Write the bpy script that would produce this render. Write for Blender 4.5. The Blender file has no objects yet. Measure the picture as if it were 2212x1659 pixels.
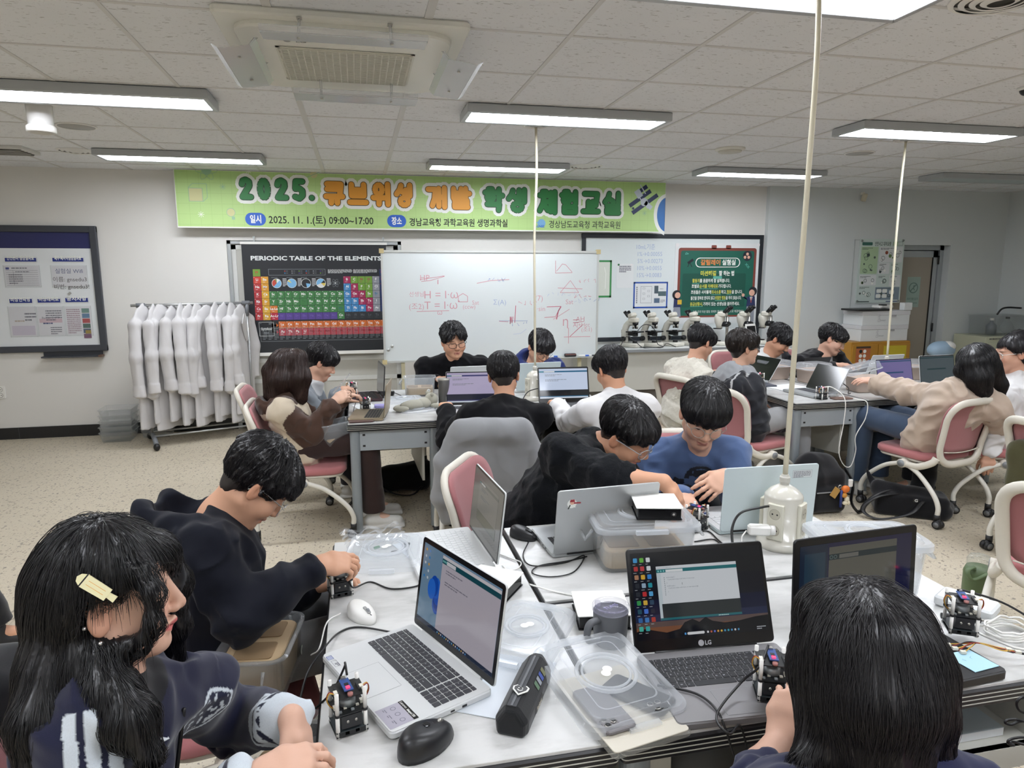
import bpy,bmesh,math,random
import numpy as np
from mathutils import Vector,Matrix,Euler
random.seed(7);np.random.seed(7)
SC=bpy.context.scene
COL=SC.collection
PI=math.pi
R=math.radians
V=Vector
# camera
CAM_H,CEIL,WALL_Y,TT=1.65,2.63,7.62,0.72
FPX=1490.0
YAW,PITCH,ROLL=R(12.4725),R(9.3376),R(-0.1)
cam_d=bpy.data.cameras.new('camera')
cam_d.sensor_fit='HORIZONTAL';cam_d.sensor_width=36.0
cam_d.lens=36.0*FPX/2212.0
cam_d.clip_start=0.05;cam_d.clip_end=60
cam=bpy.data.objects.new('camera',cam_d);COL.objects.link(cam)
_fw=V((math.sin(YAW)*math.cos(PITCH),math.cos(YAW)*math.cos(PITCH),-math.sin(PITCH)))
_rt=V((math.cos(YAW),-math.sin(YAW),0));_up=_rt.cross(_fw)
_r2=_rt*math.cos(ROLL)+_up*math.sin(ROLL);_u2=-_rt*math.sin(ROLL)+_up*math.cos(ROLL)
cam.matrix_world=Matrix(((_r2.x,_u2.x,-_fw.x,0),(_r2.y,_u2.y,-_fw.y,0),(_r2.z,_u2.z,-_fw.z,CAM_H),(0,0,0,1)))
SC.camera=cam
def _ray(px,py):return _fw+_r2*((px-1106)/FPX)-_u2*((py-829.5)/FPX)
def atY(px,py,y):
 d=_ray(px,py);t=y/d.y;return V((d.x*t,y,CAM_H+d.z*t))
def atZ(px,py,z):
 d=_ray(px,py);t=(z-CAM_H)/d.z;return V((d.x*t,d.y*t,z))
# world, exposure
w=bpy.data.worlds.new('world');SC.world=w;w.use_nodes=True
w.node_tree.nodes['Background'].inputs[0].default_value=(.80,.88,1.0,1)
w.node_tree.nodes['Background'].inputs[1].default_value=0.35
SC.view_settings.view_transform='Standard';SC.view_settings.look='None'
SC.view_settings.gamma=1.0;SC.view_settings.use_curve_mapping=False
SC.view_settings.exposure=0.0
LAMP_STRENGTH=29.0
SC.cycles.max_bounces=10;SC.cycles.transparent_max_bounces=24;SC.cycles.diffuse_bounces=4
SC.cycles.glossy_bounces=3;SC.cycles.transmission_bounces=8
SC.cycles.caustics_reflective=False;SC.cycles.caustics_refractive=False
SC.cycles.sample_clamp_indirect=4.0
# materials
def lin(h):
 h=h.lstrip('#');out=[]
 for i in(0,2,4):
  c=int(h[i:i+2],16)/255
  out.append(c/12.92 if c<=.04045 else((c+.055)/1.055)**2.4)
 return tuple(out)+(1.0,)
MATS={}
def mat(name,hexc='888888',rough=.5,metal=0.0,spec=.5,alpha=1.0,trans=0.0,emit=None,es=1.0,coat=0.0,sheen=0.0):
 if name in MATS:return MATS[name]
 m=bpy.data.materials.new(name);m.use_nodes=True
 b=m.node_tree.nodes['Principled BSDF']
 b.inputs['Base Color'].default_value=lin(hexc)
 b.inputs['Roughness'].default_value=rough;b.inputs['Metallic'].default_value=metal
 b.inputs['Specular IOR Level'].default_value=spec
 b.inputs['Alpha'].default_value=alpha;b.inputs['Transmission Weight'].default_value=trans
 b.inputs['Coat Weight'].default_value=coat;b.inputs['Sheen Weight'].default_value=sheen
 if emit:
  b.inputs['Emission Color'].default_value=lin(emit);b.inputs['Emission Strength'].default_value=es
 m.diffuse_color=lin(hexc);MATS[name]=m
 return m
class NT:
 """tiny node helper"""
 def __init__(s,m):s.t=m.node_tree;s.b=s.t.nodes.get('Principled BSDF')
 def n(s,ty,**kw):
  x=s.t.nodes.new(ty)
  for k,v in kw.items():setattr(x,k,v)
  return x
 def l(s,a,b):s.t.links.new(a,b)
 def val(s,sock,v):
  if hasattr(v,'is_output'):s.l(v,sock)
  else:sock.default_value=v
 def m(s,op,a,b=0.0,c=0.0,clamp=False):
  x=s.n('ShaderNodeMath',operation=op,use_clamp=clamp)
  for i,v in enumerate((a,b,c)):s.val(x.inputs[i],v)
  return x.outputs[0]
 def mix(s,f,a,b):
  x=s.n('ShaderNodeMix',data_type='RGBA');s.val(x.inputs[0],f);s.val(x.inputs[6],a);s.val(x.inputs[7],b);return x.outputs[2]
 def noise(s,vec,scale,detail=3.0,rough=.5,col=False):
  x=s.n('ShaderNodeTexNoise');x.inputs['Scale'].default_value=scale;x.inputs['Detail'].default_value=detail
  x.inputs['Roughness'].default_value=rough
  if vec is not None:s.l(vec,x.inputs['Vector'])
  return x.outputs[1 if col else 0]
 def ramp(s,f,stops):
  x=s.n('ShaderNodeValToRGB');s.l(f,x.inputs[0]);e=x.color_ramp.elements
  while len(e)<len(stops):e.new(.5)
  for i,(p,c)in enumerate(stops):e[i].position=p;e[i].color=c
  return x.outputs[0]
 def obj(s):return s.n('ShaderNodeTexCoord').outputs['Object']
 def pos(s):return s.n('ShaderNodeNewGeometry').outputs['Position']
 def mapping(s,vec,scale=(1,1,1),rot=(0,0,0)):
  x=s.n('ShaderNodeMapping');s.l(vec,x.inputs[0]);x.inputs['Scale'].default_value=scale;x.inputs['Rotation'].default_value=rot
  return x.outputs[0]
 def bump(s,h,st=.3,dist=.002):
  x=s.n('ShaderNodeBump');x.inputs['Strength'].default_value=st;x.inputs['Distance'].default_value=dist
  s.l(h,x.inputs['Height']);s.l(x.outputs[0],s.b.inputs['Normal'])
def g4(v):return(v,v,v,1)
def fabric(name,hexc,weave=900,bump=.25,var=.12,rough=.92,sheen=.25,fuzz=0):
 if name in MATS:return MATS[name]
 m=mat(name,hexc,rough,spec=.15,sheen=sheen);t=NT(m);o=t.obj()
 n1=t.noise(o,weave,2);n2=t.noise(o,9,3)
 c=lin(hexc);d=tuple(x*(1-var)for x in c[:3])+(1,);e=tuple(min(1,x*(1+var))for x in c[:3])+(1,)
 t.l(t.mix(t.m('ADD',t.m('MULTIPLY',n1,.6),t.m('MULTIPLY',n2,.4)),d,e),t.b.inputs['Base Color'])
 h=t.noise(o,fuzz,4,.7)if fuzz else n1
 t.bump(h,bump,.004 if fuzz else .0008)
 return m
def plastic(name,hexc,rough=.35,**k):return mat(name,hexc,rough,**k)
def clearmat(name,tint='e8f0f4',dens=.18,rough=.12):
 """milky clear plastic: mostly transparent, with a glossy skin that strengthens at grazing angles"""
 if name in MATS:return MATS[name]
 m=bpy.data.materials.new(name);m.use_nodes=True;t=NT(m);nt=m.node_tree
 out=nt.nodes['Material Output'];nt.nodes.remove(t.b)
 tr=t.n('ShaderNodeBsdfTransparent');df=t.n('ShaderNodeBsdfDiffuse');gl=t.n('ShaderNodeBsdfGlossy');tl=t.n('ShaderNodeBsdfTranslucent')
 df.inputs[0].default_value=lin(tint);tl.inputs[0].default_value=lin(tint);gl.inputs['Roughness'].default_value=rough
 lw=t.n('ShaderNodeLayerWeight');lw.inputs[0].default_value=.35
 mx0=t.n('ShaderNodeMixShader');mx0.inputs[0].default_value=.5;t.l(df.outputs[0],mx0.inputs[1]);t.l(tl.outputs[0],mx0.inputs[2])
 mx1=t.n('ShaderNodeMixShader');t.l(t.m('ADD',t.m('MULTIPLY',lw.outputs['Facing'],.16),dens*.38,clamp=True),mx1.inputs[0])
 t.l(tr.outputs[0],mx1.inputs[1]);t.l(mx0.outputs[0],mx1.inputs[2])
 mx2=t.n('ShaderNodeMixShader');t.l(t.m('ADD',t.m('MULTIPLY',t.m('POWER',lw.outputs['Facing'],3.0),.40),.012,clamp=True),mx2.inputs[0])
 t.l(mx1.outputs[0],mx2.inputs[1]);t.l(gl.outputs[0],mx2.inputs[2]);t.l(mx2.outputs[0],out.inputs[0])
 m.diffuse_color=lin(tint);MATS[name]=m
 return m
def scr(hexc,s=1.0):
 """a colour shown on a lit screen"""
 k='screen_%s_%s'%(hexc,s)
 if k in MATS:return MATS[k]
 m=mat(k,'050505',.12,spec=.5,emit=hexc,es=s);return m
# objects
def tag(o,label=None,cat=None,group=None,kind=None):
 if label:o['label']=label
 if cat:o['category']=cat
 if group:o['group']=group
 if kind:o['kind']=kind
 return o
def empty(name,loc=(0,0,0),rz=0.0,label=None,cat=None,group=None):
 o=bpy.data.objects.new(name,None);COL.objects.link(o);o.location=loc;o.rotation_euler=(0,0,rz)
 o.empty_display_size=.05
 return tag(o,label,cat,group)
def copy_tree(o,parent=None):
 c=o.copy();COL.objects.link(c)
 if parent is not None:
  c.parent=parent
 for ch in list(o.children):copy_tree(ch,c)
 return c
def relabel(o,label,group=None):
 o['label']=label
 if group:o['group']=group
 return o
def I4():return Matrix.Identity(4)
def T(x,y,z):return Matrix.Translation((x,y,z))
def Rz(a):return Matrix.Rotation(a,4,'Z')
def Rx(a):return Matrix.Rotation(a,4,'X')
def Ry(a):return Matrix.Rotation(a,4,'Y')
_tc={}
def text_geo(s,bold=0.0,res=3):
 k=(s,bold,res)
 if k in _tc:return _tc[k]
 c=bpy.data.curves.new('t','FONT');c.body=s;c.size=1;c.offset=bold;c.resolution_u=res;c.fill_mode='FRONT'
 o=bpy.data.objects.new('t',c);COL.objects.link(o)
 dg=bpy.context.evaluated_depsgraph_get();m=bpy.data.meshes.new_from_object(o.evaluated_get(dg))
 vs=[(v.co.x,v.co.y)for v in m.vertices];fs=[tuple(p.vertices)for p in m.polygons]
 bpy.data.objects.remove(o);bpy.data.curves.remove(c);bpy.data.meshes.remove(m)
 xs=[v[0]for v in vs]or[0];
 _tc[k]=(vs,fs,min(xs),max(xs));return _tc[k]
class MB:
 """collects shapes into one mesh"""
 def __init__(s):s.v=[];s.f=[];s.mi=[];s.sm=[];s.mats=[];s.M=I4();s.st=[]
 def push(s,m):s.st.append(s.M.copy());s.M=s.M@m;return s
 def pop(s):s.M=s.st.pop();return s
 def k(s,m):
  if m is None:m=s.mats[0]if s.mats else mat('grey')
  if m not in s.mats:s.mats.append(m)
  return s.mats.index(m)
 def add(s,vs,fs,m=None,smooth=False):
  b=len(s.v);i=s.k(m);M=s.M
  s.v.extend([tuple(M@V(p))for p in vs])
  for f in fs:s.f.append(tuple(b+j for j in f));s.mi.append(i);s.sm.append(smooth)
  return s
 def box(s,c,d,m=None,rot=None):
  x,y,z=d[0]/2,d[1]/2,d[2]/2
  vs=[(-x,-y,-z),(x,-y,-z),(x,y,-z),(-x,y,-z),(-x,-y,z),(x,-y,z),(x,y,z),(-x,y,z)]
  mm=T(*c)@(rot if rot is not None else I4())
  s.push(mm).add(vs,[(0,3,2,1),(4,5,6,7),(0,1,5,4),(1,2,6,5),(2,3,7,6),(3,0,4,7)],m);s.pop();return s
 def b2(s,lo,hi,m=None):
  return s.box([(a+b)/2 for a,b in zip(lo,hi)],[b-a for a,b in zip(lo,hi)],m)
 def rbox(s,c,d,m=None,r=.01,ch=.003,rot=None,n=4,smooth=False):
  """box with rounded plan corners and chamfered top and bottom edges"""
  x,y,z=d[0]/2,d[1]/2,d[2]/2;r=min(r,x*.999,y*.999);ch=min(ch,z*.49,r*.95 if r>0 else ch)
  loops=[(-z,ch),(-z+ch,0),(z-ch,0),(z,ch)]if ch>0 else[(-z,0),(z,0)]
  vs,fs=[],[]
  N=4*(n+1)
  for zz,ins in loops:
   for q in range(4):
    cx=(x-r)*(1 if q in(0,3)else-1);cy=(y-r)*(1 if q in(0,1)else-1)
    for j in range(n+1):
     a=q*PI/2+j*PI/2/n;rr=max(r-ins,.0001);vs.append((cx+rr*math.cos(a),cy+rr*math.sin(a),zz))
  for L in range(len(loops)-1):
   for j in range(N):fs.append((L*N+j,L*N+(j+1)%N,(L+1)*N+(j+1)%N,(L+1)*N+j))
  fs.append(tuple(range(N-1,-1,-1)));fs.append(tuple((len(loops)-1)*N+j for j in range(N)))
  s.push(T(*c)@(rot if rot is not None else I4())).add(vs,fs,m,smooth);s.pop();return s
 def shell(s,w0,d0,w1,d1,h,th,m=None,r=.03,n=5,floor=True,lip=0.0,liph=.008):
  """open-topped rounded tub, base at z=0: (w0,d0) at the bottom, (w1,d1) at the rim"""
  def loop(w_,d_,z,r_):
   o=[]
   for q in range(4):
    cx=(w_/2-r_)*(1 if q in(0,3)else-1);cy=(d_/2-r_)*(1 if q in(0,1)else-1)
    for j in range(n+1):
     a=q*PI/2+j*PI/2/n;o.append((cx+r_*math.cos(a),cy+r_*math.sin(a),z))
   return o
  L=[loop(w0-.01,d0-.01,0,r),loop(w0,d0,.006,r),loop(w1,d1,h,r)]
  if lip:L+=[loop(w1+2*lip,d1+2*lip,h-liph,r+lip),loop(w1+2*lip,d1+2*lip,h,r+lip)]
  L+=[loop(w1-2*th,d1-2*th,h,r-th),loop(w0-2*th,d0-2*th,th+.004,r-th)]
  vs=[p for l in L for p in l];N=len(L[0]);fs=[]
  for i in range(len(L)-1):
   for j in range(N):fs.append((i*N+j,i*N+(j+1)%N,(i+1)*N+(j+1)%N,(i+1)*N+j))
  fs.append(tuple(range(N-1,-1,-1)));fs.append(tuple((len(L)-1)*N+j for j in range(N)))
  return s.add(vs,fs,m,True)
 def lathe(s,prof,m=None,n=24,smooth=True,cap=True):
  vs,fs=[],[];k=len(prof)
  for r_,z in prof:
   for j in range(n):a=2*PI*j/n;vs.append((r_*math.cos(a),r_*math.sin(a),z))
  for i in range(k-1):
   for j in range(n):fs.append((i*n+j,i*n+(j+1)%n,(i+1)*n+(j+1)%n,(i+1)*n+j))
  if cap:fs.append(tuple(range(n-1,-1,-1)));fs.append(tuple((k-1)*n+j for j in range(n)))
  return s.add(vs,fs,m,smooth)
 def cyl(s,a,b,r,m=None,n=16,r2=None,smooth=True):
  a,b=V(a),V(b);d=b-a;L=d.length
  q=d.to_track_quat('Z','Y').to_matrix().to_4x4()if L>1e-9 else I4()
  s.push(T(*a)@q).lathe([(r,0),(r if r2 is None else r2,L)],m,n,smooth);s.pop();return s
 def tube(s,pts,r,m=None,n=8,closed=False,flat=None):
  """swept round tube along pts (r may be a list); flat=(normal, scale) squashes it"""
  P=[V(p)for p in pts];k=len(P);rs=r if isinstance(r,(list,tuple))else[r]*k
  vs,fs=[],[];up=None
  for i in range(k):
   t=(P[(i+1)%k]-P[i-1])if(closed or 0<i<k-1)else(P[1]-P[0]if i==0 else P[-1]-P[-2])
   if t.length<1e-9:t=V((0,0,1))
   t.normalize()
   if up is None:up=t.orthogonal().normalized()
   up=(up-t*up.dot(t));up=up.normalized()if up.length>1e-6 else t.orthogonal().normalized()
   sd=t.cross(up)
   for j in range(n):
    a=2*PI*j/n;o=up*math.cos(a)*rs[i]+sd*math.sin(a)*rs[i]
    if flat:nn=V(flat[0]).normalized();o=o+nn*(o.dot(nn)*(flat[1]-1))
    vs.append(tuple(P[i]+o))
  for i in range(k if closed else k-1):
   for j in range(n):a0,b0=i*n,((i+1)%k)*n;fs.append((a0+j,a0+(j+1)%n,b0+(j+1)%n,b0+j))
  if not closed:fs.append(tuple(range(n-1,-1,-1)));fs.append(tuple((k-1)*n+j for j in range(n)))
  return s.add(vs,fs,m,True)
 def ell(s,c,r,m=None,n=16,k=10,rot=None):
  vs,fs=[],[]
  for i in range(1,k):
   t=PI*i/k
   for j in range(n):a=2*PI*j/n;vs.append((r[0]*math.sin(t)*math.cos(a),r[1]*math.sin(t)*math.sin(a),r[2]*math.cos(t)))
  b=len(vs);vs+=[(0,0,r[2]),(0,0,-r[2])]
  for i in range(k-2):
   for j in range(n):fs.append((i*n+j,(i+1)*n+j,(i+1)*n+(j+1)%n,i*n+(j+1)%n))
  for j in range(n):fs.append((b,j,(j+1)%n));fs.append((b+1,(k-2)*n+(j+1)%n,(k-2)*n+j))
  s.push(T(*c)@(rot if rot is not None else I4())).add(vs,fs,m,True);s.pop();return s
 def prism(s,poly,z0,z1,m=None):
  n=len(poly);vs=[(x,y,z0)for x,y in poly]+[(x,y,z1)for x,y in poly]
  fs=[tuple(range(n-1,-1,-1)),tuple(range(n,2*n))]+[(j,(j+1)%n,n+(j+1)%n,n+j)for j in range(n)]
  return s.add(vs,fs,m)
# flat printing in the local XY plane (z = tiny lift per layer)
 def q(s,x0,y0,x1,y1,m,z=0.0):return s.add([(x0,y0,z),(x1,y0,z),(x1,y1,z),(x0,y1,z)],[(0,1,2,3)],m)
 def poly(s,p,m,z=0.0):return s.add([(x,y,z)for x,y in p],[tuple(range(len(p)))],m)
 def disc(s,x,y,r,m,z=0.0,n=20,r2=None):
  return s.poly([(x+r*math.cos(2*PI*j/n),y+(r2 or r)*math.sin(2*PI*j/n))for j in range(n)],m,z)
 def ring(s,x,y,r,wd,m,z=0.0,n=24):
  vs=[];
  for j in range(n):a=2*PI*j/n;c_,d_=math.cos(a),math.sin(a);vs+=[(x+r*c_,y+r*d_,z),(x+(r-wd)*c_,y+(r-wd)*d_,z)]
  return s.add(vs,[(2*j,(2*j+2)%(2*n),(2*j+3)%(2*n),2*j+1)for j in range(n)],m)
 def rr(s,x0,y0,x1,y1,r,m,z=0.0,n=5):
  p=[];r=min(r,(x1-x0)/2,(y1-y0)/2)
  for q_,(cx,cy)in enumerate(((x1-r,y1-r),(x0+r,y1-r),(x0+r,y0+r),(x1-r,y0+r))):
   for j in range(n+1):a=q_*PI/2+j*PI/2/n;p.append((cx+r*math.cos(a),cy+r*math.sin(a)))
  return s.poly(p,m,z)
 def line(s,pts,wd,m,z=0.0):
  for(x0,y0),(x1,y1)in zip(pts,pts[1:]):
   L=math.hypot(x1-x0,y1-y0)or 1e-6;nx,ny=-(y1-y0)/L*wd/2,(x1-x0)/L*wd/2
   s.add([(x0+nx,y0+ny,z),(x0-nx,y0-ny,z),(x1-nx,y1-ny,z),(x1+nx,y1+ny,z)],[(0,1,2,3)],m)
  return s
 def frame(s,x0,y0,x1,y1,wd,m,z=0.0):
  s.q(x0,y0,x1,y0+wd,m,z);s.q(x0,y1-wd,x1,y1,m,z);s.q(x0,y0,x0+wd,y1,m,z);return s.q(x1-wd,y0,x1,y1,m,z)
 def text(s,st,x,y,size,m,z=0.0,align='l',bold=0.0,width=None,sx=1.0,res=2):
  vs,fs,x0,x1=text_geo(st,bold,res)
  if not vs:return s
  k=size;kx=size*sx if width is None else width/max(1e-6,(x1-x0))
  wd=(x1-x0)*kx;ox=x-(x0*kx)-{'l':0,'c':wd/2,'r':wd}[align]
  return s.add([(ox+a*kx,y+b*k,z)for a,b in vs],fs,m)
 def scribble(s,x,y,wd,size,m,z=0.0,lw=.002,seed=0,n=None):
  """handwriting-like strokes"""
  rg=random.Random(seed);n=n or max(1,int(wd/size));p=[]
  for i in range(n):
   cx=x+i*wd/n
   pts=[(cx+rg.random()*size*.8,y+rg.random()*size)for _ in range(rg.choice((3,3,4)))]
   s.line(pts,lw,m,z)
  return s
 def para(s,x,y,wd,rows,lh,m,z=0.0,seed=0,fill=.45):
  """lines of print too small to read"""
  rg=random.Random(seed)
  for r_ in range(rows):
   cx=x;yy=y-r_*lh;end=x+wd*(1 if r_<rows-1 else .6)
   while cx<end-.002:
    ww=min(end-cx,wd*(.04+rg.random()*.12));s.q(cx,yy,cx+ww,yy+lh*fill,m,z);cx+=ww+wd*.02
  return s
 def build(s,name,parent=None,bevel=0.0,label=None,cat=None,group=None,kind=None,loc=None,flip=False):
  me=bpy.data.meshes.new(name);me.from_pydata(s.v,[],s.f)
  for m in s.mats:me.materials.append(m)
  me.polygons.foreach_set('material_index',s.mi);me.polygons.foreach_set('use_smooth',s.sm);me.update()
  o=bpy.data.objects.new(name,me);COL.objects.link(o)
  if parent is not None:o.parent=parent
  if loc is not None:o.location=loc
  if bevel:
   b=o.modifiers.new('bevel','BEVEL');b.width=bevel;b.segments=2;b.limit_method='ANGLE';b.angle_limit=R(40)
  return tag(o,label,cat,group,kind)
def spline(pts,n=8,closed=False):
 """Catmull-Rom through pts"""
 P=[V(p)for p in pts];k=len(P);out=[]
 rng=range(k if closed else k-1)
 for i in rng:
  p0=P[(i-1)%k]if(closed or i>0)else P[0]*2-P[1]
  p1,p2=P[i],P[(i+1)%k]
  p3=P[(i+2)%k]if(closed or i+2<k)else P[-1]*2-P[-2]
  for j in range(n):
   t=j/n;out.append(.5*((2*p1)+(p2-p0)*t+(2*p0-5*p1+4*p2-p3)*t*t+(3*p1-p0-3*p2+p3)*t**3))
 if not closed:out.append(P[-1])
 return out
def cable(name,pts,r,m,label,cat='cable',group=None,n=6,k=8):
 b=MB();b.tube(spline(pts,k),r,m,n);return b.build(name,label=label,cat=cat,group=group)
# SETTING
def wall_material(name,hexc):
 m=mat(name,hexc,.75,spec=.3);t=NT(m);p=t.pos()
 n=t.noise(p,1.3,3);f=t.noise(p,260,3)
 c=lin(hexc);d=tuple(x*.95 for x in c[:3])+(1,)
 t.l(t.mix(n,d,c),t.b.inputs['Base Color']);t.bump(f,.12,.001);return m
M_WALL=wall_material('wall_paint','e6e4df');M_WALL2=wall_material('wall_paint_shaded','d6dbdb')  # right side's dimmer, bluer light is put into the second wall colour
def floor_material():
 m=mat('terrazzo','c9bfab',.42,spec=.4);t=NT(m);p=t.pos()
 v=t.n('ShaderNodeTexVoronoi');v.inputs['Scale'].default_value=58;t.l(p,v.inputs['Vector'])
 v2=t.n('ShaderNodeTexVoronoi');v2.inputs['Scale'].default_value=120;t.l(p,v2.inputs['Vector'])
 base=t.mix(t.noise(p,1.1,3),lin('b5a992'),lin('c6bba6'))
 base=t.mix(t.m('MULTIPLY',t.noise(p,95,2),.4),base,lin('e0d8c6'))
 sep=t.n('ShaderNodeSeparateColor');t.l(v.outputs['Color'],sep.inputs[0])
 chip=t.m('MULTIPLY',t.m('LESS_THAN',v.outputs['Distance'],t.m('MULTIPLY',sep.outputs[1],.52)),t.m('GREATER_THAN',sep.outputs[0],.45))
 cc=t.ramp(sep.outputs[2],[(0,lin('75695b')),(.3,lin('8d7f6c')),(.55,lin('a3957f')),(.8,lin('867d74')),(1,lin('5f5a55'))])
 c1=t.mix(t.m('MULTIPLY',chip,.8),base,cc)
 sep2=t.n('ShaderNodeSeparateColor');t.l(v2.outputs['Color'],sep2.inputs[0])
 chip2=t.m('MULTIPLY',t.m('LESS_THAN',v2.outputs['Distance'],.28),t.m('GREATER_THAN',sep2.outputs[0],.72))
 c2=t.mix(t.m('MULTIPLY',chip2,.65),c1,lin('6d6256'))
 xyz=t.n('ShaderNodeSeparateXYZ');t.l(p,xyz.inputs[0]);ln=None
 for ax in(0,1):
  fr=t.m('FRACT',t.m('DIVIDE',t.m('ADD',xyz.outputs[ax],20.07),.40));l_=t.m('LESS_THAN',fr,.007)
  ln=l_ if ln is None else t.m('MAXIMUM',ln,l_)
 t.l(t.mix(t.m('MULTIPLY',ln,.55),c2,lin('8a8070')),t.b.inputs['Base Color'])
 return m
def ceil_material():
 m=mat('ceiling_tile','dedbd5',.9,spec=.1);t=NT(m);p=t.pos()
 n=t.noise(t.mapping(p,(26,85,1)),1.0,2.5,.6);n2=t.noise(t.mapping(p,(60,130,1)),1.0,2,.5);big=t.noise(p,2.5,2)
 k=t.m('MAXIMUM',t.m('GREATER_THAN',n,.655),t.m('MULTIPLY',t.m('GREATER_THAN',n2,.70),.8))
 base=t.mix(big,lin('e6e8ea'),lin('eff0f2'))
 t.l(t.mix(t.m('MULTIPLY',k,.55),base,lin('8f8c86')),t.b.inputs['Base Color'])
 t.bump(t.m('SUBTRACT',1.0,k),.4,.002);return m
M_FLOOR=floor_material();M_CEIL=ceil_material()
M_TBAR=mat('ceiling_bar','d6d5d2',.5);M_ALU=mat('aluminium','b9bec0',.35,.6)
M_BASE=mat('baseboard_black','1d1e20',.35)
XL,XR,YB=-5.0,8.25,-3.6
MB().b2((XL-.1,YB-.1,-.1),(XR+.1,WALL_Y+.4,0),M_FLOOR).build('floor',kind='structure')
MB().b2((XL-.1,YB-.1,CEIL),(XR+.1,WALL_Y+.4,CEIL+.1),M_CEIL).build('ceiling',kind='structure')
g=MB()
for i in range(-7,16):
 x=-.90+.605*i
 if XL<x<XR:wd=.034 if i in(1,2)else .020;g.b2((x-wd/2,YB,CEIL-.004),(x+wd/2,WALL_Y,CEIL+.01),M_TBAR)
for j in range(-11,9):
 y=2.99+.605*j
 if YB<y<WALL_Y:g.b2((XL,y-.010,CEIL-.003),(XR,y+.010,CEIL+.01),M_TBAR)
g.build('trim_1',kind='structure')
wb=MB();DX0,DX1,DZ=-1.29,.47,1.96
wb.b2((XL,WALL_Y,0),(DX0,WALL_Y+.3,CEIL),M_WALL).b2((DX1,WALL_Y,0),(4.86,WALL_Y+.3,CEIL),M_WALL).b2((DX0,WALL_Y,DZ),(DX1,WALL_Y+.3,CEIL),M_WALL)
E0,E1,EZ=6.62,7.42,1.96
WR=WALL_Y-.06
wb.b2((4.86,WR,0),(E0,WALL_Y+.3,CEIL),M_WALL2).b2((E1,WR,0),(XR,WALL_Y+.3,CEIL),M_WALL2).b2((E0,WR,EZ),(E1,WALL_Y+.3,CEIL),M_WALL2)
wb.b2((4.80,WR-.004,0),(4.865,WALL_Y+.1,CEIL),M_WALL2)
wb.build('wall_back',kind='structure')
MB().b2((XR,YB,0),(XR+.1,WALL_Y,CEIL),M_WALL2).build('wall_right',kind='structure')
MB().b2((XL-.1,YB,0),(XL,WALL_Y,CEIL),M_WALL).build('wall_left',kind='structure')
MB().b2((XL,YB-.1,0),(XR,YB,CEIL),M_WALL).build('wall_front',kind='structure')
b=MB();b.b2((XL,WALL_Y-.014,0),(DX0,WALL_Y,.115),M_BASE)
for x in(-4.3,-3.35,-2.15):b.b2((x,WALL_Y-.0145,0),(x+.004,WALL_Y-.013,.115),mat('joint_grey','4a4b4d',.6))
b.b2((DX1,WALL_Y-.014,0),(4.8,WALL_Y,.115),M_BASE).build('baseboard_back',kind='structure')
M_DPAN=mat('door_panel','c3c2ba',.5);M_DFR=mat('door_frame_white','d9dad6',.4)
d=empty('door_1');tag(d,kind='structure')
f=MB();y0=WALL_Y+.02
f.b2((DX0,y0,0),(DX0+.035,y0+.08,DZ),M_ALU).b2((DX1-.035,y0,0),(DX1,y0+.08,DZ),M_ALU).b2((DX0,y0,DZ-.035),(DX1,y0+.08,DZ),M_ALU)
f.build('door_frame',d)
for nm,(x0,x1,yo)in{'a':(DX0+.035,-.40,.02),'b':(-.44,DX1-.035,.045)}.items():
 lf=MB();Y0=y0+yo
 lf.b2((x0,Y0,.03),(x0+.045,Y0+.03,DZ-.04),M_DFR).b2((x1-.045,Y0,.03),(x1,Y0+.03,DZ-.04),M_DFR)
 for z in(.03,.47,.69,DZ-.09):lf.b2((x0,Y0,z),(x1,Y0+.03,z+.045),M_DFR)
 lf.b2((x0,Y0+.008,.03),(x1,Y0+.02,DZ-.04),M_DPAN);lf.build('door_leaf',d)
MB().b2((DX0-.05,WALL_Y+.24,0),(DX1+.05,WALL_Y+.3,DZ),M_WALL).build('trim_2',kind='structure')
d2=empty('door_2');tag(d2,kind='structure')
f=MB();Y0=WR+.10
f.b2((E1-.06,Y0,0),(E1,Y0+.09,EZ),M_ALU).b2((E0,Y0,EZ-.06),(E1,Y0+.09,EZ),M_ALU).b2((E0,Y0,0),(E0+.03,Y0+.09,EZ),M_ALU).build('door_frame',d2)
MG=mat('frosted_glass','a59d90',.45);t=NT(MG);o_=t.mapping(t.pos(),(260,260,260),(0,0,.78));wv=t.n('ShaderNodeTexVoronoi');t.l(o_,wv.inputs[0]);wv.inputs['Scale'].default_value=1
t.bump(wv.outputs['Distance'],.35,.002)
L=MB();x0,x1=E0+.03,E1-.065;Y0+=.02
L.b2((x0,Y0,.02),(x0+.06,Y0+.04,EZ-.07),M_ALU).b2((x1-.07,Y0,.02),(x1,Y0+.04,EZ-.07),M_ALU).b2((x0,Y0,EZ-.15),(x1,Y0+.04,EZ-.07),M_ALU).b2((x0,Y0,.02),(x1,Y0+.04,.2),M_ALU)
L.b2((x1-.075,Y0-.004,.1),(x1-.066,Y0+.01,EZ-.15),mat('gasket','141414',.6))
L.build('door_leaf',d2)
MB().b2((x0+.05,Y0+.01,.18),(x1-.06,Y0+.025,EZ-.14),MG).build('glass_pane',d2)
h=MB();h.cyl((x0+.03,Y0-.01,.98),(x0+.03,Y0-.05,.98),.012,M_ALU).tube([(x0+.03,Y0-.05,.98),(x0+.15,Y0-.05,.98)],.010,M_ALU);h.build('door_handle',d2)
hg=MB()
for z in(.85,1.72):hg.cyl((x1+.004,Y0-.012,z),(x1+.004,Y0-.012,z+.11),.011,mat('hinge_black','151515',.5))
hg.build('hinge',d2)
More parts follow.
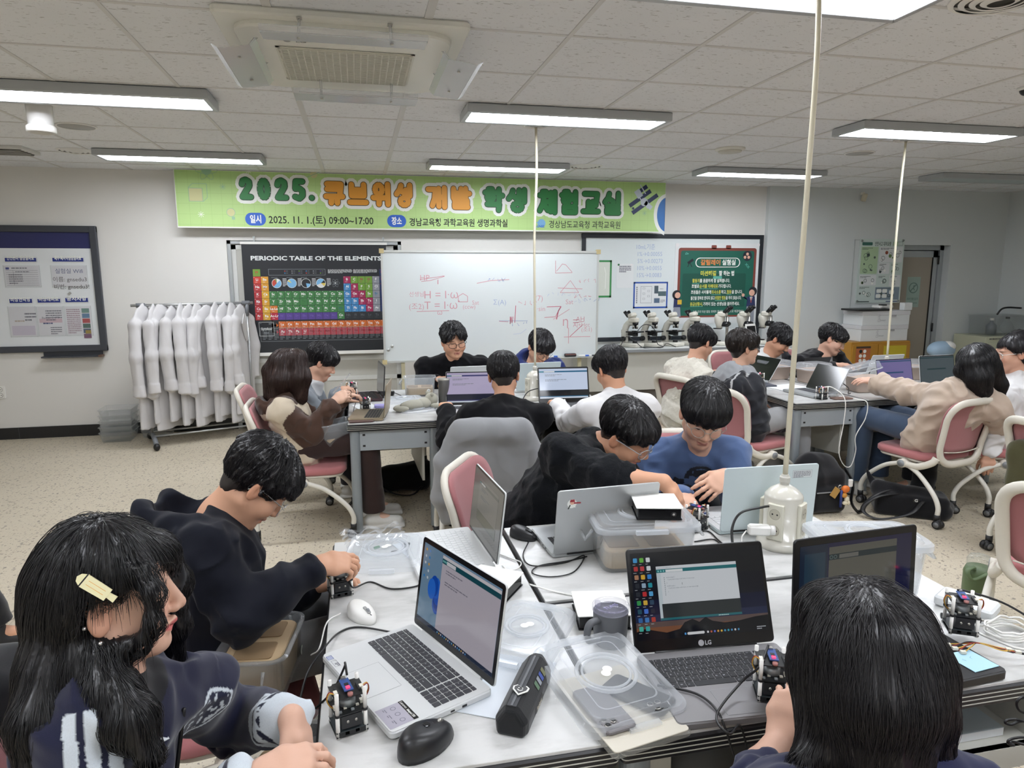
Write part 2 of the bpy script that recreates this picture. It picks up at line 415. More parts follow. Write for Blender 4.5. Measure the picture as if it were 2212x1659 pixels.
st=MB().push(T(0,Y0+.0085,0)@Rx(PI/2));sx=(x0+x1)/2+.03;M_STK=mat('sticker_mint','9fb5ac',.6);M_STK2=mat('sticker_line','748c84',.6)
st.q(sx-.10,1.17,sx+.10,1.56,M_STK).ring(sx,1.42,.07,.014,M_STK2,.0004).line([(sx-.05,1.37),(sx+.05,1.47)],.014,M_STK2,.0004)
st.disc(sx+.01,1.44,.014,M_STK2,.0005).line([(sx,1.42),(sx+.02,1.39)],.012,M_STK2,.0005).text('외부인출입금지',sx,1.265,.036,M_STK2,.0004,'c',.02,width=.17).para(sx-.08,1.22,.16,2,.02,M_STK2,.0004)
st.build('sticker',d2)
MB().b2((E0-.05,WALL_Y+.24,0),(E1+.05,WALL_Y+.3,EZ),M_WALL2).build('trim_3',kind='structure')
MB().b2((6.00,WR-.006,0),(6.012,WR,2.02),mat('joint_soft','b7bcbb',.7)).b2((6.00,WR-.006,2.012),(6.62,WR,2.02),mat('joint_soft')).build('trim_4',kind='structure')
# ceiling lights
M_LAMP=mat('lamp_panel','ffffff',.5,emit='f3f7ff',es=LAMP_STRENGTH);M_LFR=mat('lamp_frame','b4b7b9',.4,.3)
M_LOFF=mat('lamp_panel_unlit','aebbbd',.35)
def ceiling_light(x,y,label,lit=True,L=1.30,W=.33):
 t=empty('ceiling_light',(x,y,CEIL),0,label,'ceiling light','long flat ceiling lights')
 f=MB();hw,hl,dp=W/2,L/2,.055
 for sgn in(-1,1):
  f.prism([(-hl,sgn*hw),(hl,sgn*hw),(hl-.03,sgn*(hw-.035)),(-hl+.03,sgn*(hw-.035))][::sgn],-dp,-.004,M_LFR)
  f.prism([(sgn*hl,-hw),(sgn*hl,hw),(sgn*(hl-.03),hw-.035),(sgn*(hl-.03),-hw+.035)][::sgn],-dp,-.004,M_LFR)
 f.b2((-hl+.005,-hw+.005,-.02),(hl-.005,hw-.005,-.002),M_LFR);f.build('lamp_frame',t,bevel=.004)
 MB().b2((-hl+.028,-hw+.033,-dp+.004),(hl-.028,hw-.033,-.022),M_LAMP if lit else M_LOFF).build('diffuser',t)
 return t
ceiling_light(-1.41,4.385,'lit white ceiling light cut by the left edge of the photo, nearest on that side')
ceiling_light(1.32,4.385,'lit ceiling light in the middle, just beyond the air conditioner')
ceiling_light(3.95,4.31,'lit ceiling light at the right, with a hanging cable just behind it')
ceiling_light(-1.40,6.52,'lit ceiling light over the left end of the green banner')
ceiling_light(1.31,6.52,'lit ceiling light over the banner, crossed by a hanging cable')
ceiling_light(3.95,6.42,'lit ceiling light right of the banner, crossed by the nearest hanging cable')
ceiling_light(6.50,6.30,'switched-off ceiling light at the far right',lit=False)
ceiling_light(1.38,2.27,'lit ceiling light showing only its edge at the top of the photo')
for x,y in((-1.41,2.2),(3.95,2.2),(-1.41,.2),(1.35,.2),(3.95,.2),(-1.41,-1.9),(1.35,-1.9)):  # unseen fixtures added out of view for the light they give
 ceiling_light(x,y,'unseen lit ceiling light added over the near half of the room')
# ceiling fittings
M_CREAM=mat('cream_plastic','e3e1d6',.35);M_CRD=mat('cream_shadow','c6c4b8',.5);M_BLK=mat('black_plastic','121214',.35);M_WHT=mat('white_plastic','ecebe6',.35)
M_SPK=mat('speaker_grey','b1b1ae',.6)
for x,y,r_,lb in((-1.836,5.46,.125,'round grey ceiling speaker beside the white pipe stub'),(4.19,5.30,.12,'round grey ceiling speaker between the two right-hand hanging cables')):
 t=empty('ceiling_speaker',(x,y,CEIL),0,lb,'speaker','ceiling speakers')
 MB().push(Rx(PI)).lathe([(r_,0),(r_,.006),(r_-.006,.009),(r_-.01,.007)],M_WHT,28).build('rim',t)
 MB().push(Rx(PI)).lathe([(r_-.01,.001),(r_-.012,.008),(.02,.009),(.018,.011),(0.001,.011)],M_SPK,28).build('grille',t)
for x,y,r_,lb in((-2.216,6.537,.15,'round slotted ceiling vent left of the far left light'),(2.16,6.50,.16,'round slotted ceiling vent at the end of the light over the banner'),(2.33,2.26,.17,'round ceiling vent at the top edge of the photo')):
 t=empty('ceiling_vent',(x,y,CEIL),0,lb,'vent','round ceiling vents')
 for k in range(4):
  MB().push(Rx(PI)).lathe([(r_-.035*k,.002+.004*k),(r_-.035*k-.02,.012+.004*k),(r_-.035*k-.022,.008+.004*k)],M_WHT,28,cap=False).build('vent_ring',t)
 MB().push(Rx(PI)).lathe([(r_-.01,.0008),(.001,.001)],mat('vent_dark','77756f',.8),28).build('backing',t)
t=empty('smoke_detector',(3.01,5.346,CEIL),0,'flat round cream detector on the ceiling right of the banner','detector')
MB().push(Rx(PI)).lathe([(.12,0),(.12,.012),(.10,.02)],M_CREAM,28).build('base',t)
MB().push(Rx(PI)).lathe([(.095,.018),(.09,.03),(.02,.032),(.001,.032)],mat('detector_face','cbc9be',.5),28).build('cover',t)
t=empty('pipe_stub',(-1.80,4.79,CEIL),0,'short white pipe stub hanging from the ceiling at the left','pipe')
MB().push(Rx(PI)).lathe([(.115,0),(.115,.006),(.08,.012)],M_WHT,28).build('collar',t)
MB().push(Rx(PI)).lathe([(.070,.008),(.066,.13)],mat('gloss_white','ebeae8',.12),28).build('pipe',t)
MB().push(Rx(PI)).lathe([(.066,.125),(.078,.135),(.078,.165),(.06,.17),(.055,.14)],M_WHT,28,cap=False).build('rim',t)
t=empty('ceiling_vent',(-2.72,6.55,CEIL),0,'square grey ceiling register cut by the left edge of the photo','vent')
MB().box((0,0,-.012),(.34,.34,.024),M_TBAR).build('frame',t,bevel=.004)
for k in range(5):MB().box((0,-.12+.06*k,-.03),(.28,.03,.004),M_SPK,Rx(.5)).build('slat',t)
t=empty('dome_camera',(3.60,3.27,CEIL),0,'dark little dome at the right edge of the ceiling','camera')
MB().push(Rx(PI)).lathe([(.045,0),(.045,.012),(.036,.016)],M_WHT,20).build('base',t);MB().ell((0,0,-.014),(.034,.034,.03),M_BLK).build('dome',t)
t=empty('motion_sensor',(6.05,WR,2.52),0,'small beige sensor high on the wall above the safety poster','sensor')
MB().box((0,-.02,.05),(.03,.04,.03),M_CREAM).build('bracket',t);MB().rbox((0,-.05,0),(.06,.05,.09),mat('beige_plastic','c9c2ac',.45),.02,.006,Rx(.35)).build('housing',t)
# cassette air conditioner
M_AC=mat('ac_cream','e6e5dc',.35);M_ACG=mat('ac_grille','d9d8cc',.4);M_CLR=clearmat('acrylic','dfe2e6',.7,.10);M_MET=mat('metal','b6b4ae',.3,.9)
ac=empty('air_conditioner',(-.01,3.42,CEIL),0,'cream square cassette air conditioner in the ceiling with clear deflector plates','air conditioner')
b=MB();b.rbox((0,0,-.016),(.98,1.03,.032),M_AC,.03,.008);b.rbox((0,.0,-.040),(.86,.92,.03),M_AC,.12,.02,n=8);b.build('panel',ac)
b=MB()
def arc2(x0,y0,x1,y1,bow,n=12):
 out=[]
 for i in range(n+1):
  u=i/n;out.append((x0+(x1-x0)*u,y0+(y1-y0)*u,-.0465-.0))
 return out
for pts in([(-.35,-.36),(-.30,-.415),(.30,-.415),(.35,-.36)],[(.385,-.25),(.385,.20),(.36,.22)],[(-.385,-.25),(-.385,.20),(-.36,.22)],[(-.25,.42),(.25,.42)]):
 b.tube(spline([(x,y,-.0455)for x,y in pts],5),.006,M_BLK,6)
b.build('air_slot',ac)
b=MB();b.box((0,.03,-.054),(.56,.50,.006),mat('ac_filter','d3d7d4',.7))
for i in range(19):b.box((-.27+.03*i,.03,-.058),(.005,.49,.012),M_ACG)
for i in range(25):b.box((0,-.21+.02*i,-.059),(.56,.004,.012),M_ACG)
b.frame(-.29,-.225,.29,.285,.018,M_ACG,-.0575)
b.build('intake_grille',ac)
b=MB().push(T(0,0,-.0562)@Rx(PI));b.text('LG',-.20,.285,.035,mat('logo_grey','7b7b78',.4),0,'l',.02).disc(-.235,.297,.014,mat('logo_grey'));b.build('logo',ac)
def deflector(M,lab=None):
 t=empty('air_deflector');t.parent=ac;t.matrix_local=M
 p=MB();L_,W_=.60,.12
 p.box((0,0,0),(L_,W_,.003),M_CLR);p.box((0,W_/2+.012,.010),(L_,.032,.003),M_CLR,Rx(.7));p.box((0,-W_/2-.01,.008),(L_,.03,.003),M_CLR,Rx(-.7))
 p.build('plate',t)
 for s_ in(-1,1):
  a=MB();a.box((s_*.17,0,.004),(.02,.02,.008),M_CLR).cyl((s_*.17,0,-.006),(s_*.17,0,.008),.006,M_MET,10).tube([(s_*.17,.02,.004),(s_*.17,.06,.05),(s_*.17,.10,.085)],.006,M_CLR,6)
  a.box((s_*.17,.11,.09),(.02,.035,.004),M_MET);a.build('bracket',t)
deflector(T(0,-.60,-.13)@Rx(R(4)));deflector(T(.04,.32,-.13)@Rz(PI)@Rx(R(2)))
deflector(T(-.42,-.14,-.13)@Rz(-PI/2)@Rx(R(8)))
deflector(T(.47,-.12,-.13)@Rz(PI/2)@Rx(R(8)))
# THINGS ON AND ALONG THE BACK WALL
def wallplane(y):return T(0,y,0)@Rx(PI/2)
def outlined(b,st,x0,x1,y,size,fill,z,white,edge):
 _,_,a,c_=text_geo(st,.035);sx=(x1-x0)/((c_-a));k=x0-a*sx
 for m_,off,zz,rs in((white,.125,0,3),(edge,.058,.0012,2),(fill,.035,.0024,2)):
  vs,fs,_,_=text_geo(st,off,rs);b.add([(k+p*sx,y+q_*size,z+zz)for p,q_ in vs],fs,m_)
# banner
BY=7.46
bn=MB().push(wallplane(BY));X=lambda px,py=430:atY(px,py,BY).x;Zz=lambda py,px=900:atY(px,py,BY).z
M_BG=mat('banner_green','b9d98e',.55);M_BW=mat('banner_white','f2f4ee',.55);M_BGR=mat('banner_grid','aecf84',.55);M_GR=mat('print_green','2f7d43',.5);M_OR=mat('print_orange','e09a35',.5)
M_INK=mat('print_ink','1d231c',.5);M_BLU=mat('print_blue','2f62c4',.5);M_DGR=mat('print_darkgreen','1c3d22',.5);M_DO=mat('print_brown','5d431d',.5)
bx0,bx1=X(379),X(1438);bz1,bz0=CEIL-.006,Zz(497)
bn.box(((bx0+bx1)/2,(bz0+bz1)/2,-.002),(bx1-bx0,bz1-bz0,.003),M_BW)
bn.q(bx0+.006,bz0+.012,bx1-.006,bz1-.004,M_BG,.0005)
i=0
while bx0+.1*i<bx1-.02:bn.q(bx0+.02+.1*i,bz0+.012,bx0+.0235+.1*i,bz1-.004,M_BGR,.001);i+=1
for i in range(6):bn.q(bx0+.006,bz0+.03+.1*i,bx1-.006,bz0+.0335+.1*i,M_BGR,.001)
ty=Zz(449)
GL={'큐':'8 95 92 95 85 50/8 71 88 71/0 36 100 36/33 36 30 5/67 36 67 5','브':'12 95 12 42 88 42 88 95/12 69 88 69/0 10 100 10','위':'o36 74 22 22/2 34 74 34/38 34 36 3/93 100 93 2','성':'33 96 24 74 4 54/24 74 60 56/62 74 86 74/88 98 88 46/o52 19 25 18','개':'2 92 44 92 38 45 24 8/62 96 62 5/95 100 95 2/62 52 95 52','발':'8 98 8 50 52 50 52 98/8 75 52 75/78 100 78 46/78 74 100 74/14 36 86 36 86 20 14 20 14 3 90 3','학':'22 100 42 100/2 84 62 84/o32 61 19 13/82 100 82 40/82 70 102 70/14 28 84 28 80 0','생':'25 96 18 76 0 56/18 76 48 58/62 98 62 46/93 100 93 42/62 71 93 71/o52 18 26 17','체':'20 100 42 100/2 83 56 83/30 80 24 45 2 8/24 45 54 10/50 52 70 52/72 96 72 4/98 100 98 0','험':'20 102 42 102/2 86 60 86/o31 62 19 14/62 67 88 67/90 102 90 42/18 29 90 29 90 2 18 2 18 29','교':'8 95 92 95 82 38/34 56 34 12/62 56 62 12/0 8 100 8','실':'30 98 22 76 2 56/22 76 58 58/90 100 90 48/16 37 90 37 90 20 16 20 16 3 94 3','2':'12 74 22 92 50 98 80 88 82 66 12 6 92 6','0':'o50 50 36 45','5':'88 96 22 96 16 56 50 60 84 46 84 20 52 3 10 12','.':'50 8 52 8'}
def glyph(b,ch,x0,x1,y,hgt,fill,edge,z,wd=.062):
 for m_,w_,zz in((M_BW,wd*2.35,0),(edge,wd*1.20,.004),(fill,wd*.98,.008)):
  k_=0
  for st in GL[ch].split('/'):
   if st[0]=='o':cx,cy,rx,ry=map(float,st[1:].split());pts=[(cx+rx*math.cos(2*PI*j/20),cy+ry*math.sin(2*PI*j/20))for j in range(21)]
   else:v_=list(map(float,st.split()));pts=list(zip(v_[::2],v_[1::2]))
   pts=[(x0+wd/2+(x1-x0-wd)*p/100,y+wd/2+(hgt-wd)*q_/100)for p,q_ in pts]
   for e_ in range(len(pts)-1):b.line(pts[e_:e_+2],w_,m_,z+zz+.00005*k_);k_+=1
   for p,q_ in(pts[::2]if st[0]=='o' else pts):b.disc(p,q_,w_/2*.995,m_,z+zz+.00005*k_,10);k_+=1
def word(st,px0,px1,col,edge,dy,ytop,ybot,wd=.057,gap=.016):
 x0,x1=X(px0),X(px1);n_=sum(.45 if c=='.' else 1 for c in st);cw=(x1-x0)/n_;x=x0
 for c in st:k=.45 if c=='.' else 1;glyph(bn,c,x+gap*.5,x+cw*k-gap*.5,Zz(ybot),Zz(ytop)-Zz(ybot),col,edge,.002,wd);x+=cw*k
word('2025.',514,682,M_GR,M_DGR,0,391,441,.055);word('큐브위성',697,897,M_OR,M_DO,0,394,450);word('개발',917,1021,M_OR,M_DO,0,399,453);word('학생',1040,1142,M_GR,M_DGR,0,399,457);word('체험교실',1158,1345,M_GR,M_DGR,0,402,460)
ry=Zz(485);hh=.085
for a,c_,st,dy in((527,572,'일시',-2),(835,876,'장소',1)):
 bn.rr(X(a),ry-.03,X(c_),ry+.095,.06,M_BLU,.002).text(st,(X(a)+X(c_))/2,ry+.002,.085,M_BW,.0026,'c',.03,width=X(c_)-X(a)-.09)
bn.text('2025. 11. 1.(토) 09:00~17:00',X(578),ry-.004,.10,M_INK,.002,'l',.012,width=X(805)-X(578))
bn.text('경남교육청 과학교육원 생명과학실',X(883),ry-.008,.088,M_INK,.002,'l',.02,width=X(1096)-X(883))
bn.text('경상남도교육청 과학교육원',X(1186),ry-.012,.088,mat('print_grey','3b443a',.5),.002,'l',.008,width=X(1341)-X(1186))
lx=X(1168);M_LB=mat('print_sky','7fb4dd',.5)
bn.disc(lx+.01,ry+.03,.045,M_LB,.002).frame(lx-.07,ry-.015,lx-.02,ry+.04,.006,M_LB,.0021).text('GNSE',lx,ry-.015,.035,M_BLU,.0026,'c',.02)
sx,sz=X(1388),Zz(418);M_NV=mat('print_navy','27335a',.5);M_SV=mat('print_silver','c9d2dc',.5)
def rq(b,cx,cy,w_,h_,a,m_,z):c0,s0=math.cos(a),math.sin(a);b.poly([(cx+x*c0-y*s0,cy+x*s0+y*c0)for x,y in((-w_/2,-h_/2),(w_/2,-h_/2),(w_/2,h_/2),(-w_/2,h_/2))],m_,z)
for dx,dy,w_ in((.0,.10,.12),(-.03,.0,.30),(.03,-.06,.36)):rq(bn,sx+dx,sz+dy,w_,.045,.6,M_NV,.0022);rq(bn,sx+dx,sz+dy,.012,.12,.6,M_SV,.0026)
rq(bn,sx-.05,sz+.05,.07,.09,.6,M_SV,.0028);bn.disc(sx+.02,sz-.04,.045,M_SV,.003);rq(bn,sx+.07,sz-.075,.10,.05,-.7,M_SV,.003);bn.disc(sx-.11,sz-.11,.014,M_NV,.002)
pcx,pcz=bx1+.02,bz0+.20
p=[(bx1-.006,pcz+.23*math.sin(a))if math.cos(a)>-.1 else(pcx+.16*math.cos(a),pcz+.23*math.sin(a))for a in[PI/2+PI*j/16 for j in range(17)]]
bn.poly(p,M_BW,.0018);p=[(bx1-.007,pcz+.19*math.sin(a))if math.cos(a)>-.15 else(pcx+.12*math.cos(a),pcz+.19*math.sin(a))for a in[PI/2+PI*j/16 for j in range(17)]];bn.poly(p,mat('print_planet','2e6fb5',.5),.0024)
M_DD=mat('doodle','9dc3a4',.55);M_D2=mat('doodle_warm','d2cf9a',.55)
ax,az=X(450),Zz(380)
for a in(0,1.05,2.1):
 bn.line([(ax+.1*math.cos(t_)*math.cos(a)-.035*math.sin(t_)*math.sin(a),az+.1*math.cos(t_)*math.sin(a)+.035*math.sin(t_)*math.cos(a))for t_ in[2*PI*j/18 for j in range(19)]],.004,M_DD,.0014)
bn.disc(ax,az,.045,M_DD,.0016)
ax,az=X(427),Zz(427);bn.frame(ax-.08,az-.08,ax+.05,az+.05,.005,M_DD,.0014).poly([(ax-.08,az-.08),(ax+.05,az-.08),(ax+.05,az+.05),(ax-.08,az+.05)],M_D2,.0013).line([(ax-.08,az+.05),(ax-.04,az+.09),(ax+.09,az+.09),(ax+.09,az-.04),(ax+.05,az-.08)],.005,M_DD,.0014)
ax,az=X(497),Zz(465);bn.disc(ax,az,.04,M_D2,.0013).ring(ax,az,.042,.005,M_DD,.0014).box((ax+.02,az-.055,.001),(.03,.03,.0006),M_DD)
for q_,(a,c_)in enumerate(((432,470),(540,379),(1420,455),(1393,452),(483,413))):
 ax,az=X(a),Zz(c_)
 for k in range(4):bn.line([(ax-.03*math.cos(k*PI/4),az-.03*math.sin(k*PI/4)),(ax+.03*math.cos(k*PI/4),az+.03*math.sin(k*PI/4))],.004,M_BW if q_<2 else M_DD,.0014)
ax,az=X(680),Zz(383);bn.disc(ax,az,.035,M_D2,.0013).line([(ax-.07,az-.03),(ax+.07,az+.03)],.006,M_DD,.0014)
bn.build('banner',label='long light green banner with large green and orange letters under the ceiling',cat='banner')
# notice board at the left
NY=WALL_Y-.012
M_NF=mat('board_frame','4b4e55',.4,.3);M_NP=mat('board_panel','e4e8ea',.25);M_NB=mat('board_navy','2c3060',.4);M_CAPB=mat('strip_navy','2b3a86',.45)
nb=empty('notice_board',(0,0,0),0,'large notice board in a dark grey frame with a navy band on top','notice board')
nx0,nx1,nz0,nz1=-4.55,-2.47,.865,2.085
b=MB().push(wallplane(NY));b.box(((nx0+nx1)/2,(nz0+nz1)/2,0),(nx1-nx0-.02,nz1-nz0-.02,.02),M_NP);b.q(nx0,nz1-.215,nx1-.05,nz1-.05,M_NB,.0105);b.build('panel',nb)
b=MB().push(wallplane(NY));fw_=.062
b.b2((nx0,nz0,-.01),(nx1,nz0+fw_,.03),M_NF).b2((nx0,nz1-fw_,-.01),(nx1,nz1,.03),M_NF).b2((nx1-fw_,nz0+.001,-.01),(nx1,nz1-.001,.032),M_NF);b.build('frame',nb,bevel=.006)
b=MB().push(wallplane(NY));b.b2((-3.05,nz0-.055,.0),(-2.52,nz0-.04,.075),M_NF).b2((-3.05,nz0-.055,.0),(-2.52,nz0+.0,.008),M_NF).b2((-2.54,nz0-.056,.0),(-2.51,nz0-.035,.08),mat('tray_end','6b5445',.6));b.build('pen_tray',nb)
nX=lambda px,py:atY(px,py,NY-.02).x;nZ=lambda px,py:atY(px,py,NY-.02).z
def strip(px0,px1,py0,py1,st):
 b=MB().push(wallplane(NY));x0,x1=nX(px0,py0),nX(px1,py0);z0,z1=nZ(px0,py1),nZ(px0,py0)
 b.b2((x0,z0,.010),(x1,z1,.014),M_CAPB).frame(x0,z0,x1,z1,.004,M_BW,.0142).text(st,(x0+x1)/2,z0+.022,.045,M_BW,.0144,'c',.02,width=(x1-x0)*.84);b.build('title_strip',nb)
strip(8,78,556,566,'안전관리 점검결과표');strip(111,180,556,566,'폐수·폐시약점검결과표');strip(18,69,645,656,'비상연락망');strip(79,130,645,655,'비상대피로');strip(139,190,643,654,'공지사항')
M_PAP=mat('paper','dcdce0',.6);M_PAP2=mat('paper_lilac','cdc6d4',.5);M_PT=mat('paper_text','6f6f7a',.6);M_POCK=clearmat('pocket','f0f4f6',.10,.06)
def pocket(px0,px1,py0,py1,label,draw):
 x0,x1,z0,z1=nX((px0+px1)/2,py0),0,0,nZ(px0,py0);x0=nX(px0,(py0+py1)/2);x1=nX(px1,(py0+py1)/2);z0=nZ(px0,py1)
 t=empty('paper_pocket',(0,NY-.011,0),0,label,'paper holder','clear paper pockets on the notice board')
 b=MB().push(Rx(PI/2));b.b2((x0+.01,z0+.01,.0005),(x1-.01,z1-.008,.0025),M_PAP);draw(b,x0+.02,z0+.02,x1-.02,z1-.02,.003);b.build('sheet',t)
 c=MB().push(Rx(PI/2));c.b2((x0,z0,.0042),(x1,z1,.0056),M_POCK).b2((x0,z0,.0),(x1,z0+.006,.0055),M_POCK).b2((x0,z0,0),(x0+.005,z1,.0055),M_POCK).b2((x1-.005,z0,0),(x1,z1,.0055),M_POCK);c.build('clear_cover',t)
def dr1(b,x0,y0,x1,y1,z):b.rr(x0,y1-.02,x0+.03,y1,.004,M_CAPB,z).para(x0+.05,y1-.012,.22,1,.02,M_PT,z).para(x0+.08,y1-.045,.2,1,.016,M_PT,z,3);[b.q(x0,y0+.02*i,x1,y0+.02*i+.002,M_PT,z)for i in range(8)];b.para(x0+.02,y1-.075,.12,5,.02,M_PT,z,5);b.q(x0+.06,y0,x0+.062,y0+.14,M_PT,z)
def dr2(b,x0,y0,x1,y1,z):
 c=(x0+x1)/2;b.text('실험실 Wifi',c,y1-.055,.052,mat('print_slate','4f5a86',.5),z,'c',.0).text('이름: gnsedu3',c,y1-.135,.054,mat('print_dim','55504f',.5),z,'c').text('비번: gnsedu3!',c+.01,y1-.205,.054,mat('print_dim'),z,'c')
def dr3(b,x0,y0,x1,y1,z):b.q(x0,y0,x1,y0+.09,M_PAP2,z).para(x0+.12,y1-.06,.1,3,.03,M_PT,z+.0002,1).para(x0+.03,y0+.13,x1-x0-.06,1,.03,mat('print_tan','b9a99b',.5),z+.0002,2)
def dr4(b,x0,y0,x1,y1,z):b.q(x0,y1-.14,x1,y1-.10,mat('print_pink','d3b9c2',.5),z).para(x0+.06,y1-.03,.14,5,.022,M_PT,z+.0002,1).text('Ballon C_PT',(x0+x1)/2,y0+.15,.03,M_PT,z+.0002,'c').para(x0+.03,y0+.10,x1-x0-.06,1,.03,mat('print_slate'),z+.0002,2).para(x0+.09,y0+.06,.1,4,.02,M_PT,z+.0002,7)
def dr5(b,x0,y0,x1,y1,z):
 b.para(x0,y1-.02,.12,13,.019,mat('print_rose','9c7f8c',.5),z,4)
 for i,h_ in enumerate(('6b8f86','5c7fa0','b04a4a','45655a','4a5a75','7a5a70')):b.q(x0+.135,y1-.05*(i+1),x1,y1-.05*i-.006,mat('photo_'+h_,h_,.4),z)
 b.q(x1-.05,y0,x1,y0+.035,mat('photo_gold','a08a3c',.4),z+.0002)
pocket(8,87,573,621,'paper pocket with a ruled form under the upper left title strip',dr1);pocket(110,189,573,621,'paper pocket with the lab wifi name and password',dr2)
pocket(19,79,662,729,'nearly blank lilac paper pocket at the lower left of the board',dr3);pocket(80,139,662,727,'paper pocket with a pink-banded sheet, second in the lower row',dr4);pocket(140,199,661,726,'paper pocket with colour photos at the lower right of the board',dr5)
tag(MB().push(wallplane(NY-.012)).box((nX(150,634),nZ(150,634),.004),(.03,.022,.006),mat('magnet_grey','a9a9a4',.4),Rz(.7)).build('magnet'),'small grey square magnet in the middle of the notice board','magnet')
t=empty('power_socket',(-3.47,WALL_Y,.475),0,'white double wall socket at the left edge of the photo','wall socket')
b=MB().push(Rx(PI/2));b.rbox((0,0,.006),(.085,.125,.012),M_WHT,.012,.004);b.build('plate',t)
for s_ in(-1,1):
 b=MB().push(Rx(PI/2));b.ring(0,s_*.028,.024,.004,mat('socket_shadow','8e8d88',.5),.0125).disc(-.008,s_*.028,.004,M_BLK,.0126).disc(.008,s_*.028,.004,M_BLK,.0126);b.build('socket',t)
# poster of the elements
PY=WALL_Y-.03
M_PBK=mat('poster_black','23262b',.45);M_PW=mat('poster_white','dfe3e2',.5);M_PG=mat('poster_grey','8f969a',.5)
px0,px1=atY(528,640,PY).x,atY(833,640,PY).x+.02;pz0,pz1=.80,1.925
ps=empty('element_poster',(0,0,0),0,'black hanging chart of chemical elements with coloured cells','poster')
b=MB().push(wallplane(PY));b.b2((px0,pz0,-.001),(px1,pz1,.001),M_PBK)
def PX(u):return px0+u*(px1-px0)
cs=.0752;gx,gz=px0+.095,pz1-.255
def cell(c_,r_,col,st=None,tc=None,z=.0015):
 x,y=gx+c_*cs,gz-(r_+1)*cs
 b.q(x+.001,y+.001,x+cs-.002,y+cs-.002,mat('cell_'+col,col,.5),z)
 if st:
  m_=mat('celltext_'+(tc or 'e8e8e8'),tc or 'e8e8e8',.5)
  b.text(st,x+cs/2,y+cs*.42,cs*.46,m_,z+.0005,'c',.03).para(x+cs*.25,y+cs*.2,cs*.5,1,.008,m_,z+.0005,c_*31+r_).q(x+.006,y+cs-.010,x+.012,y+cs-.006,m_,z+.0005)
RED,ORG,YEL,GRN,BLU,PUR,MAG,LGR,GRY,NAV='b5393c','c8532f','d69a35','3f7a45','3f82b8','54418a','a02a55','6f9a3c','8d8f98','22345f'
cell(0,0,LGR,'H','c0343a')
for i,s_ in enumerate('Li Na K Rb Cs Fr'.split()):cell(0,i+1,('c94436',RED,'ae3338','a83336','b0343a','a82f34')[i],s_)
for i,s_ in enumerate('Be Mg Ca Sr Ba Ra'.split()):cell(1,i+1,(YEL,'d2962f','d4a433','cf9a2e','d3a437','c99830')[i],s_)
for r_,row in enumerate(('Sc Ti V Cr Mn Fe Co Ni Cu Zn','Y Zr Nb Mo Tc Ru Rh Pd Ag Cd','La-Lu Hf Ta W Re Os Ir Pt Au Hg','Ac-Lr Rf Db Sg Bh Hs Mt Ds Rg Cn')):
 for i,s_ in enumerate(row.split()):
  col='cc7430' if s_=='La-Lu' else 'b0283f' if s_=='Ac-Lr' else PUR if(r_==3 and 0<i<9)else GRN
  cell(2+i,3+r_,col,s_,'6a58a0' if col==PUR else '2f5f6d' if s_=='Hg' else '35663b' if s_=='Tc' else None)
blk=('B C N O F Ne','Al Si P S Cl Ar','Ga Ge As Se Br Kr','In Sn Sb Te I Xe','Tl Pb Bi Po At Rn','Nh Fl Mc Lv Ts Og')
cols=((MAG,LGR,LGR,LGR,GRY,NAV),(BLU,MAG,LGR,LGR,GRY,NAV),(BLU,MAG,MAG,LGR,GRY,NAV),(BLU,BLU,MAG,MAG,GRY,NAV),(BLU,BLU,BLU,MAG,GRY,NAV),('2b2f34',)*6)
for r_ in range(6):
 for i,s_ in enumerate(blk[r_].split()):
  c_=cols[r_][i];cell(12+i,r_+1,c_,s_,'54585c' if r_==5 else 'b52a45' if c_==NAV and r_<2 else '5a3a9a' if c_==NAV else 'a03050' if s_ in 'NO' else '4a7a9a' if s_=='Br' else None)
cell(17,0,NAV,'He','b52a45')
gz2=gz;gz=gz-7.18*cs
for i,s_ in enumerate('La Ce Pr Nd Pm Sm Eu Gd Tb Dy Ho Er Tm Yb Lu'.split()):cell(3+i,0,'c8692f',s_)
for i,s_ in enumerate('Ac Th Pa U Np Pu Am Cm Bk Cf Es Fm Md No Lr'.split()):cell(3+i,1,'b02f3d',s_,None if i<4 else '7d222f')
for yy,col in((-.55,'c8692f'),(-1.5,'b02f3d')):
 m_=mat('cell_'+col);b.q(gx+2.1*cs,gz+yy*cs,gx+2.3*cs,gz+.1*cs,m_,.001).q(gx+2.1*cs,gz+(yy-.1)*cs,gx+2.75*cs,gz+(yy+.1)*cs,m_,.001).poly([(gx+2.7*cs,gz+(yy-.3)*cs),(gx+2.95*cs,gz+yy*cs),(gx+2.7*cs,gz+(yy+.3)*cs)],m_,.0012)
gz=gz2
b.text('PERIODIC TABLE OF THE ELEMENTS',px0+.084,pz1-.165,.060,M_PW,.002,'l',.035,width=1.315)
b.frame(gx+2.05*cs,gz-.85*cs,gx+9.6*cs,gz+.0*cs,.003,M_PG,.002)
for i in range(6):
 for j in range(2):b.disc(gx+(4.2+i*.95)*cs,gz-(.28+.28*j)*cs,.006,mat('cell_'+(RED,ORG,LGR,BLU,GRY,PUR)[(i+3*j)%6]),.002).para(gx+(4.35+i*.95)*cs,gz-(.30+.28*j)*cs,.035,1,.008,M_PG,.002,i+7*j)
b.para(gx+9.95*cs,gz-.12*cs,3.3*cs,5,.0085,M_PW,.002,4).para(gx+13.4*cs,gz-.12*cs,3.3*cs,5,.0085,M_PW,.002,9)
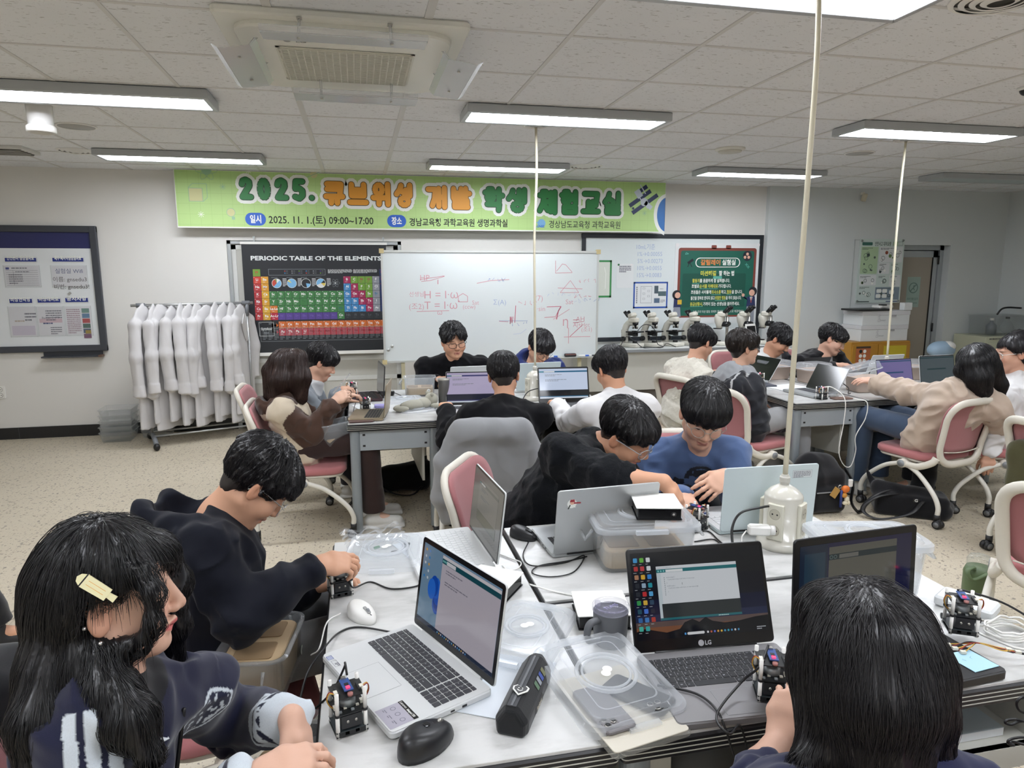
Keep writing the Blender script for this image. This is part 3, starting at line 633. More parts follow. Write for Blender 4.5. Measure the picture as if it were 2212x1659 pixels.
for i,cx in enumerate((3.05,5.05,6.95,8.95)):
 cxx,cyy=gx+cx*cs,gz-1.95*cs;b.ring(cxx,cyy,.049,.004,M_PW,.0022);cl=('c24a3c','7ab3d8','d8d8d8','d6a93c')
 wedges=((0,.5,'78b2dc'),(.5,.62,'e0e0e0'),(.62,.7,'8a8a4a'),(.7,1,'c24a3c'))if i==0 else((-.2,.72,'78b2dc'),(.72,.8,'e2d36a'))if i==1 else((.15,.35,'78b2dc'),)if i==2 else((.5,.95,'78b2dc'),(-.05,.25,'d8d8d8'),(.25,.38,'d8c25a'))
 for a0,a1,h_ in wedges:b.poly([(cxx,cyy)]+[(cxx+.045*math.cos(-PI/2*0+2*PI*(a0+(a1-a0)*j/12)-PI*.75),cyy+.045*math.sin(2*PI*(a0+(a1-a0)*j/12)-PI*.75))for j in range(13)],mat('pie_'+h_,h_,.5),.002)
 b.para(cxx-.05,cyy+.058,.1,1,.008,M_PG,.002,i).para(cxx+.06,cyy+.045,.04,7,.0125,M_PW,.002,i+3)
acx,acy=gx+10.9*cs,gz-1.95*cs
for a in(0,1.05,2.1):b.line([(acx+.045*math.cos(t_)*math.cos(a)-.016*math.sin(t_)*math.sin(a),acy+.045*math.cos(t_)*math.sin(a)+.016*math.sin(t_)*math.cos(a))for t_ in[2*PI*j/16 for j in range(17)]],.002,M_PG,.002)
b.disc(acx,acy,.008,M_PW,.0022)
kx,ky=gx+.03,gz-9.2*cs
b.frame(kx,ky,kx+1.95*cs,ky+1.95*cs,.003,M_PW,.002).text('Symbol',kx+.95*cs,ky+.85*cs,.036,M_PW,.002,'c',.03).para(kx+.6*cs,ky+.45*cs,.05,3,.012,M_PG,.002,2).para(kx+.1*cs,ky+1.75*cs,.03,1,.01,M_PG,.002).para(kx+1.3*cs,ky+1.75*cs,.04,2,.01,M_PG,.002)
kz=pz0+.12;b.frame(kx+.01,kz,px1-.04,kz+.145,.003,M_PG,.002)
for i in range(24):b.para(kx+.03+i*.058,kz+.13,.045,8,.0155,M_PG,.002,i,.3)
b.build('printed_sheet',ps)
b=MB().push(wallplane(PY));b.b2((px0-.01,pz1-.004,-.006),(px1+.01,pz1+.02,.008),M_WHT).b2((px0-.01,pz0-.03,-.006),(px1+.01,pz0+.004,.008),M_WHT);b.build('rail',ps)
b=MB().push(wallplane(PY))
for u in(.12,1.42):b.b2((px0+u,pz1+.0,.0),(px0+u+.012,pz1+.07,.004),mat('clip_clear','bfc6c6',.2)).b2((px0+u-.004,pz1+.06,-.004),(px0+u+.016,pz1+.075,.006),mat('clip_clear'))
b.build('clip',ps)
# whiteboard fixed to the wall
M_WB=mat('whiteboard','dfe6e6',.12,coat=.3);M_WFR=mat('board_dark','2c3036',.35,.2);M_WBF=mat('whiteboard_frame','d3d6d2',.35,.4)
WY=WALL_Y-.012;wX=lambda px,py:atY(px,py,WY).x;wZ=lambda px,py:atY(px,py,WY).z
t=empty('fixed_whiteboard',(0,0,0),0,'whiteboard in a dark frame on the wall behind the microscopes','whiteboard')
x0,x1,z0,z1=2.49,4.775,.83,2.065
b=MB().push(wallplane(WY));b.b2((x0,z0,-.01),(x1,z1,.012),M_WB)
M_MK=mat('marker_blue','9fb0cf',.5);M_MR=mat('marker_red','d59aa6',.5);M_MK2=mat('marker_pale','c3cede',.5)
for i,s_ in enumerate(('10mL기준','1%→0.00055','5%→0.00273','10%→0.0055','15%→0.0083')):b.text(s_,wX(1374+(3 if i else 0),540),wZ(1380,538+15.2*i),.07,M_MK,.0125,'l',-.004,sx=.85)
b.build('panel',t)
b=MB().push(wallplane(WY));f_=.05
b.b2((x0,z0,-.01),(x1,z0+f_,.022),M_WFR).b2((x0,z1-f_,-.01),(x1,z1,.022),M_WFR).b2((x0,z0,-.01),(x0+f_,z1,.0215),M_WFR).b2((x1-f_,z0,-.01),(x1,z1,.0215),M_WFR);b.build('frame',t,bevel=.004)
def sheet_on(name,px0,px1,py0,py1,mm,label,cat,draw,th=.002,off=.013,frame=None,group=None):
 b=MB().push(wallplane(WY));xa,xb=wX(px0,(py0+py1)/2),wX(px1,(py0+py1)/2);za,zb=wZ(px0,py1),wZ(px0,py0)
 b.b2((xa,za,off),(xb,zb,off+th),mm);
 if frame:b.frame(xa,za,xb,zb,frame[1],frame[0],off+th+.0004)
 draw(b,xa,za,xb,zb,off+th+.0006);return b.build(name,label=label,cat=cat,group=group)
M_GFR=mat('frame_green','3f8c52',.5);M_BFR=mat('frame_blue','2d55a8',.5);M_PAPW=mat('paper_white','dfe2e2',.6)
sheet_on('framed_sheet',1262,1320,562,643,mat('paper_cream','d7dbd0',.6),'green-bordered sheet half hidden behind the rolling whiteboard','sheet',lambda b,a,c_,d_,e,z:b.line([(d_-.09,e-.08),(d_-.07,e-.15),(d_-.075,c_+.1)],.006,M_BW,z),frame=(M_GFR,.022))
def dqr(b,a,c_,d_,e,z):
 b.para(a+.03,e-.035,d_-a-.06,4,.02,M_PT,z,3,.6).disc(a+.02,e-.01,.012,mat('magnet_green','2f6d45',.4),z+.004).disc(d_-.03,e-.01,.012,mat('magnet_white','e6e3e3',.4),z+.004)
sheet_on('paper_sheet',1331,1367,570,622,M_PAPW,'small white printed sheet held by magnets, left of the chalk drawing poster','sheet',dqr)
def dblue(b,a,c_,d_,e,z):
 b.frame(a+.09,c_+.06,a+.23,e-.05,.003,M_PT,z)
 for i in range(5):b.frame(a+.115+(.06 if i%2 else 0),c_+.10+.03*i,a+.145+(.06 if i%2 else 0),c_+.12+.03*i,.002,M_PT,z)
 for x,y,w_,h_,m_ in((.26,.17,.05,.09,'4f5d66'),(.31,.14,.1,.055,'55686d'),(.26,.06,.07,.055,'5b6f86')):b.q(a+x,c_+y,a+x+w_,c_+y+h_,mat('photo_'+m_,m_,.4),z)
 b.para(a+.33,c_+.22,.07,1,.012,M_PT,z).para(a+.34,c_+.09,.06,3,.012,M_PT,z,4)
 for i in range(9):b.q(a+.035,c_+.06+.022*i,a+.05,c_+.073+.022*i,M_PT,z)
sheet_on('framed_sheet',1367,1441,609,666,M_PAPW,'blue-bordered landscape sheet with a floor plan and small photos','sheet',dblue,frame=(M_BFR,.018))
M_CHK=mat('poster_chalkgreen','1f6152',.5);M_CH2=mat('poster_chalkdark','1a5346',.5);M_CBR=mat('poster_brown','84443a',.5);M_YL=mat('print_yellow','d9d455',.5);M_ORP=mat('print_peach','e08a4a',.5);M_TEAL=mat('print_teal','5fb0a0',.5);M_SKN=mat('print_skin','e3b39c',.5);M_HAIR=mat('print_hair','24262e',.5);M_NVP=mat('print_uniform','2b345c',.5);M_GRS=mat('print_skirt','8f949e',.5)
def dgal(b,a,c_,d_,e,z):
 X_=lambda px:a+(px-1455)/(1636-1455)*(d_-a);Z_=lambda py:e-(py-525)/(700-525)*(e-c_)
 b.rr(X_(1462),Z_(686),X_(1629),Z_(535),.03,M_CBR,z).rr(X_(1467),Z_(682),X_(1624),Z_(541),.025,M_CHK,z+.0004)
 for q_ in(1531,1562):b.rr(X_(q_),Z_(537),X_(q_+11),Z_(529),.01,M_CBR,z)
 b.q(X_(1490),Z_(700),X_(1505),Z_(686),M_CBR,z).q(X_(1500),Z_(700),X_(1580),Z_(692),M_PAPW,z+.0002)
 b.rr(X_(1472),Z_(664),X_(1608),Z_(590),.02,M_CH2,z+.0008)
 b.rr(X_(1498),Z_(577),X_(1594),Z_(556),.07,M_BW,z+.001).rr(X_(1500),Z_(575.5),X_(1592),Z_(557.5),.06,M_CHK,z+.0014)
 b.text('갈릴레이',X_(1509),Z_(571),.072,M_ORP,z+.002,'l',.03,width=X_(1551)-X_(1509)).text('실험실',X_(1555),Z_(571),.072,M_BW,z+.002,'l',.03,width=X_(1584)-X_(1555))
 b.text('미션해결',X_(1510),Z_(594),.062,M_YL,z+.002,'l',.03,width=X_(1543)-X_(1510)).text('잘 하는 법',X_(1549),Z_(594),.062,M_BW,z+.002,'l',.03,width=X_(1582)-X_(1549))
 rows=(('활동지','를 꼼꼼하게 잘 살펴봅니다.',0,1493,1510,1574),('조별로 ',None,1,1493,1510,0),('','',2,0,0,0))
 def ln(y,parts,pxs,pxe):
  tot=sum(text_geo(s_,.02)[3]-text_geo(s_,.02)[2]+.12 for s_,_ in parts);x=X_(pxs);k=(X_(pxe)-X_(pxs))/tot
  for s_,m_ in parts:
   wd=(text_geo(s_,.02)[3]-text_geo(s_,.02)[2])*k;b.text(s_,x,Z_(y),.048,m_,z+.002,'l',.02,width=wd)
   if m_ is M_YL:b.q(x,Z_(y)-.016,x+wd,Z_(y)-.010,M_TEAL,z+.0018)
   x+=wd+.12*k
 ln(609,(('활동지',M_YL),('를 꼼꼼하게 잘 살펴봅니다.',M_BW)),1493,1574);ln(621,(('조별로',M_BW),('순서를 차례대로',M_YL),('기다립니다.',M_BW)),1492,1578)
 ln(634,(('조원들은 사이좋게',M_BW),('의사소통',M_YL),('하고,',M_BW),('협동',M_YL),('을 합니다.',M_BW)),1491,1603);ln(647,(('물건을 함부로 만지지 않고',M_BW),('위험한 행동',M_YL),('을 하지 않습니다.',M_BW)),1491,1601);ln(660,(('응급상황시,',M_YL),('가까이 있는 선생님을 불러주세요.',M_BW)),1490,1598)
 b.text('다른 조의 미션 활동 과제와 결과를 보면 스스로 해결해봐요',X_(1497),Z_(676),.035,M_BW,z+.002,'l',0,width=X_(1607)-X_(1497)).line([(X_(1479),Z_(673)),(X_(1486),Z_(670)),(X_(1484),Z_(676)),(X_(1493),Z_(674))],.006,M_BW,z+.002)
 b.rr(X_(1537),Z_(602),X_(1556),Z_(596),.01,M_TEAL,z+.0016).disc(X_(1609),Z_(552),.06,mat('photo_round','2b2f3a',.4),z+.002)
 for q_,y in((1604,555),(1612,555),(1609,548)):b.disc(X_(q_),Z_(y),.018,M_SKN,z+.0024)
 b.line([(X_(1476),Z_(549)),(X_(1483),Z_(548)),(X_(1478),Z_(545)),(X_(1476),Z_(549))],.006,M_TEAL,z+.002)
 for q_,y in((1608,571),(1612,576)):b.line([(X_(q_)-.02,Z_(y)),(X_(q_)+.02,Z_(y))],.008,M_TEAL,z+.002).line([(X_(q_),Z_(y)-.02),(X_(q_),Z_(y)+.02)],.008,M_TEAL,z+.002)
 b.line([(X_(1482),Z_(568)),(X_(1493),Z_(560))],.03,M_HAIR,z+.002).line([(X_(1486),Z_(566)),(X_(1482),Z_(576))],.008,M_HAIR,z+.002).line([(X_(1486),Z_(566)),(X_(1491),Z_(576))],.008,M_HAIR,z+.002)
 b.disc(X_(1461),Z_(636),.055,M_HAIR,z+.003).disc(X_(1463),Z_(637),.036,M_SKN,z+.0034).poly([(X_(1455),Z_(664)),(X_(1471),Z_(664)),(X_(1468),Z_(643)),(X_(1456),Z_(643))],M_NVP,z+.003).poly([(X_(1453),Z_(684)),(X_(1471),Z_(684)),(X_(1469),Z_(663)),(X_(1456),Z_(663))],M_GRS,z+.0032).q(X_(1463),Z_(657),X_(1472),Z_(647),mat('print_book','d8b23c',.5),z+.0036).q(X_(1456),Z_(697),X_(1459),Z_(684),M_SKN,z+.003).q(X_(1464),Z_(697),X_(1467),Z_(684),M_SKN,z+.003)
 b.disc(X_(1625),Z_(630),.055,M_HAIR,z+.003).disc(X_(1623),Z_(633),.038,M_SKN,z+.0034).poly([(X_(1612),Z_(664)),(X_(1632),Z_(664)),(X_(1630),Z_(641)),(X_(1614),Z_(641))],M_NVP,z+.003).poly([(X_(1612),Z_(697)),(X_(1630),Z_(697)),(X_(1630),Z_(663)),(X_(1613),Z_(663))],M_GRS,z+.0032).poly([(X_(1614),Z_(644)),(X_(1604),Z_(643)),(X_(1604),Z_(638)),(X_(1616),Z_(650))],M_NVP,z+.0034).disc(X_(1604),Z_(638),.02,M_SKN,z+.0038).poly([(X_(1619),Z_(642)),(X_(1625),Z_(642)),(X_(1622),Z_(655))],M_BW,z+.0036).q(X_(1621),Z_(655),X_(1623),Z_(643),mat('print_tie','b4574a',.5),z+.004)
 for px,py in((1459,529),(1632,528)):b.disc(X_(px),Z_(py),.02,mat('magnet_white'),z+.004)
sheet_on('chalkboard_poster',1455,1636,525,700,M_PAPW,'white poster printed with a green chalkboard of lab rules and two pupils','poster',dgal)
MB().push(wallplane(WY)).lathe([(.0,0),(.02,0),(.02,.012),(.0,.012)],mat('magnet_red','8e2a33',.4),14,cap=False).build('magnet',loc=(wX(1452,695),0,0)).location.z=0
bpy.data.objects['magnet.001'].location=(wX(1452,695),-.013,wZ(1452,695));tag(bpy.data.objects['magnet.001'],'round dark red magnet below the chalkboard poster','magnet')
# safety poster on the right wall
SY=WR-.004;b=MB().push(wallplane(SY));xa,xb=atY(1857,585,SY).x-.03,atY(1945,585,SY).x+.02;za,zb=atY(1850,655,SY).z,atY(1857,516,SY).z
M_SP=mat('poster_mint','ccd9d3',.35);M_SG=mat('poster_sage','b3cda6',.45);M_SB=mat('poster_slate','8494a0',.45);M_SD=mat('poster_dark','4b5a55',.5)
b.b2((xa,za,0),(xb,zb,.008),M_SP);W_,H_=xb-xa,zb-za;z=.0085
U=lambda u:xa+u*W_;VV=lambda v:zb-v*H_
b.rr(U(.05),VV(.10),U(.28),VV(.05),.01,mat('poster_teal','3f6f62',.5),z).text('안전사고 대처요령',U(.33),VV(.10),.056,M_SD,z,'l',.02,width=.36*W_).q(U(.74),VV(.10),U(.85),VV(.04),M_SG,z).frame(U(.74),VV(.10),U(.96),VV(.04),.003,M_SD,z)
rg=random.Random(5)
for u0,u1,v0,v1,m_ in((.04,.42,.12,.54,M_SG),(.45,.97,.12,.36,M_PAPW),(.45,.70,.37,.54,M_PAPW),(.72,.97,.37,.54,M_SP),(.04,.42,.56,.72,M_PAPW),(.45,.70,.56,.74,M_SP),(.72,.97,.56,.74,M_PAPW),(.42,.97,.75,.95,M_SB),(.04,.40,.73,.95,M_SP)):
 b.rr(U(u0),VV(v1),U(u1),VV(v0),.008,m_,z).para(U(u0+.02),VV(v0+.025),(u1-u0)*W_*.6,2,.014,M_SD,z+.0004,int(u0*90+v0*70))
 n_=int((u1-u0)*(v1-v0)*60)+2
 for _ in range(n_):
  uu,vv=u0+.04+rg.random()*(u1-u0-.08),v0+.07+rg.random()*max(.01,v1-v0-.10);rr_=.010+rg.random()*.014
  if rg.random()<.5:b.disc(U(uu),VV(vv),rr_,(M_SD,mat('print_olive','6d8a55',.5),M_BW)[rg.randrange(3)],z+.0008,12)
  else:b.ring(U(uu),VV(vv),rr_+.006,.005,M_SD,z+.0008,12)
for u0,v0 in((.45,.78),(.58,.78),(.44,.86),(.58,.86),(.74,.80)):b.rr(U(u0),VV(v0+.06),U(u0+.11),VV(v0),.012,M_BW,z+.001)
b.disc(U(.61),VV(.21),.022,mat('print_flame','8e4a34',.5),z+.001).q(U(.05),VV(.985),U(.3),VV(.97),M_SD,z).q(U(.68),VV(.985),U(.95),VV(.97),mat('print_slate'),z)
for u,v in((.04,.03),(.96,.02),(.03,.97),(.96,.97)):b.push(T(U(u),VV(v),.008)).lathe([(.016,0),(.014,.006),(.001,.007)],mat('screw_cap','9da29f',.3,.5),12);b.pop()
b.build('safety_poster',label='pale green laboratory safety poster on the right-hand wall',cat='poster')
# rolling whiteboard
rb=empty('rolling_whiteboard',(0,0,0),0,'large white board on a stand, covered in faint red and blue writing','whiteboard')
RY=6.90;rX=lambda px,py:atY(px,py,RY).x;rZ=lambda px,py:atY(px,py,RY).z
x0,x1,z0,z1=.235,2.445,.755,1.84
b=MB().push(wallplane(RY));b.b2((x0,z0,-.012),(x1,z1,.0),M_WB)
z=.0006
for st,px,py,sz_,mm in(('H = I·ω',917,645,.11,M_MR),('T = I·ω̇',917,668,.11,M_MR),('(조2)',884,668,.075,M_MR),('HP',908,606,.08,M_MR),('선생님',884,640,.055,M_MR),('Sat',1020,658,.06,M_MR),('(ccw)',1000,667,.06,M_MR),('Σ(A)',1066,658,.07,M_MK),('(7)',1156,650,.08,M_MR),('·sin',1160,672,.07,M_MR),('Sat',1222,657,.07,M_MR),('η =',1216,704,.13,M_MR),('AH',1244,694,.07,M_MR),('Aj+Hcc',1238,706,.06,M_MR),('(조1)',1256,716,.06,M_MR),('ω',945,680,.07,M_MR)):
 b.text(st,rX(px,py),rZ(px,py),sz_,mm,z,'l',-.008)
def stroke(pts,m_,wd=.006):b.line([(rX(*p),rZ(*p))for p in pts],wd,m_,z)
M_MR2=mat('marker_red_strong','c9657c',.5)
stroke([(907,604),(960,596)],M_MR2,.004);stroke([(910,608),(930,606),(960,597)],M_MR2,.004);stroke([(946,604),(946,614)],M_MR2);stroke([(900,673),(970,671)],M_MR)
stroke([(990,640),(1000,634),(1010,640),(1010,652),(990,652),(990,640)],M_MR);stroke([(1030,612),(1060,606),(1100,604)],M_MR)
stroke([(1078,693),(1140,693)],M_MK,.005);stroke([(1114,660),(1112,697)],M_MR2,.007);stroke([(1102,684),(1102,700),(1104,684),(1106,698),(1108,684)],M_MR2,.006);stroke([(1078,694),(1098,695)],M_MR2,.004)
stroke([(1181,663),(1212,662)],M_MR2,.006);stroke([(1212,662),(1206,672),(1202,690)],M_MR2,.010);stroke([(1176,686),(1200,684),(1208,668)],M_MR2,.005);stroke([(1195,690),(1230,668)],M_MR,.005)
stroke([(1200,563),(1200,590),(1236,589)],M_MR2,.004);stroke([(1202,586),(1215,570),(1222,572),(1236,588)],M_MR2,.004);stroke([(1210,632),(1232,606),(1250,632),(1210,632)],M_MR,.005);stroke([(1205,622),(1258,624)],M_MR)
stroke([(1228,708),(1228,742)],M_MR);stroke([(1218,728),(1275,727)],M_MR);stroke([(1231,727),(1258,702)],M_MR2,.006);stroke([(1243,697),(1262,694)],M_MR)
stroke([(1109,722),(1125,720),(1137,711)],M_MK2)
for i,(px,py)in enumerate(((1215,640),(1240,645),(1262,652),(1228,655),(1250,612),(1052,610),(1180,640),(1120,660),(1105,705))):b.scribble(rX(px,py),rZ(px,py),.2,.05,(M_MK2,M_MR,M_MK)[i%3],z,.004,i)
b.build('panel',rb)
b=MB().push(wallplane(RY))
b.b2((x0-.008,z0-.008,-.02),(x1+.008,z0+.012,.006),M_WBF).b2((x0-.008,z1-.012,-.02),(x1+.008,z1+.008,.006),M_WBF).b2((x0-.008,z0,-.02),(x0+.012,z1,.0055),M_WBF).b2((x1-.012,z0,-.02),(x1+.008,z1,.0055),M_WBF);b.build('frame',rb)
b=MB().push(wallplane(RY));mc=mat('corner_ivory','c9b98a',.5)
for x in(x0,x1):
 for zz in(z0,z1):b.box((x,zz,-.006),(.045,.045,.03),mc)
b.build('corner_cap',rb)
b=MB()
for x in(x0+.18,x1-.18):
 b.b2((x-.018,RY+.02,.08),(x+.018,RY+.05,1.2),mat('stand_ivory','cfc9a8',.45))
 b.b2((x-.02,RY-.28,.06),(x+.02,RY+.30,.10),mat('stand_ivory'))
b.b2((x0+.18,RY+.025,.25),(x1-.18,RY+.045,.29),mat('stand_ivory'));b.build('stand',rb)
b=MB()
for x in(x0+.18,x1-.18):
 for y in(RY-.26,RY+.28):b.cyl((x-.012,y,.03),(x+.012,y,.03),.03,M_BLK).cyl((x,y,.03),(x,y,.07),.008,M_MET)
b.build('caster',rb)
b=MB().push(wallplane(RY));b.b2((x0+1.1,z0-.005,.0),(x1-.02,z0+.004,.06),M_WBF);b.build('pen_tray',rb)
t=tag(MB().push(wallplane(RY)).rbox((rX(1230,768),z0+.022,.03),(.125,.034,.04),mat('eraser_dark','2a2426',.6),.012,.006).box((rX(1230,768),z0+.03,.03),(.115,.008,.041),mat('eraser_rose','8a5a55',.6)).build('eraser'),'dark board eraser on the rolling whiteboard ledge','eraser')
for i,(px,mm,lb)in enumerate(((1190,M_BLU,'blue-capped marker left of the board eraser'),(1258,M_BLU,'blue marker just right of the board eraser'),(1272,mat('marker_dark','33363c',.4),'dark marker at the right end of the board ledge'))):
 xx=rX(px,768);o=MB().cyl((xx-.055,RY-.035,z0+.012),(xx+.025,RY-.035,z0+.012),.008,M_WHT,10).cyl((xx+.02,RY-.035,z0+.012),(xx+.06,RY-.035,z0+.012),.009,mm,10).build('marker_pen',label=lb,cat='marker',group='markers on the board ledge')
for px,py,lb in((847,748,'upper round magnet at the left of the rolling whiteboard'),(839,756,'lower round grey magnet at the left of the rolling whiteboard')):
 MB().push(wallplane(RY)).push(T(rX(px,py),rZ(px,py),0)).lathe([(.016,0),(.016,.006),(.008,.009),(.001,.009)],mat('magnet_steel','b9bcba',.3,.6),16).build('magnet',label=lb,cat='magnet',group='magnets on the rolling whiteboard')
# counter with microscopes
M_CTOP=mat('counter_top','d5d8d6',.3);M_CEDGE=mat('counter_edge','8c9092',.4);M_CBODY=mat('counter_body','c6c6bd',.5);M_TOE=mat('toe_kick','6f6c66',.7)
CY0,CZ=7.02,.80
t=empty('lab_counter',(0,0,0),0,'long cream wall counter carrying the row of microscopes','counter')
b=MB();b.b2((2.36,CY0,CZ-.03),(4.72,7.60,CZ),M_CTOP);b.b2((2.36,CY0-.004,CZ-.034),(4.72,CY0+.006,CZ-.004),M_CEDGE);b.build('worktop',t)
b=MB();b.b2((2.40,CY0+.05,.34),(4.70,7.58,CZ-.034),M_CBODY);b.build('cabinet_body',t)
b=MB();b.b2((2.44,CY0+.12,0),(4.66,7.55,.34),M_TOE);b.build('plinth',t)
M_MWH=mat('scope_white','dcd9cd',.35);M_MBK=mat('scope_black','17181a',.35)
def microscope(x,y,z,rz,label,first=[None]):
 if first[0]is None:
  t=empty('microscope',(0,0,0),0,label,'microscope','white compound microscopes')
  b=MB();b.rbox((0,-.02,.0225),(.17,.24,.045),M_MWH,.03,.015);b.build('base',t)
  arm=MB();pts=spline([(0,.075,.04),(0,.085,.12),(0,.075,.20),(0,.035,.26),(0,-.03,.275)],6)
  arm.tube(pts,[.042]*8+[.040]*8+[.036]*(len(pts)-16),M_MWH,12,flat=((1,0,0),.8));arm.build('arm',t)
  h=MB();h.rbox((0,-.035,.30),(.085,.12,.06),M_MWH,.03,.015);h.push(T(0,.0,.325)@Rx(-.35)).rbox((0,-.02,.02),(.10,.09,.05),M_MWH,.035,.012);h.pop();h.build('head',t)
  for s_ in(-1,1):
   e=MB();e.cyl((s_*.030,.02,.335),(s_*.034,.062,.385),.016,M_MBK,14,.019).cyl((s_*.034,.062,.385),(s_*.035,.068,.393),.021,M_MBK,14,.017);e.build('eyepiece',t)
  n_=MB();n_.cyl((0,-.06,.275),(0,-.06,.245),.035,M_MBK,16,.03)
  for k in range(3):a=2.1*k+.5;n_.cyl((.02*math.cos(a),-.06+.02*math.sin(a),.25),(.026*math.cos(a),-.06+.026*math.sin(a),.205),.011,M_MET if k else M_MBK,10)
  n_.build('objective_turret',t)
  s2=MB();s2.box((0,-.055,.17),(.15,.14,.014),M_MBK).box((0,-.03,.15),(.05,.10,.05),M_MBK).cyl((0,-.06,.12),(0,-.06,.163),.03,M_MBK).cyl((0,-.06,.045),(0,-.06,.07),.028,M_MBK).box((-.06,-.09,.182),(.05,.03,.012),M_MBK);s2.build('stage',t)
  for s_ in(-1,1):
   k=MB();k.cyl((s_*.034,.07,.085),(s_*.068,.07,.085),.028,M_MBK,18).cyl((s_*.066,.07,.085),(s_*.08,.07,.085),.017,M_MBK,14);k.build('focus_knob',t)
  c=MB();c.box((0,.101,.02),(.05,.02,.035),M_MBK);c.push(T(0,.1165,.115)).box((0,0,0),(.045,.002,.03),mat('scope_label','b9c4d0',.5)).box((0,0,.05),(.05,.002,.04),mat('scope_grid','b7b5aa',.5));c.pop();c.build('socket',t)
  first[0]=t;o=t
 else:o=copy_tree(first[0]);relabel(o,label)
 o.location=(x,y,z);o.rotation_euler=(0,0,rz);return o
for px,rz,lb in((1362,.55,'white microscope at the left end of the counter row'),(1404,.5,'second white microscope from the left on the counter'),(1449,.5,'third white microscope from the left on the counter'),(1493,.6,'fourth white microscope from the left, beside the white fleece student')):
 p=atY(px,745,7.28);m_=microscope(p.x,7.28,CZ+.001,rz,lb);m_.scale=(1.0,1.0,1.0)
def stereoscope(x,y,z,rz,label,first=[None]):
 if first[0]is None:
  t=empty('stereo_microscope',(0,0,0),0,label,'microscope','stereo microscopes')
  b=MB();b.rbox((0,0,.02),(.20,.25,.04),M_MWH,.03,.01);b.build('base',t)
  b=MB();b.cyl((0,.09,.04),(0,.09,.33),.016,M_MET).rbox((0,.07,.24),(.06,.09,.06),M_MBK,.02,.01);b.build('pillar',t)
  b=MB();b.push(T(0,0,.28)).lathe([(.03,-.10),(.04,-.06),(.055,-.02),(.062,.03),(.05,.07)],M_MWH,20);b.rbox((0,.03,.07),(.12,.10,.06),M_MWH,.03,.015);b.pop();b.build('head',t)
  for s_ in(-1,1):
   e=MB();e.cyl((s_*.032,.05,.36),(s_*.04,.115,.43),.021,M_MBK,14).cyl((s_*.04,.115,.43),(s_*.042,.125,.44),.026,M_MBK,14,.021);e.build('eyepiece',t)
  for s_ in(-1,1):
   k=MB();k.cyl((s_*.03,.09,.24),(s_*.06,.09,.24),.024,M_MBK,16);k.build('focus_knob',t)
  b=MB();b.cyl((0,-.02,.18),(0,-.02,.19),.05,M_MBK,20).cyl((0,-.02,.04),(0,-.02,.05),.045,M_MBK,20);b.build('stage',t)
  first[0]=t;o=t
 else:o=copy_tree(first[0]);relabel(o,label)
 o.location=(x,y,z);o.rotation_euler=(0,0,rz);return o
for px,rz,lb,dz in((1552,-2.4,'tall stereo microscope standing left of the poster pupil',.0),(1600,-2.6,'stereo microscope behind the student in the black jacket with grey hood',-.03),(1646,-2.6,'last stereo microscope, at the right end of the counter',-.02)):
 p=atY(px,745,7.25);stereoscope(p.x,7.25,CZ+.001,rz,lb)
cable('power_lead',[atY(1373,720,7.16),atY(1390,702,7.12),atY(1408,705,7.12),atY(1418,722,7.12),atY(1420,742,7.1),V((atY(1432,750,7.1).x,7.1,CZ+.006)),V((atY(1400,750,7.1).x,7.12,CZ+.006)),V((atY(1385,748,7.1).x,7.14,CZ+.006))],.004,M_BLK,'black lead looped over the second microscope','cable')
cable('power_lead',[V((atY(1340,745,7.1).x,7.12,CZ+.005)),atY(1352,728,7.14),atY(1372,738,7.1),V((atY(1390,750,7.1).x,7.08,CZ+.005)),V((atY(1425,752,7.1).x,7.06,CZ+.005)),atY(1440,742,7.1),V((atY(1460,752,7.1).x,7.1,CZ+.005))],.004,M_BLK,'black lead lying in front of the left microscopes','cable')
t=empty('adapter_box',(atY(1528,745,7.12).x,7.12,CZ),.2,'small white power unit between the two groups of microscopes','power supply');MB().rbox((0,0,.035),(.13,.10,.07),M_MWH,.012,.01).build('housing',t);MB().box((0,-.051,.03),(.08,.002,.03),mat('scope_grid')).build('vent_panel',t)
t=empty('tablet_screen',(atY(1628,720,7.08).x,7.075,CZ),.3,'small white-framed dark screen beside the last microscope','tablet');MB().push(Rx(-.25)).rbox((0,0,.13),(.16,.012,.24),M_WHT,.004,.002).box((0,-.0068,.13),(.135,.001,.19),M_BLK).build('display',t);MB().box((0,.05,.006),(.12,.1,.01),M_WHT).build('stand',t)
MB().b2((atY(1500,700,7.5).x,7.42,CZ+.001),(atY(1582,700,7.5).x,7.52,CZ+.16),M_PAPW).build('paper_stack',label='white cardboard sheet stack below the chalkboard poster',cat='paper')
# right corner: flammables cabinet, boxes, cream cabinet, tanks
M_YC=mat('cabinet_yellow','b3812c',.4);M_YC2=mat('cabinet_yellow_dark','8c651f',.45)
YX0,YX1,YYF=atY(1838,760,7.12).x,atY(1965,760,7.12).x,7.12
t=empty('safety_cabinet',((YX0+YX1)/2,7.33,0),0,'ochre yellow chemical cabinet under the stacked white boxes','cabinet')
w2=(YX1-YX0)/2;CT=atY(1900,738,7.12).z
b=MB();b.b2((-w2,-.21,.04),(w2,.20,CT),M_YC);b.build('body',t,bevel=.008)
for x0_,x1_ in((-w2+.01,-w2*.12),(-w2*.1,w2-.01)):
 b=MB();b.b2((x0_,-.225,.07),(x1_,-.208,CT-.03),M_YC);b.build('door',t,bevel=.004)
b=MB().push(T(-w2*.62,-.2265,0)@Rx(PI/2));b.q(-.10,CT-.26,.10,CT-.05,mat('label_orange','b5683c',.5),.0006).q(-.10,CT-.075,.10,CT-.05,mat('label_brown','4d3a28',.5),.001)
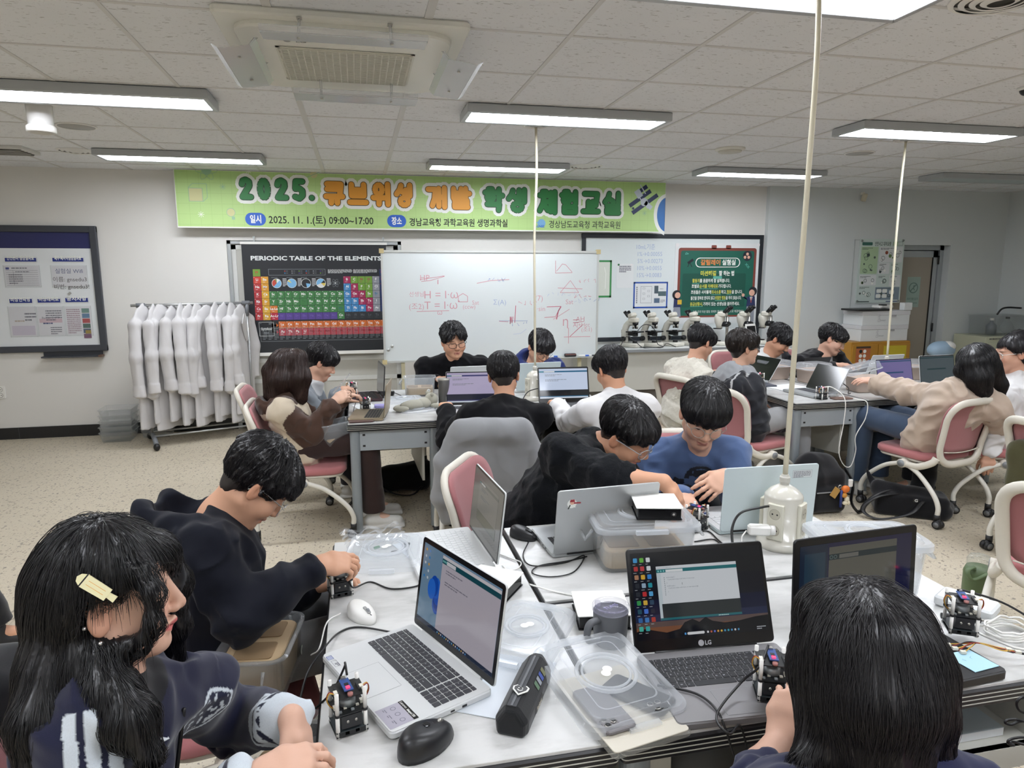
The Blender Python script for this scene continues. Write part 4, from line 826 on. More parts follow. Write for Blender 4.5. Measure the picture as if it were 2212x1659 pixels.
for i in range(2):
 for j in range(3):b.disc(-.055+.055*i+.02,CT-.11-.055*j,.022,M_BW if(i,j)!=(0,0)else M_BLK,.0012,14)
b.build('warning_label',t)
b=MB().push(T(w2*.45,-.2265,0)@Rx(PI/2));b.q(-.16,CT-.22,.16,CT-.05,mat('label_yellow','c9b530',.5),.0006).q(-.10,CT-.30,.20,CT-.235,mat('label_black','2b2620',.5),.0006);b.build('label',t)
def carton(x0,x1,z0,h,label):
 t=empty('cardboard_box',((x0+x1)/2,7.33,z0),0,label,'box','white boxes on the yellow cabinet');w_=(x1-x0)/2
 MB().b2((-w_,-.17,0),(w_,.17,h-.03),M_PAPW).build('box_body',t,bevel=.004);MB().b2((-w_-.005,-.175,h-.05),(w_+.005,.175,h),mat('box_lid','d6d6d8',.6)).build('box_lid',t,bevel=.004)
 b=MB().push(T(0,-.176,0)@Rx(PI/2));b.text('Onnuri',-w_*.30,h*.30,.03,M_PG,.0004,'l');b.push(T(-w_*.28,h*.25,0)@Rz(PI/2)).text('Daily',0,0,.045,mat('box_print','b9b9be',.6),.001,'l');b.pop();b.box((w_*.3,h-.06,.004),(.06,.02,.008),mat('box_handle','a7a7a9',.6));b.build('print',t)
bxa,bxb=atY(1861,700,7.16).x,atY(1962,700,7.16).x
hb=atY(1900,703,7.16).z;carton(bxa,bxb,CT+.001,hb-CT,'lower white box of the two on the yellow cabinet');carton(bxa+.01,bxb+.01,hb+.001,atY(1900,672,7.16).z-hb,'upper white box of the two on the yellow cabinet')
ht=atY(1900,672,7.16).z
t=empty('laptop_sleeve',((bxa+bxb)/2-.05,7.30,ht+.002),.05,'flat black folder hanging over the edge of the upper white box','folder');MB().rbox((-.12,0,.012),(.5,.32,.022),M_BLK,.04,.008).build('cover',t)
t=empty('projector_remote',((bxa+bxb)/2+.08,7.32,ht+.026),.2,'white and black gadget lying on top of the white boxes','gadget');MB().rbox((0,0,.018),(.24,.14,.035),M_WHT,.03,.01).build('shell',t);MB().rbox((-.05,-.04,.042),(.10,.06,.014),M_BLK,.02,.005).build('lens',t)
tag(MB().rbox((bxb-.02,7.20,ht+.05),(.12,.08,.09),M_PAPW,.01,.004).build('tissue_box'),'small white carton at the right end of the upper box','box')
t=empty('storage_cabinet',(8.0,7.30,0),0,'cream metal cabinet in the right corner with tanks on top','cabinet');M_CC=mat('cabinet_cream','c7c9b0',.45)
MB().b2((-.42,-.24,0),(.24,.24,.83),M_CC).build('body',t,bevel=.01);MB().b2((-.40,-.25,.05),(.22,-.238,.76),M_CC).build('door',t,bevel=.004)
b=MB();[b.box((-.35+.045*i,-.243,.80),(.03,.012,.014),mat('vent_dark'))for i in range(13)];b.build('vent',t)
M_TANK=clearmat('tank','cfd6d6',.16,.08)
t=empty('clear_tank',(7.98,7.30,.831),0,'clear tank with grey bottles on the cream cabinet','tank');MB().shell(.50,.34,.52,.36,.24,.006,M_TANK,.015).build('tank_body',t);MB().rbox((0,0,.246),(.54,.38,.014),M_TANK,.02,.004).build('lid',t)
t=empty('bottle',(7.88,7.28,.842),0,'grey bottle inside the clear tank','bottle');MB().lathe([(.06,0),(.06,.11),(.02,.15),(.02,.18)],mat('bottle_grey','7d8288',.3),18).build('body',t);MB().lathe([(.024,.17),(.024,.2)],M_WHT,14).build('cap',t)
t=empty('bottle',(8.10,7.26,.842),0,'clear round flask at the right side of the tank','bottle');MB().lathe([(.02,0),(.075,.04),(.08,.08),(.05,.14),(.02,.17),(.02,.2)],M_TANK,20).build('body',t);MB().lathe([(.024,.19),(.024,.215)],M_BLK,14).build('cap',t)
cable('black_hose',[V((7.86,7.2,1.09)),V((7.9,7.18,1.16)),V((8.0,7.18,1.18)),V((8.2,7.18,1.17))],.012,M_BLK,'black hose lying across the top of the clear tank','hose')
t=empty('tissue_roll',(atY(2032,765,6.6).x,6.6,0),0,'white stand topped with a pale blue wrapped roll behind the far laptops','stand');MB().lathe([(.16,0),(.16,.03),(.03,.04),(.03,.66)],M_WHT,20).build('stand',t);MB().ell((0,0,.75),(.17,.11,.10),mat('wrap_blue','9fb9cf',.5)).build('roll',t);MB().ell((.06,-.02,.79),(.09,.08,.06),M_WHT).build('tissue',t)
# clear trays by the wall
M_BIN=clearmat('bin_clear','dfe6ea',.16,.10)
for i in range(5):
 t=MB().shell(.25,.25,.29,.29,.10,.004,M_BIN,.012,lip=.008,liph=.005).build('storage_bin',label=('bottom','second from the bottom','middle','second from the top','topmost')[i]+' clear bin of the stack on the floor by the coats',cat='bin',group='stacked clear bins')
 if i==0:t['label']='bottom clear bin of the stack on the floor by the coats'
 elif i in(1,3):t['label']='clear bin, %s in the stack by the coats'%('second from the bottom' if i==1 else 'second from the top')
 t.location=(-2.36+.004*i,7.36-.003*i,.001+.057*i);t.rotation_euler=(0,0,.05)
t=MB().shell(.24,.2,.28,.24,.10,.004,M_BIN,.012,lip=.008,liph=.005).build('storage_bin',label='single clear bin lying on the floor right of the stack',cat='bin',group='stacked clear bins');t.location=(-2.03,7.46,.001)
# coat rack
M_RK=mat('rack_grey','6d7074',.4);M_RKP=mat('rack_pole','b4b6b6',.3,.7)
RA,RB,RZ_=V((-1.98,7.07,0)),V((-1.10,7.40,0)),1.335
t=empty('coat_rack',(0,0,0),0,'grey garment rail holding a row of white lab coats','coat rack');dv=(RB-RA).normalized();nv=V((-dv.y,dv.x,0))
b=MB();b.tube([RA-dv*.09+V((0,0,RZ_)),RB+dv*.06+V((0,0,RZ_))],.013,M_RKP,10);b.build('top_rail',t)
b=MB();[b.cyl(p-dv*.045+V((0,0,RZ_)),p+dv*.03+V((0,0,RZ_)),.021,M_RK,12).cyl(p+V((0,0,RZ_-.13)),p+V((0,0,RZ_)),.018,M_RK,12)for p in(RA,RB)];b.build('joint',t)
for p in(RA,RB):b=MB();b.cyl(p+V((0,0,.08)),p+V((0,0,RZ_-.1)),.012,M_RKP,12);b.build('post',t)
for p in(RA,RB):
 b=MB();b.tube([p-nv*.28+V((0,0,.05)),p-nv*.2+V((0,0,.075)),p+V((0,0,.10)),p+nv*.2+V((0,0,.075)),p+nv*.24+V((0,0,.05))],.022,M_RK,10)
 f_=b.build('foot',t);c=MB();[c.ell(p+nv*s_*q_+V((0,0,.036)),(.03,.03,.035),M_BLK,12,8)for s_,q_ in((-1,.29),(1,.25))];c.build('foot_cap',f_)
for s_ in(-1,1):b=MB();b.cyl(RA+nv*.11*s_+V((0,0,.10)),RB+nv*.11*s_+V((0,0,.10)),.009,M_RKP,10);b.build('lower_rail',t)
# LAB TABLES
def marble():
 m=mat('marble_top','e6e6e2',.22,spec=.45);t=NT(m);p=t.pos()
 wv=t.n('ShaderNodeTexWave',wave_type='BANDS',bands_direction='DIAGONAL');wv.inputs['Scale'].default_value=1.5;wv.inputs['Distortion'].default_value=9;wv.inputs['Detail'].default_value=5;wv.inputs['Detail Scale'].default_value=1.6
 t.l(t.mapping(p,(.9,2.0,1),(0,0,.6)),wv.inputs['Vector'])
 n=t.noise(t.mapping(p,(5,16,1),(0,0,.5)),1.0,5,.65)
 k=t.m('MULTIPLY',t.m('POWER',wv.outputs['Fac'],6.0),t.m('GREATER_THAN',n,.35));k2=t.m('MULTIPLY',t.m('SUBTRACT',n,.5,clamp=True),2.2,clamp=True)
 f=t.m('ADD',t.m('MULTIPLY',k,.32),t.m('MULTIPLY',k2,.75),clamp=True)
 t.l(t.mix(f,lin('cfcfcd'),lin('969794')),t.b.inputs['Base Color']);return m
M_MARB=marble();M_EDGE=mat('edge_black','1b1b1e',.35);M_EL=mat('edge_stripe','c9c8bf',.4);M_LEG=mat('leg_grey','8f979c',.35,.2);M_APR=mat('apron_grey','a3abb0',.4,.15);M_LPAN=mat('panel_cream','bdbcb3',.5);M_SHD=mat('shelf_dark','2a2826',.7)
def lab_table(x0,y0,x1,y1,label,open_side='y-'):
 t=empty('lab_table',((x0+x1)/2,(y0+y1)/2,0),0,label,'table','white marbled lab tables');w_,d_=(x1-x0-.006)/2,(y1-y0-.006)/2
 MB().rbox((0,0,TT-.004),(2*w_-.012,2*d_-.012,.008),M_MARB,.006,.001).build('table_top',t)
 b=MB();b.rbox((0,0,TT-.029),(2*w_,2*d_,.044),M_EDGE,.012,.004)
 for k in range(3):b.rbox((0,0,TT-.0185-.0105*k),(2*w_+.0016,2*d_+.0016,.0022),M_EL,.012,.0)
 b.build('edge_band',t)
 for sx in(-1,1):
  for sy in(-1,1):
   b=MB();b.rbox((sx*(w_-.045),sy*(d_-.045),.345),(.062,.062,.66),M_LEG,.026,.0,n=5).rbox((sx*(w_-.045),sy*(d_-.045),.0075),(.05,.05,.015),M_BLK,.02,.002);b.build('leg',t)
 for sy in(-1,1):
  if not(open_side=='y-' and sy==-1):
   b=MB();b.box((0,sy*(d_-.045),.605),(2*w_-.15,.03,.13),M_APR)
   if w_<.4:
    for q_ in(-1,1):
     for zz in(.57,.64):b.box((q_*(w_-.10),sy*(d_-.0295),zz),(.016,.002,.012),M_BLK)
   b.build('apron',t)
 for sx in(-1,1):b=MB();b.box((sx*(w_-.045),0,.605),(.03,2*d_-.15,.13),M_APR);b.build('apron',t)
 if open_side=='y-':
  b=MB();x_=w_-.12
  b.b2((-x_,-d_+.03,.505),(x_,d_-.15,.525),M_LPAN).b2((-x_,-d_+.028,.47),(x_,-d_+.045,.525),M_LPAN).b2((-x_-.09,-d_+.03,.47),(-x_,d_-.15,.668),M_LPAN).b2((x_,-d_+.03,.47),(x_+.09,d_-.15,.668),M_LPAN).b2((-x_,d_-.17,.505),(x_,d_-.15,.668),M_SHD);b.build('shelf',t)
  MB().b2((-x_-.02,d_-.10,.20),(x_+.02,d_-.085,.55),M_LPAN).build('modesty_panel',t)
 else:
  b=MB();b.b2((-w_+.04,-d_+.14,.505),(w_-.14,d_-.14,.52),M_LPAN).b2((-w_+.04,-d_+.14,.48),(-w_+.055,d_-.14,.53),M_LPAN);b.build('shelf',t)
  b=MB();b.prism([(-d_+.10,.54),(d_-.10,.54),(d_-.10,.22),(-d_+.10,.30)],w_-.12,w_-.105,M_LPAN)
  o=b.build('modesty_panel',t);o.matrix_local=Matrix(((0,0,1,0),(1,0,0,0),(0,1,0,0),(0,0,0,1)))
 return t
lab_table(-.12,1.16,.48,2.36,'lab table at the front left, under the white laptop with the black mouse','x')
lab_table(.48,1.16,1.68,1.76,'front lab table under the dark laptops beside the girl seen from behind');lab_table(.48,1.765,1.68,2.365,'lab table under the boys with round glasses, behind the front table')
lab_table(-.10,4.26,.49,5.46,'middle lab table at its left end, in front of the girl in the brown hoodie','x')
lab_table(.50,4.26,1.70,4.86,'middle lab table in front of the students seen from behind');lab_table(.50,4.865,1.70,5.465,'middle lab table in front of the whiteboard')
lab_table(2.99,4.24,3.57,5.44,'right lab table with the open green-grey laptop at its corner','x')
lab_table(3.58,4.24,4.78,4.84,'right lab table under the beige jacket sleeve');lab_table(3.58,4.845,4.78,5.445,'right lab table farthest back, in front of the smiling student')
tag(MB().b2((1.18,1.23,.527),(1.50,1.45,.548),M_PAPW).b2((1.18,1.229,.5475),(1.50,1.45,.549),mat('book_cover','b9c3c6',.5)).build('book'),'pale closed book on the shelf under the front table','book')
o=bpy.data.objects['book']
# CHAIRS
def mesh_fabric(name,hexc,sc=220):
 m=mat(name,hexc,.85,spec=.2,sheen=.2);t=NT(m);o_=t.obj();w1=t.n('ShaderNodeTexWave',bands_direction='Z');w1.inputs['Scale'].default_value=sc;t.l(o_,w1.inputs[0])
 c=lin(hexc);t.l(t.mix(w1.outputs['Fac'],tuple(x*.8 for x in c[:3])+(1,),c),t.b.inputs['Base Color']);t.bump(w1.outputs['Fac'],.4,.001);return m
M_PINK=mesh_fabric('chair_pink','b4787a');M_PINKS=fabric('seat_pink','b37475',700);M_CFR=mat('chair_cream','d8d3c6',.45);M_CLEG=mat('chair_leg','dad7cd',.35);M_HUB=mat('hub_grey','8a8d90',.4);M_WHL=mat('wheel_black','19191b',.5);M_WHG=mat('wheel_grey','6f7072',.5)
CH={};CHAIRS=[]
def back_curve(w0,w1,z0,z1,r,n=8):
 """rounded trapezoid in (x,z)"""
 c=[(-w1/2,z1),(w1/2,z1),(w0/2,z0),(-w0/2,z0)];out=[]
 for i in range(4):
  p,a,b_=V(c[i]),V(c[i-1]),V(c[(i+1)%4]);d0=(a-p).normalized();d1=(b_-p).normalized();A,B=p+d0*r,p+d1*r
  for j in range(n+1):u=j/n;out.append(tuple(A*(1-u)**2+p*2*u*(1-u)+B*u*u))
 return out
def chair(x,y,yaw,label,group='pink mesh chairs'):
 """yaw: direction the sitter faces, degrees clockwise from +y"""
 if not CH:
  t=empty('mesh_chair',(0,0,0),0,label,'chair',group)
  b=MB();b.rbox((0,.02,.448),(.46,.44,.05),M_PINKS,.10,.018,n=6,smooth=True);b.build('seat',t)
  b=MB();b.rbox((0,.02,.415),(.43,.40,.022),M_CFR,.09,.006,n=6);b.build('seat_shell',t)
  yb=lambda z:-.225-.10*max(0,z-.42)/.46-.05*math.sin(max(0,min(1,(z-.42)/.46))*PI)*(-1)*.5
  ys=lambda x_,z:yb(z)-.028+.028*(1-(x_/.25)**2)*(-1)*1.0+.028
  rg_=back_curve(.40,.48,.415,.875,.13);P=[(x_,ys(x_,z),z)for x_,z in rg_]
  b=MB();b.tube(P,.026,M_CFR,10,closed=True,flat=((0,1,0),.62));b.build('back_frame',t)
  b=MB();inn=back_curve(.415,.495,.49,.878,.12);n_=len(inn);cx_,cz_=0,.68;vs,fs=[],[]
  for q_ in range(6):
   s_=1-q_/6
   for x_,z in inn:xx,zz=x_*s_,cz_+(z-cz_)*s_;vs.append((xx,ys(xx,zz)+.019,zz))
  vs.append((0,ys(0,cz_)+.019,cz_))
  for q_ in range(5):
   for j in range(n_):fs.append((q_*n_+j,q_*n_+(j+1)%n_,(q_+1)*n_+(j+1)%n_,(q_+1)*n_+j))
  for j in range(n_):fs.append((5*n_+j,5*n_+(j+1)%n_,6*n_))
  b.add(vs,fs,M_PINK,True);pn=b.build('back_panel',t);so=pn.modifiers.new('s','SOLIDIFY');so.thickness=.012;so.offset=1.0
  b=MB();b.tube([(x_,ys(x_,.512)-.004,.512-.012*(1-(x_/.18)**2))for x_ in[-.175+.035*i for i in range(11)]],.004,M_CFR,6);b.build('piping',t)
  for s_ in(-1,1):
   a=MB();a.tube(spline([(s_*.245,-.02,.385),(s_*.245,-.12,.385),(s_*.225,-.205,.43),(s_*.212,-.225,.47)],5),.024,M_CFR,10,flat=((1,0,0),.7)).cyl((s_*.215,-.02,.385),(s_*.262,-.02,.385),.032,M_CFR,18);hb_=a.build('side_arm',t)
   MB().cyl((s_*.262,-.02,.385),(s_*.266,-.02,.385),.025,M_HUB,18).build('hub_cap',hb_)
   for fy,nm in((1,'front'),(-1,'rear')):
    ye=.27 if fy==1 else-.30
    l_=MB();l_.tube(spline([(s_*.24,-.02+fy*.015,.385),(s_*.25,-.02+(ye+.02)*.45,.335),(s_*.26,-.02+(ye+.02)*.85,.23),(s_*.262,ye,.15),(s_*.262,ye,.085)],6),.0155,M_CLEG,10);l_.build('leg',t)
    c_=MB();c_.cyl((s_*.262,ye,.055),(s_*.262,ye,.095),.019,M_WHL,14)
    for q_ in(-1,1):c_.cyl((s_*.262+q_*.004,ye-.012,.029),(s_*.262+q_*.024,ye-.012,.029),.028,M_WHL,18).cyl((s_*.262+q_*.0235,ye-.012,.029),(s_*.262+q_*.0255,ye-.012,.029),.019,M_WHG,16)
    c_.ell((s_*.262,ye-.005,.048),(.019,.024,.022),M_WHL);c_.build('caster',t)
  b=MB();b.cyl((-.24,-.02,.385),(.24,-.02,.385),.014,M_CLEG,10).box((0,.0,.40),(.30,.26,.015),M_CFR);b.build('cross_bar',t)
  CH['c']=t;o=t
 else:o=copy_tree(CH['c']);relabel(o,label)
 o.location=(x,y,0);o.rotation_euler=(0,0,R(-yaw));o.scale=(1,1,.94);CHAIRS.append(o);return o
chair(-.47,1.28,95,'pink chair of the girl in the navy striped track jacket');chair(-.44,1.99,78,'pink chair of the boy in the black hoodie at the left table')
chair(-.42,4.52,92,'pink chair under the girl in the brown and cream hoodie, wheels showing');chair(-.55,5.16,90,'pink chair of the boy in the grey zip top behind the brown hoodie')
chair(.89,2.66,112,'pink chair with its back edge showing left of the black fleece boy');chair(1.50,2.92,188,'pink chair of the boy in the blue sweatshirt')
chair(.67,3.80,3,'chair with a grey hoodie draped over its back')
CHAIRS.append(None)
t=empty('stool',(1.47,3.62,0),0,'low black stool under the student in the white shirt','stool');MB().lathe([(.15,.40),(.16,.41),(.16,.44),(.14,.455),(.001,.455)],M_BLK,24).build('seat',t)
for k in range(4):a=PI/4+k*PI/2;MB().cyl((.10*math.cos(a),.10*math.sin(a),.405),(.16*math.cos(a),.16*math.sin(a),0),.012,M_HUB,10).build('leg',t)
chair(2.70,5.04,72,'pink chair behind the student in the white fleece');chair(2.42,4.46,74,'pink chair of the student in the black jacket with grey hood')
chair(3.72,3.84,-12,'pink chair under the girl in the beige jacket, seen from behind');chair(4.42,3.92,-62,'pink chair under the young woman in the white top at the right edge')
chair(2.87,2.17,52,'empty pink chair at the lower right edge of the photo');chair(.98,.66,-14,'pink chair of the girl with long hair seen from behind')
chair(.80,6.02,180,'chair of the student in the black sweater by the whiteboard');chair(1.55,6.02,180,'chair of the student in the blue hoodie by the whiteboard')
chair(3.78,6.02,180,'chair of the student with the white collar');chair(4.50,6.02,184,'chair of the smiling student in the black jacket')
# POWER OUTLETS ON CABLES
M_OUT=mat('outlet_cream','d0cdc2',.22,coat=.3);M_CBL=mat('cable_cream','cbc4ad',.5);M_SOCK=mat('socket_face','d3d0c0',.35);M_SOCKD=mat('socket_well','a19d8c',.5)
def hang_outlet(x,y,z0,label,rz,sway):
 t=empty('hanging_outlet',(x,y,z0),rz,label,'power outlet','cream power outlets hanging from the ceiling')
 b=MB();b.lathe([(.082,0),(.082,.012),(.074,.03),(.0625,.034),(.0625,.175),(.060,.182),(.045,.198),(.022,.212),(.014,.214)],M_OUT,32);b.build('outlet_body',t)
 b=MB();b.lathe([(.015,.212),(.015,.222),(.018,.224),(.018,.240),(.014,.244),(.012,.25)],mat('gland','c9c7be',.4),8,smooth=False);b.build('cable_gland',t)
 for k in range(4):
  a=k*PI/2;b=MB().push(Rz(a));b.rbox((0,-.0635,.098),(.056,.014,.125),M_SOCK,.006,.003)
  b.push(T(0,-.0708,0)@Rx(PI/2))
  for zz in(.070,.126):b.disc(0,zz,.0225,M_SOCKD,.0002,24).ring(0,zz,.0225,.004,M_SOCK,.0006,24).disc(0,zz,.017,mat('socket_inner','b9b5a4',.5),.0004,20).disc(-.008,zz,.003,M_BLK,.0008,8).disc(.008,zz,.003,M_BLK,.0008,8)
  b.pop();b.build('socket',t)
 M_=Rz(-rz)
 top=CEIL-z0
 P=spline([(0,0,.245),(sway[0]*.4,0,.245+(top-.245)*.25),(sway[0],0,.245+(top-.245)*.55),(sway[1],0,.245+(top-.245)*.8),(0,0,top-.004)],8);P=[M_@p for p in P]
 b=MB();b.tube(P,.0085,M_CBL,10);b.build('power_cable',t)
 b=MB().push(T(0,0,top)).push(Rx(PI));b.lathe([(.09,0),(.09,.006),(.075,.008),(.074,.003)],M_WHT,28).lathe([(.073,.001),(.02,.0045),(.012,.012)],M_SPK,24);b.build('ceiling_plate',t)
 return t
hang_outlet(1.385,1.995,TT+.001,'largest cream outlet post on the front table, below the nearest hanging cable',.62,(.012,.016))
hang_outlet(1.233,4.80,TT+.001,'cream outlet post on the middle table beside the student in the blue hoodie',.3,(-.008,.006));hang_outlet(4.13,4.72,TT+.001,'cream outlet post on the right table in front of the yellow cabinet',.2,(-.012,-.01))
# LAPTOPS
M_KEYD=mat('key_dark','3c3d42',.5);M_KEYB=mat('key_black','1a1b1f',.45);M_KTX=mat('key_legend','c9cbd0',.5);M_SILV=mat('laptop_silver','b6b9ba',.35,.5);M_LWHT=mat('laptop_white','cfd1d1',.35);M_LGRY=mat('laptop_grey','868486',.4,.3);M_LBLK=mat('laptop_black','1b1b1d',.4);M_GOLD=mat('laptop_gold','a89a82',.35,.5);M_BEZ=mat('bezel_black','121214',.2);M_LBLUE=mat('laptop_icewhite','cddadd',.35);M_KEYW=mat('key_white','d3d5d6',.5)
RW=[(14,1,.6),(13.5,1,1),(13.5,1,1),(12.5,1,1),(12,1,1)]
def keyboard(b,w_,d_,km,legend=False,numpad=False,z=0):
 rows=['Esc F1 F2 F3 F4 F5 F6 F7 F8 F9 F10 F11 F12 Del','` 1 2 3 4 5 6 7 8 9 0 - = Bksp','Tab Q W E R T Y U I O P [ ] \\','Caps A S D F G H J K L ; \' Enter','Shift Z X C V B N M , . / Shift','Ctrl Fn W Alt SPACE Alt Ctl < v >']
 mw=w_*(.79 if numpad else 1.0);g=.0022;y=d_/2
 hs=[.62]+[1]*5;kh=d_/sum(hs)
 wide={'Bksp':1.9,'Tab':1.5,'\\':1.4,'Caps':1.8,'Enter':2.1,'Shift':2.3,'Ctrl':1.3,'SPACE':5.6,'Alt':1.1}
 for r_,row in enumerate(rows):
  ks=row.split();tot=sum(wide.get(k,1.0)for k in ks);x=-w_/2;h_=kh*hs[r_]
  for i,k in enumerate(ks):
   kw=mw*wide.get(k,1.0)/tot
   b.rbox((x+kw/2,y-h_/2,z+.0008),(kw-g,h_-g,.0016),km,.0015,.0004,n=2)
   if legend and k not in('SPACE',):b.text(k if len(k)<2 or r_==0 else k,x+kw*.22,y-h_*.62,.0058 if len(k)<2 else .0034,M_KTX,z+.0018,'l',.01,res=1)
   x+=kw
  if numpad:
   nx=w_*.80-w_/2;kw=w_*.2/4
   for i in range(4):
    b.rbox((nx+kw*(i+.5),y-h_/2,z+.0008),(kw-g,h_-g,.0016),km,.0015,.0004,n=2)
    if legend and 0<r_<5 and i<3:b.text(str((r_*3+i)%10),nx+kw*(i+.25),y-h_*.62,.0055,M_KTX,z+.0018,'l',.01,res=1)
  y-=h_
def laptop(label,hx,hy,yaw,op,w_=.355,d_=.245,ll=.235,body=None,lidm=None,deck=None,km=None,screen=None,back=None,bez=.010,chin=.022,zb=TT,th=.016,numpad=False,legend=False,pad=True,deckfn=None,keyw=.86,group=None,kb_y=None):
 t=empty('laptop',(hx,hy,zb),R(-yaw),label,'laptop',group);body=body or M_SILV;lidm=lidm or body;deck=deck or body
 b=MB();b.rbox((0,-d_/2,th/2+.002),(w_,d_,th),body,.012,.003);b.rbox((0,-d_/2,th+.0025),(w_-.004,d_-.004,.001),deck,.010,.0003)
 for sx in(-1,1):
  for sy in(-.08,-.92):b.cyl((sx*w_*.4,d_*sy,0),(sx*w_*.4,d_*sy,.003),.006,M_BLK,10)
  b.box((sx*(w_/2),-d_*.3,th*.55),(.0012,.012,.005),M_BLK).box((sx*(w_/2),-d_*.42,th*.55),(.0012,.010,.004),M_BLK)
 b.build('base',t)
 k=MB().push(T(0,-d_*(kb_y or .335),th+.003));keyboard(k,w_*keyw,d_*.44,km or M_KEYB,legend,numpad);k.build('keyboard',t)
 if pad:p=MB();p.rbox((-.01,-d_*.79,th+.0032),(w_*.32,d_*.34,.0006),deck,.004,.0002).frame(-.01-w_*.16,-d_*.96,-.01+w_*.16,-d_*.62,.0008,mat('pad_line','8d8f92',.4),th+.0037);p.build('touchpad',t)
 if deckfn:p=MB().push(T(0,0,th+.0035));deckfn(p,w_,d_);p.build('sticker',t)
 hg=MB();hg.cyl((-w_*.36,.002,th),(w_*.36,.002,th),.006,M_BLK if body is not M_LWHT else body,10);hg.build('hinge',t)
 L=empty('lid');L.parent=t;L.matrix_local=T(0,.002,th+.001)@Rx(R(180-op)-PI/2)
 b=MB();b.push(Rx(PI/2));b.rbox((0,ll/2+.002,-.0032),(w_,ll,.0055),lidm,.010,.0022);b.rbox((0,ll/2+.002,.0001),(w_-.003,ll-.003,.0012),M_BEZ if bez else lidm,.009,.0004)
 if back:b.push(T(0,0,-.0062)@Matrix.Diagonal((-1,1,-1,1)));back(b,w_,ll);b.pop()
 b.build('lid_shell',L)
 if screen is not None:
  s_=MB().push(Rx(PI/2)).push(T(0,0,.0009));x0,x1,y0,y1=-w_/2+bez,w_/2-bez,chin,ll-bez;screen(s_,x0,y0,x1,y1);s_.build('screen',L)
 return t
def ide(bg='dfe3e6',bar='1d7f86',tone=.55,full=False,bottom='34383a',left='10182c'):
 def f(b,x0,y0,x1,y1):
  W_,H_=x1-x0,y1-y0;z=0
  b.q(x0,y0,x1,y1,scr(left,tone),z)
  a,c_,d_,e=(x0,y0+H_*.05,x1,y1)if full else(x0+W_*.2,y0+H_*.22,x1-W_*.14,y1-H_*.10)
  w2,h2=d_-a,e-c_
  b.q(a,c_,d_,e,scr(bg,tone),z+.0002).q(a,e-h2*.13,d_,e-h2*.075,scr(bar,tone),z+.0004).q(a,c_,d_,c_+h2*.24,scr(bottom,tone),z+.0004).q(a,c_,d_,c_+h2*.03,scr(bar,tone),z+.0005)
  b.q(a+w2*.10,e-h2*.12,a+w2*.32,e-h2*.085,scr('f2f4f4',tone),z+.0006)
  for k in range(3):b.disc(a+w2*(.02+.03*k),e-h2*.103,h2*.018,scr('7cc4c4',tone),z+.0006,10)
  b.para(a+w2*.12,e-h2*.22,w2*.35,2,h2*.04,scr('8d9298',tone),z+.0006,3).para(a+w2*.12,e-h2*.40,w2*.45,2,h2*.04,scr('8d9298',tone),z+.0006,4)
  if full:b.q(x0,y0,x1,y0+H_*.05,scr('d6e0ee',tone),z+.0003)
 return f
def plain(h,tone=.5,bar=None):
 def f(b,x0,y0,x1,y1):
  b.q(x0,y0,x1,y1,scr(h,tone))
  if bar:b.q(x0,y1-(y1-y0)*.07,x1,y1-(y1-y0)*.03,scr(bar,tone),.0002);b.q(x0+(x1-x0)*.2,y0+(y1-y0)*.52,x0+(x1-x0)*.75,y0+(y1-y0)*.57,scr(bar,tone),.0002)
 return f
def desk_a(b,x0,y0,x1,y1):
 """blue desktop with petals at the left, a pale editor window at the right"""
 W_,H_=x1-x0,y1-y0;t_=.42
 b.q(x0,y0,x1,y1,scr('7fa0bd',t_));b.q(x0,y0,x1,y0+H_*.055,scr('1d2c48',t_),.0002)
 for a,l_,c_ in((.5,.16,'1f5fd0'),(1.0,.20,'2a6fe0'),(1.6,.18,'1a54c0'),(2.3,.15,'2f78e8'),(-.1,.14,'1748a8'),(-.6,.12,'2462cc')):b.disc(x0+W_*(.20+.055*math.cos(a)),y0+H_*(.40+l_*math.sin(a)*.8),W_*.055,scr(c_,t_),.0002+a*.00002,18,H_*.13)
 a,e=x0+W_*.27,y1-H_*.06
 b.q(a,y0+H_*.055,x1,y1-H_*.02,scr('cdc6d2',t_),.0006).q(a,e-H_*.06,x1,e,scr('1a5360',t_),.0008).q(a+W_*.06,e-H_*.055,a+W_*.18,e-H_*.01,scr('e8e8ee',t_),.001).q(a,e,x1,e+H_*.035,scr('e6e4ea',t_),.0008)
 for k in range(3):b.disc(a+W_*(.015+.02*k),e-H_*.03,H_*.016,scr('7cc4c4',t_),.001,10)
 b.para(a+W_*.06,e-H_*.13,W_*.22,2,H_*.03,scr('8d8a98',t_),.001,1).para(a+W_*.06,e-H_*.27,W_*.3,2,H_*.03,scr('8d8a98',t_),.001,2)
 for k in range(10):b.disc(x0+W_*.04+W_*.05*(k%2),y1-H_*(.07+.085*(k//2*1.0)),H_*.018,scr(('e8b04a','6aa0e0','d8e4f0','3f8fd8','e0e8f0')[k%5],t_),.0006,10)
 for k in range(16):b.q(x0+W_*(.30+.025*k),y0+H_*.018,x0+W_*(.312+.025*k),y0+H_*.038,scr(('7fc4e8','e8c46a','e8e8f0','5f9fe0')[k%4],t_),.0004)
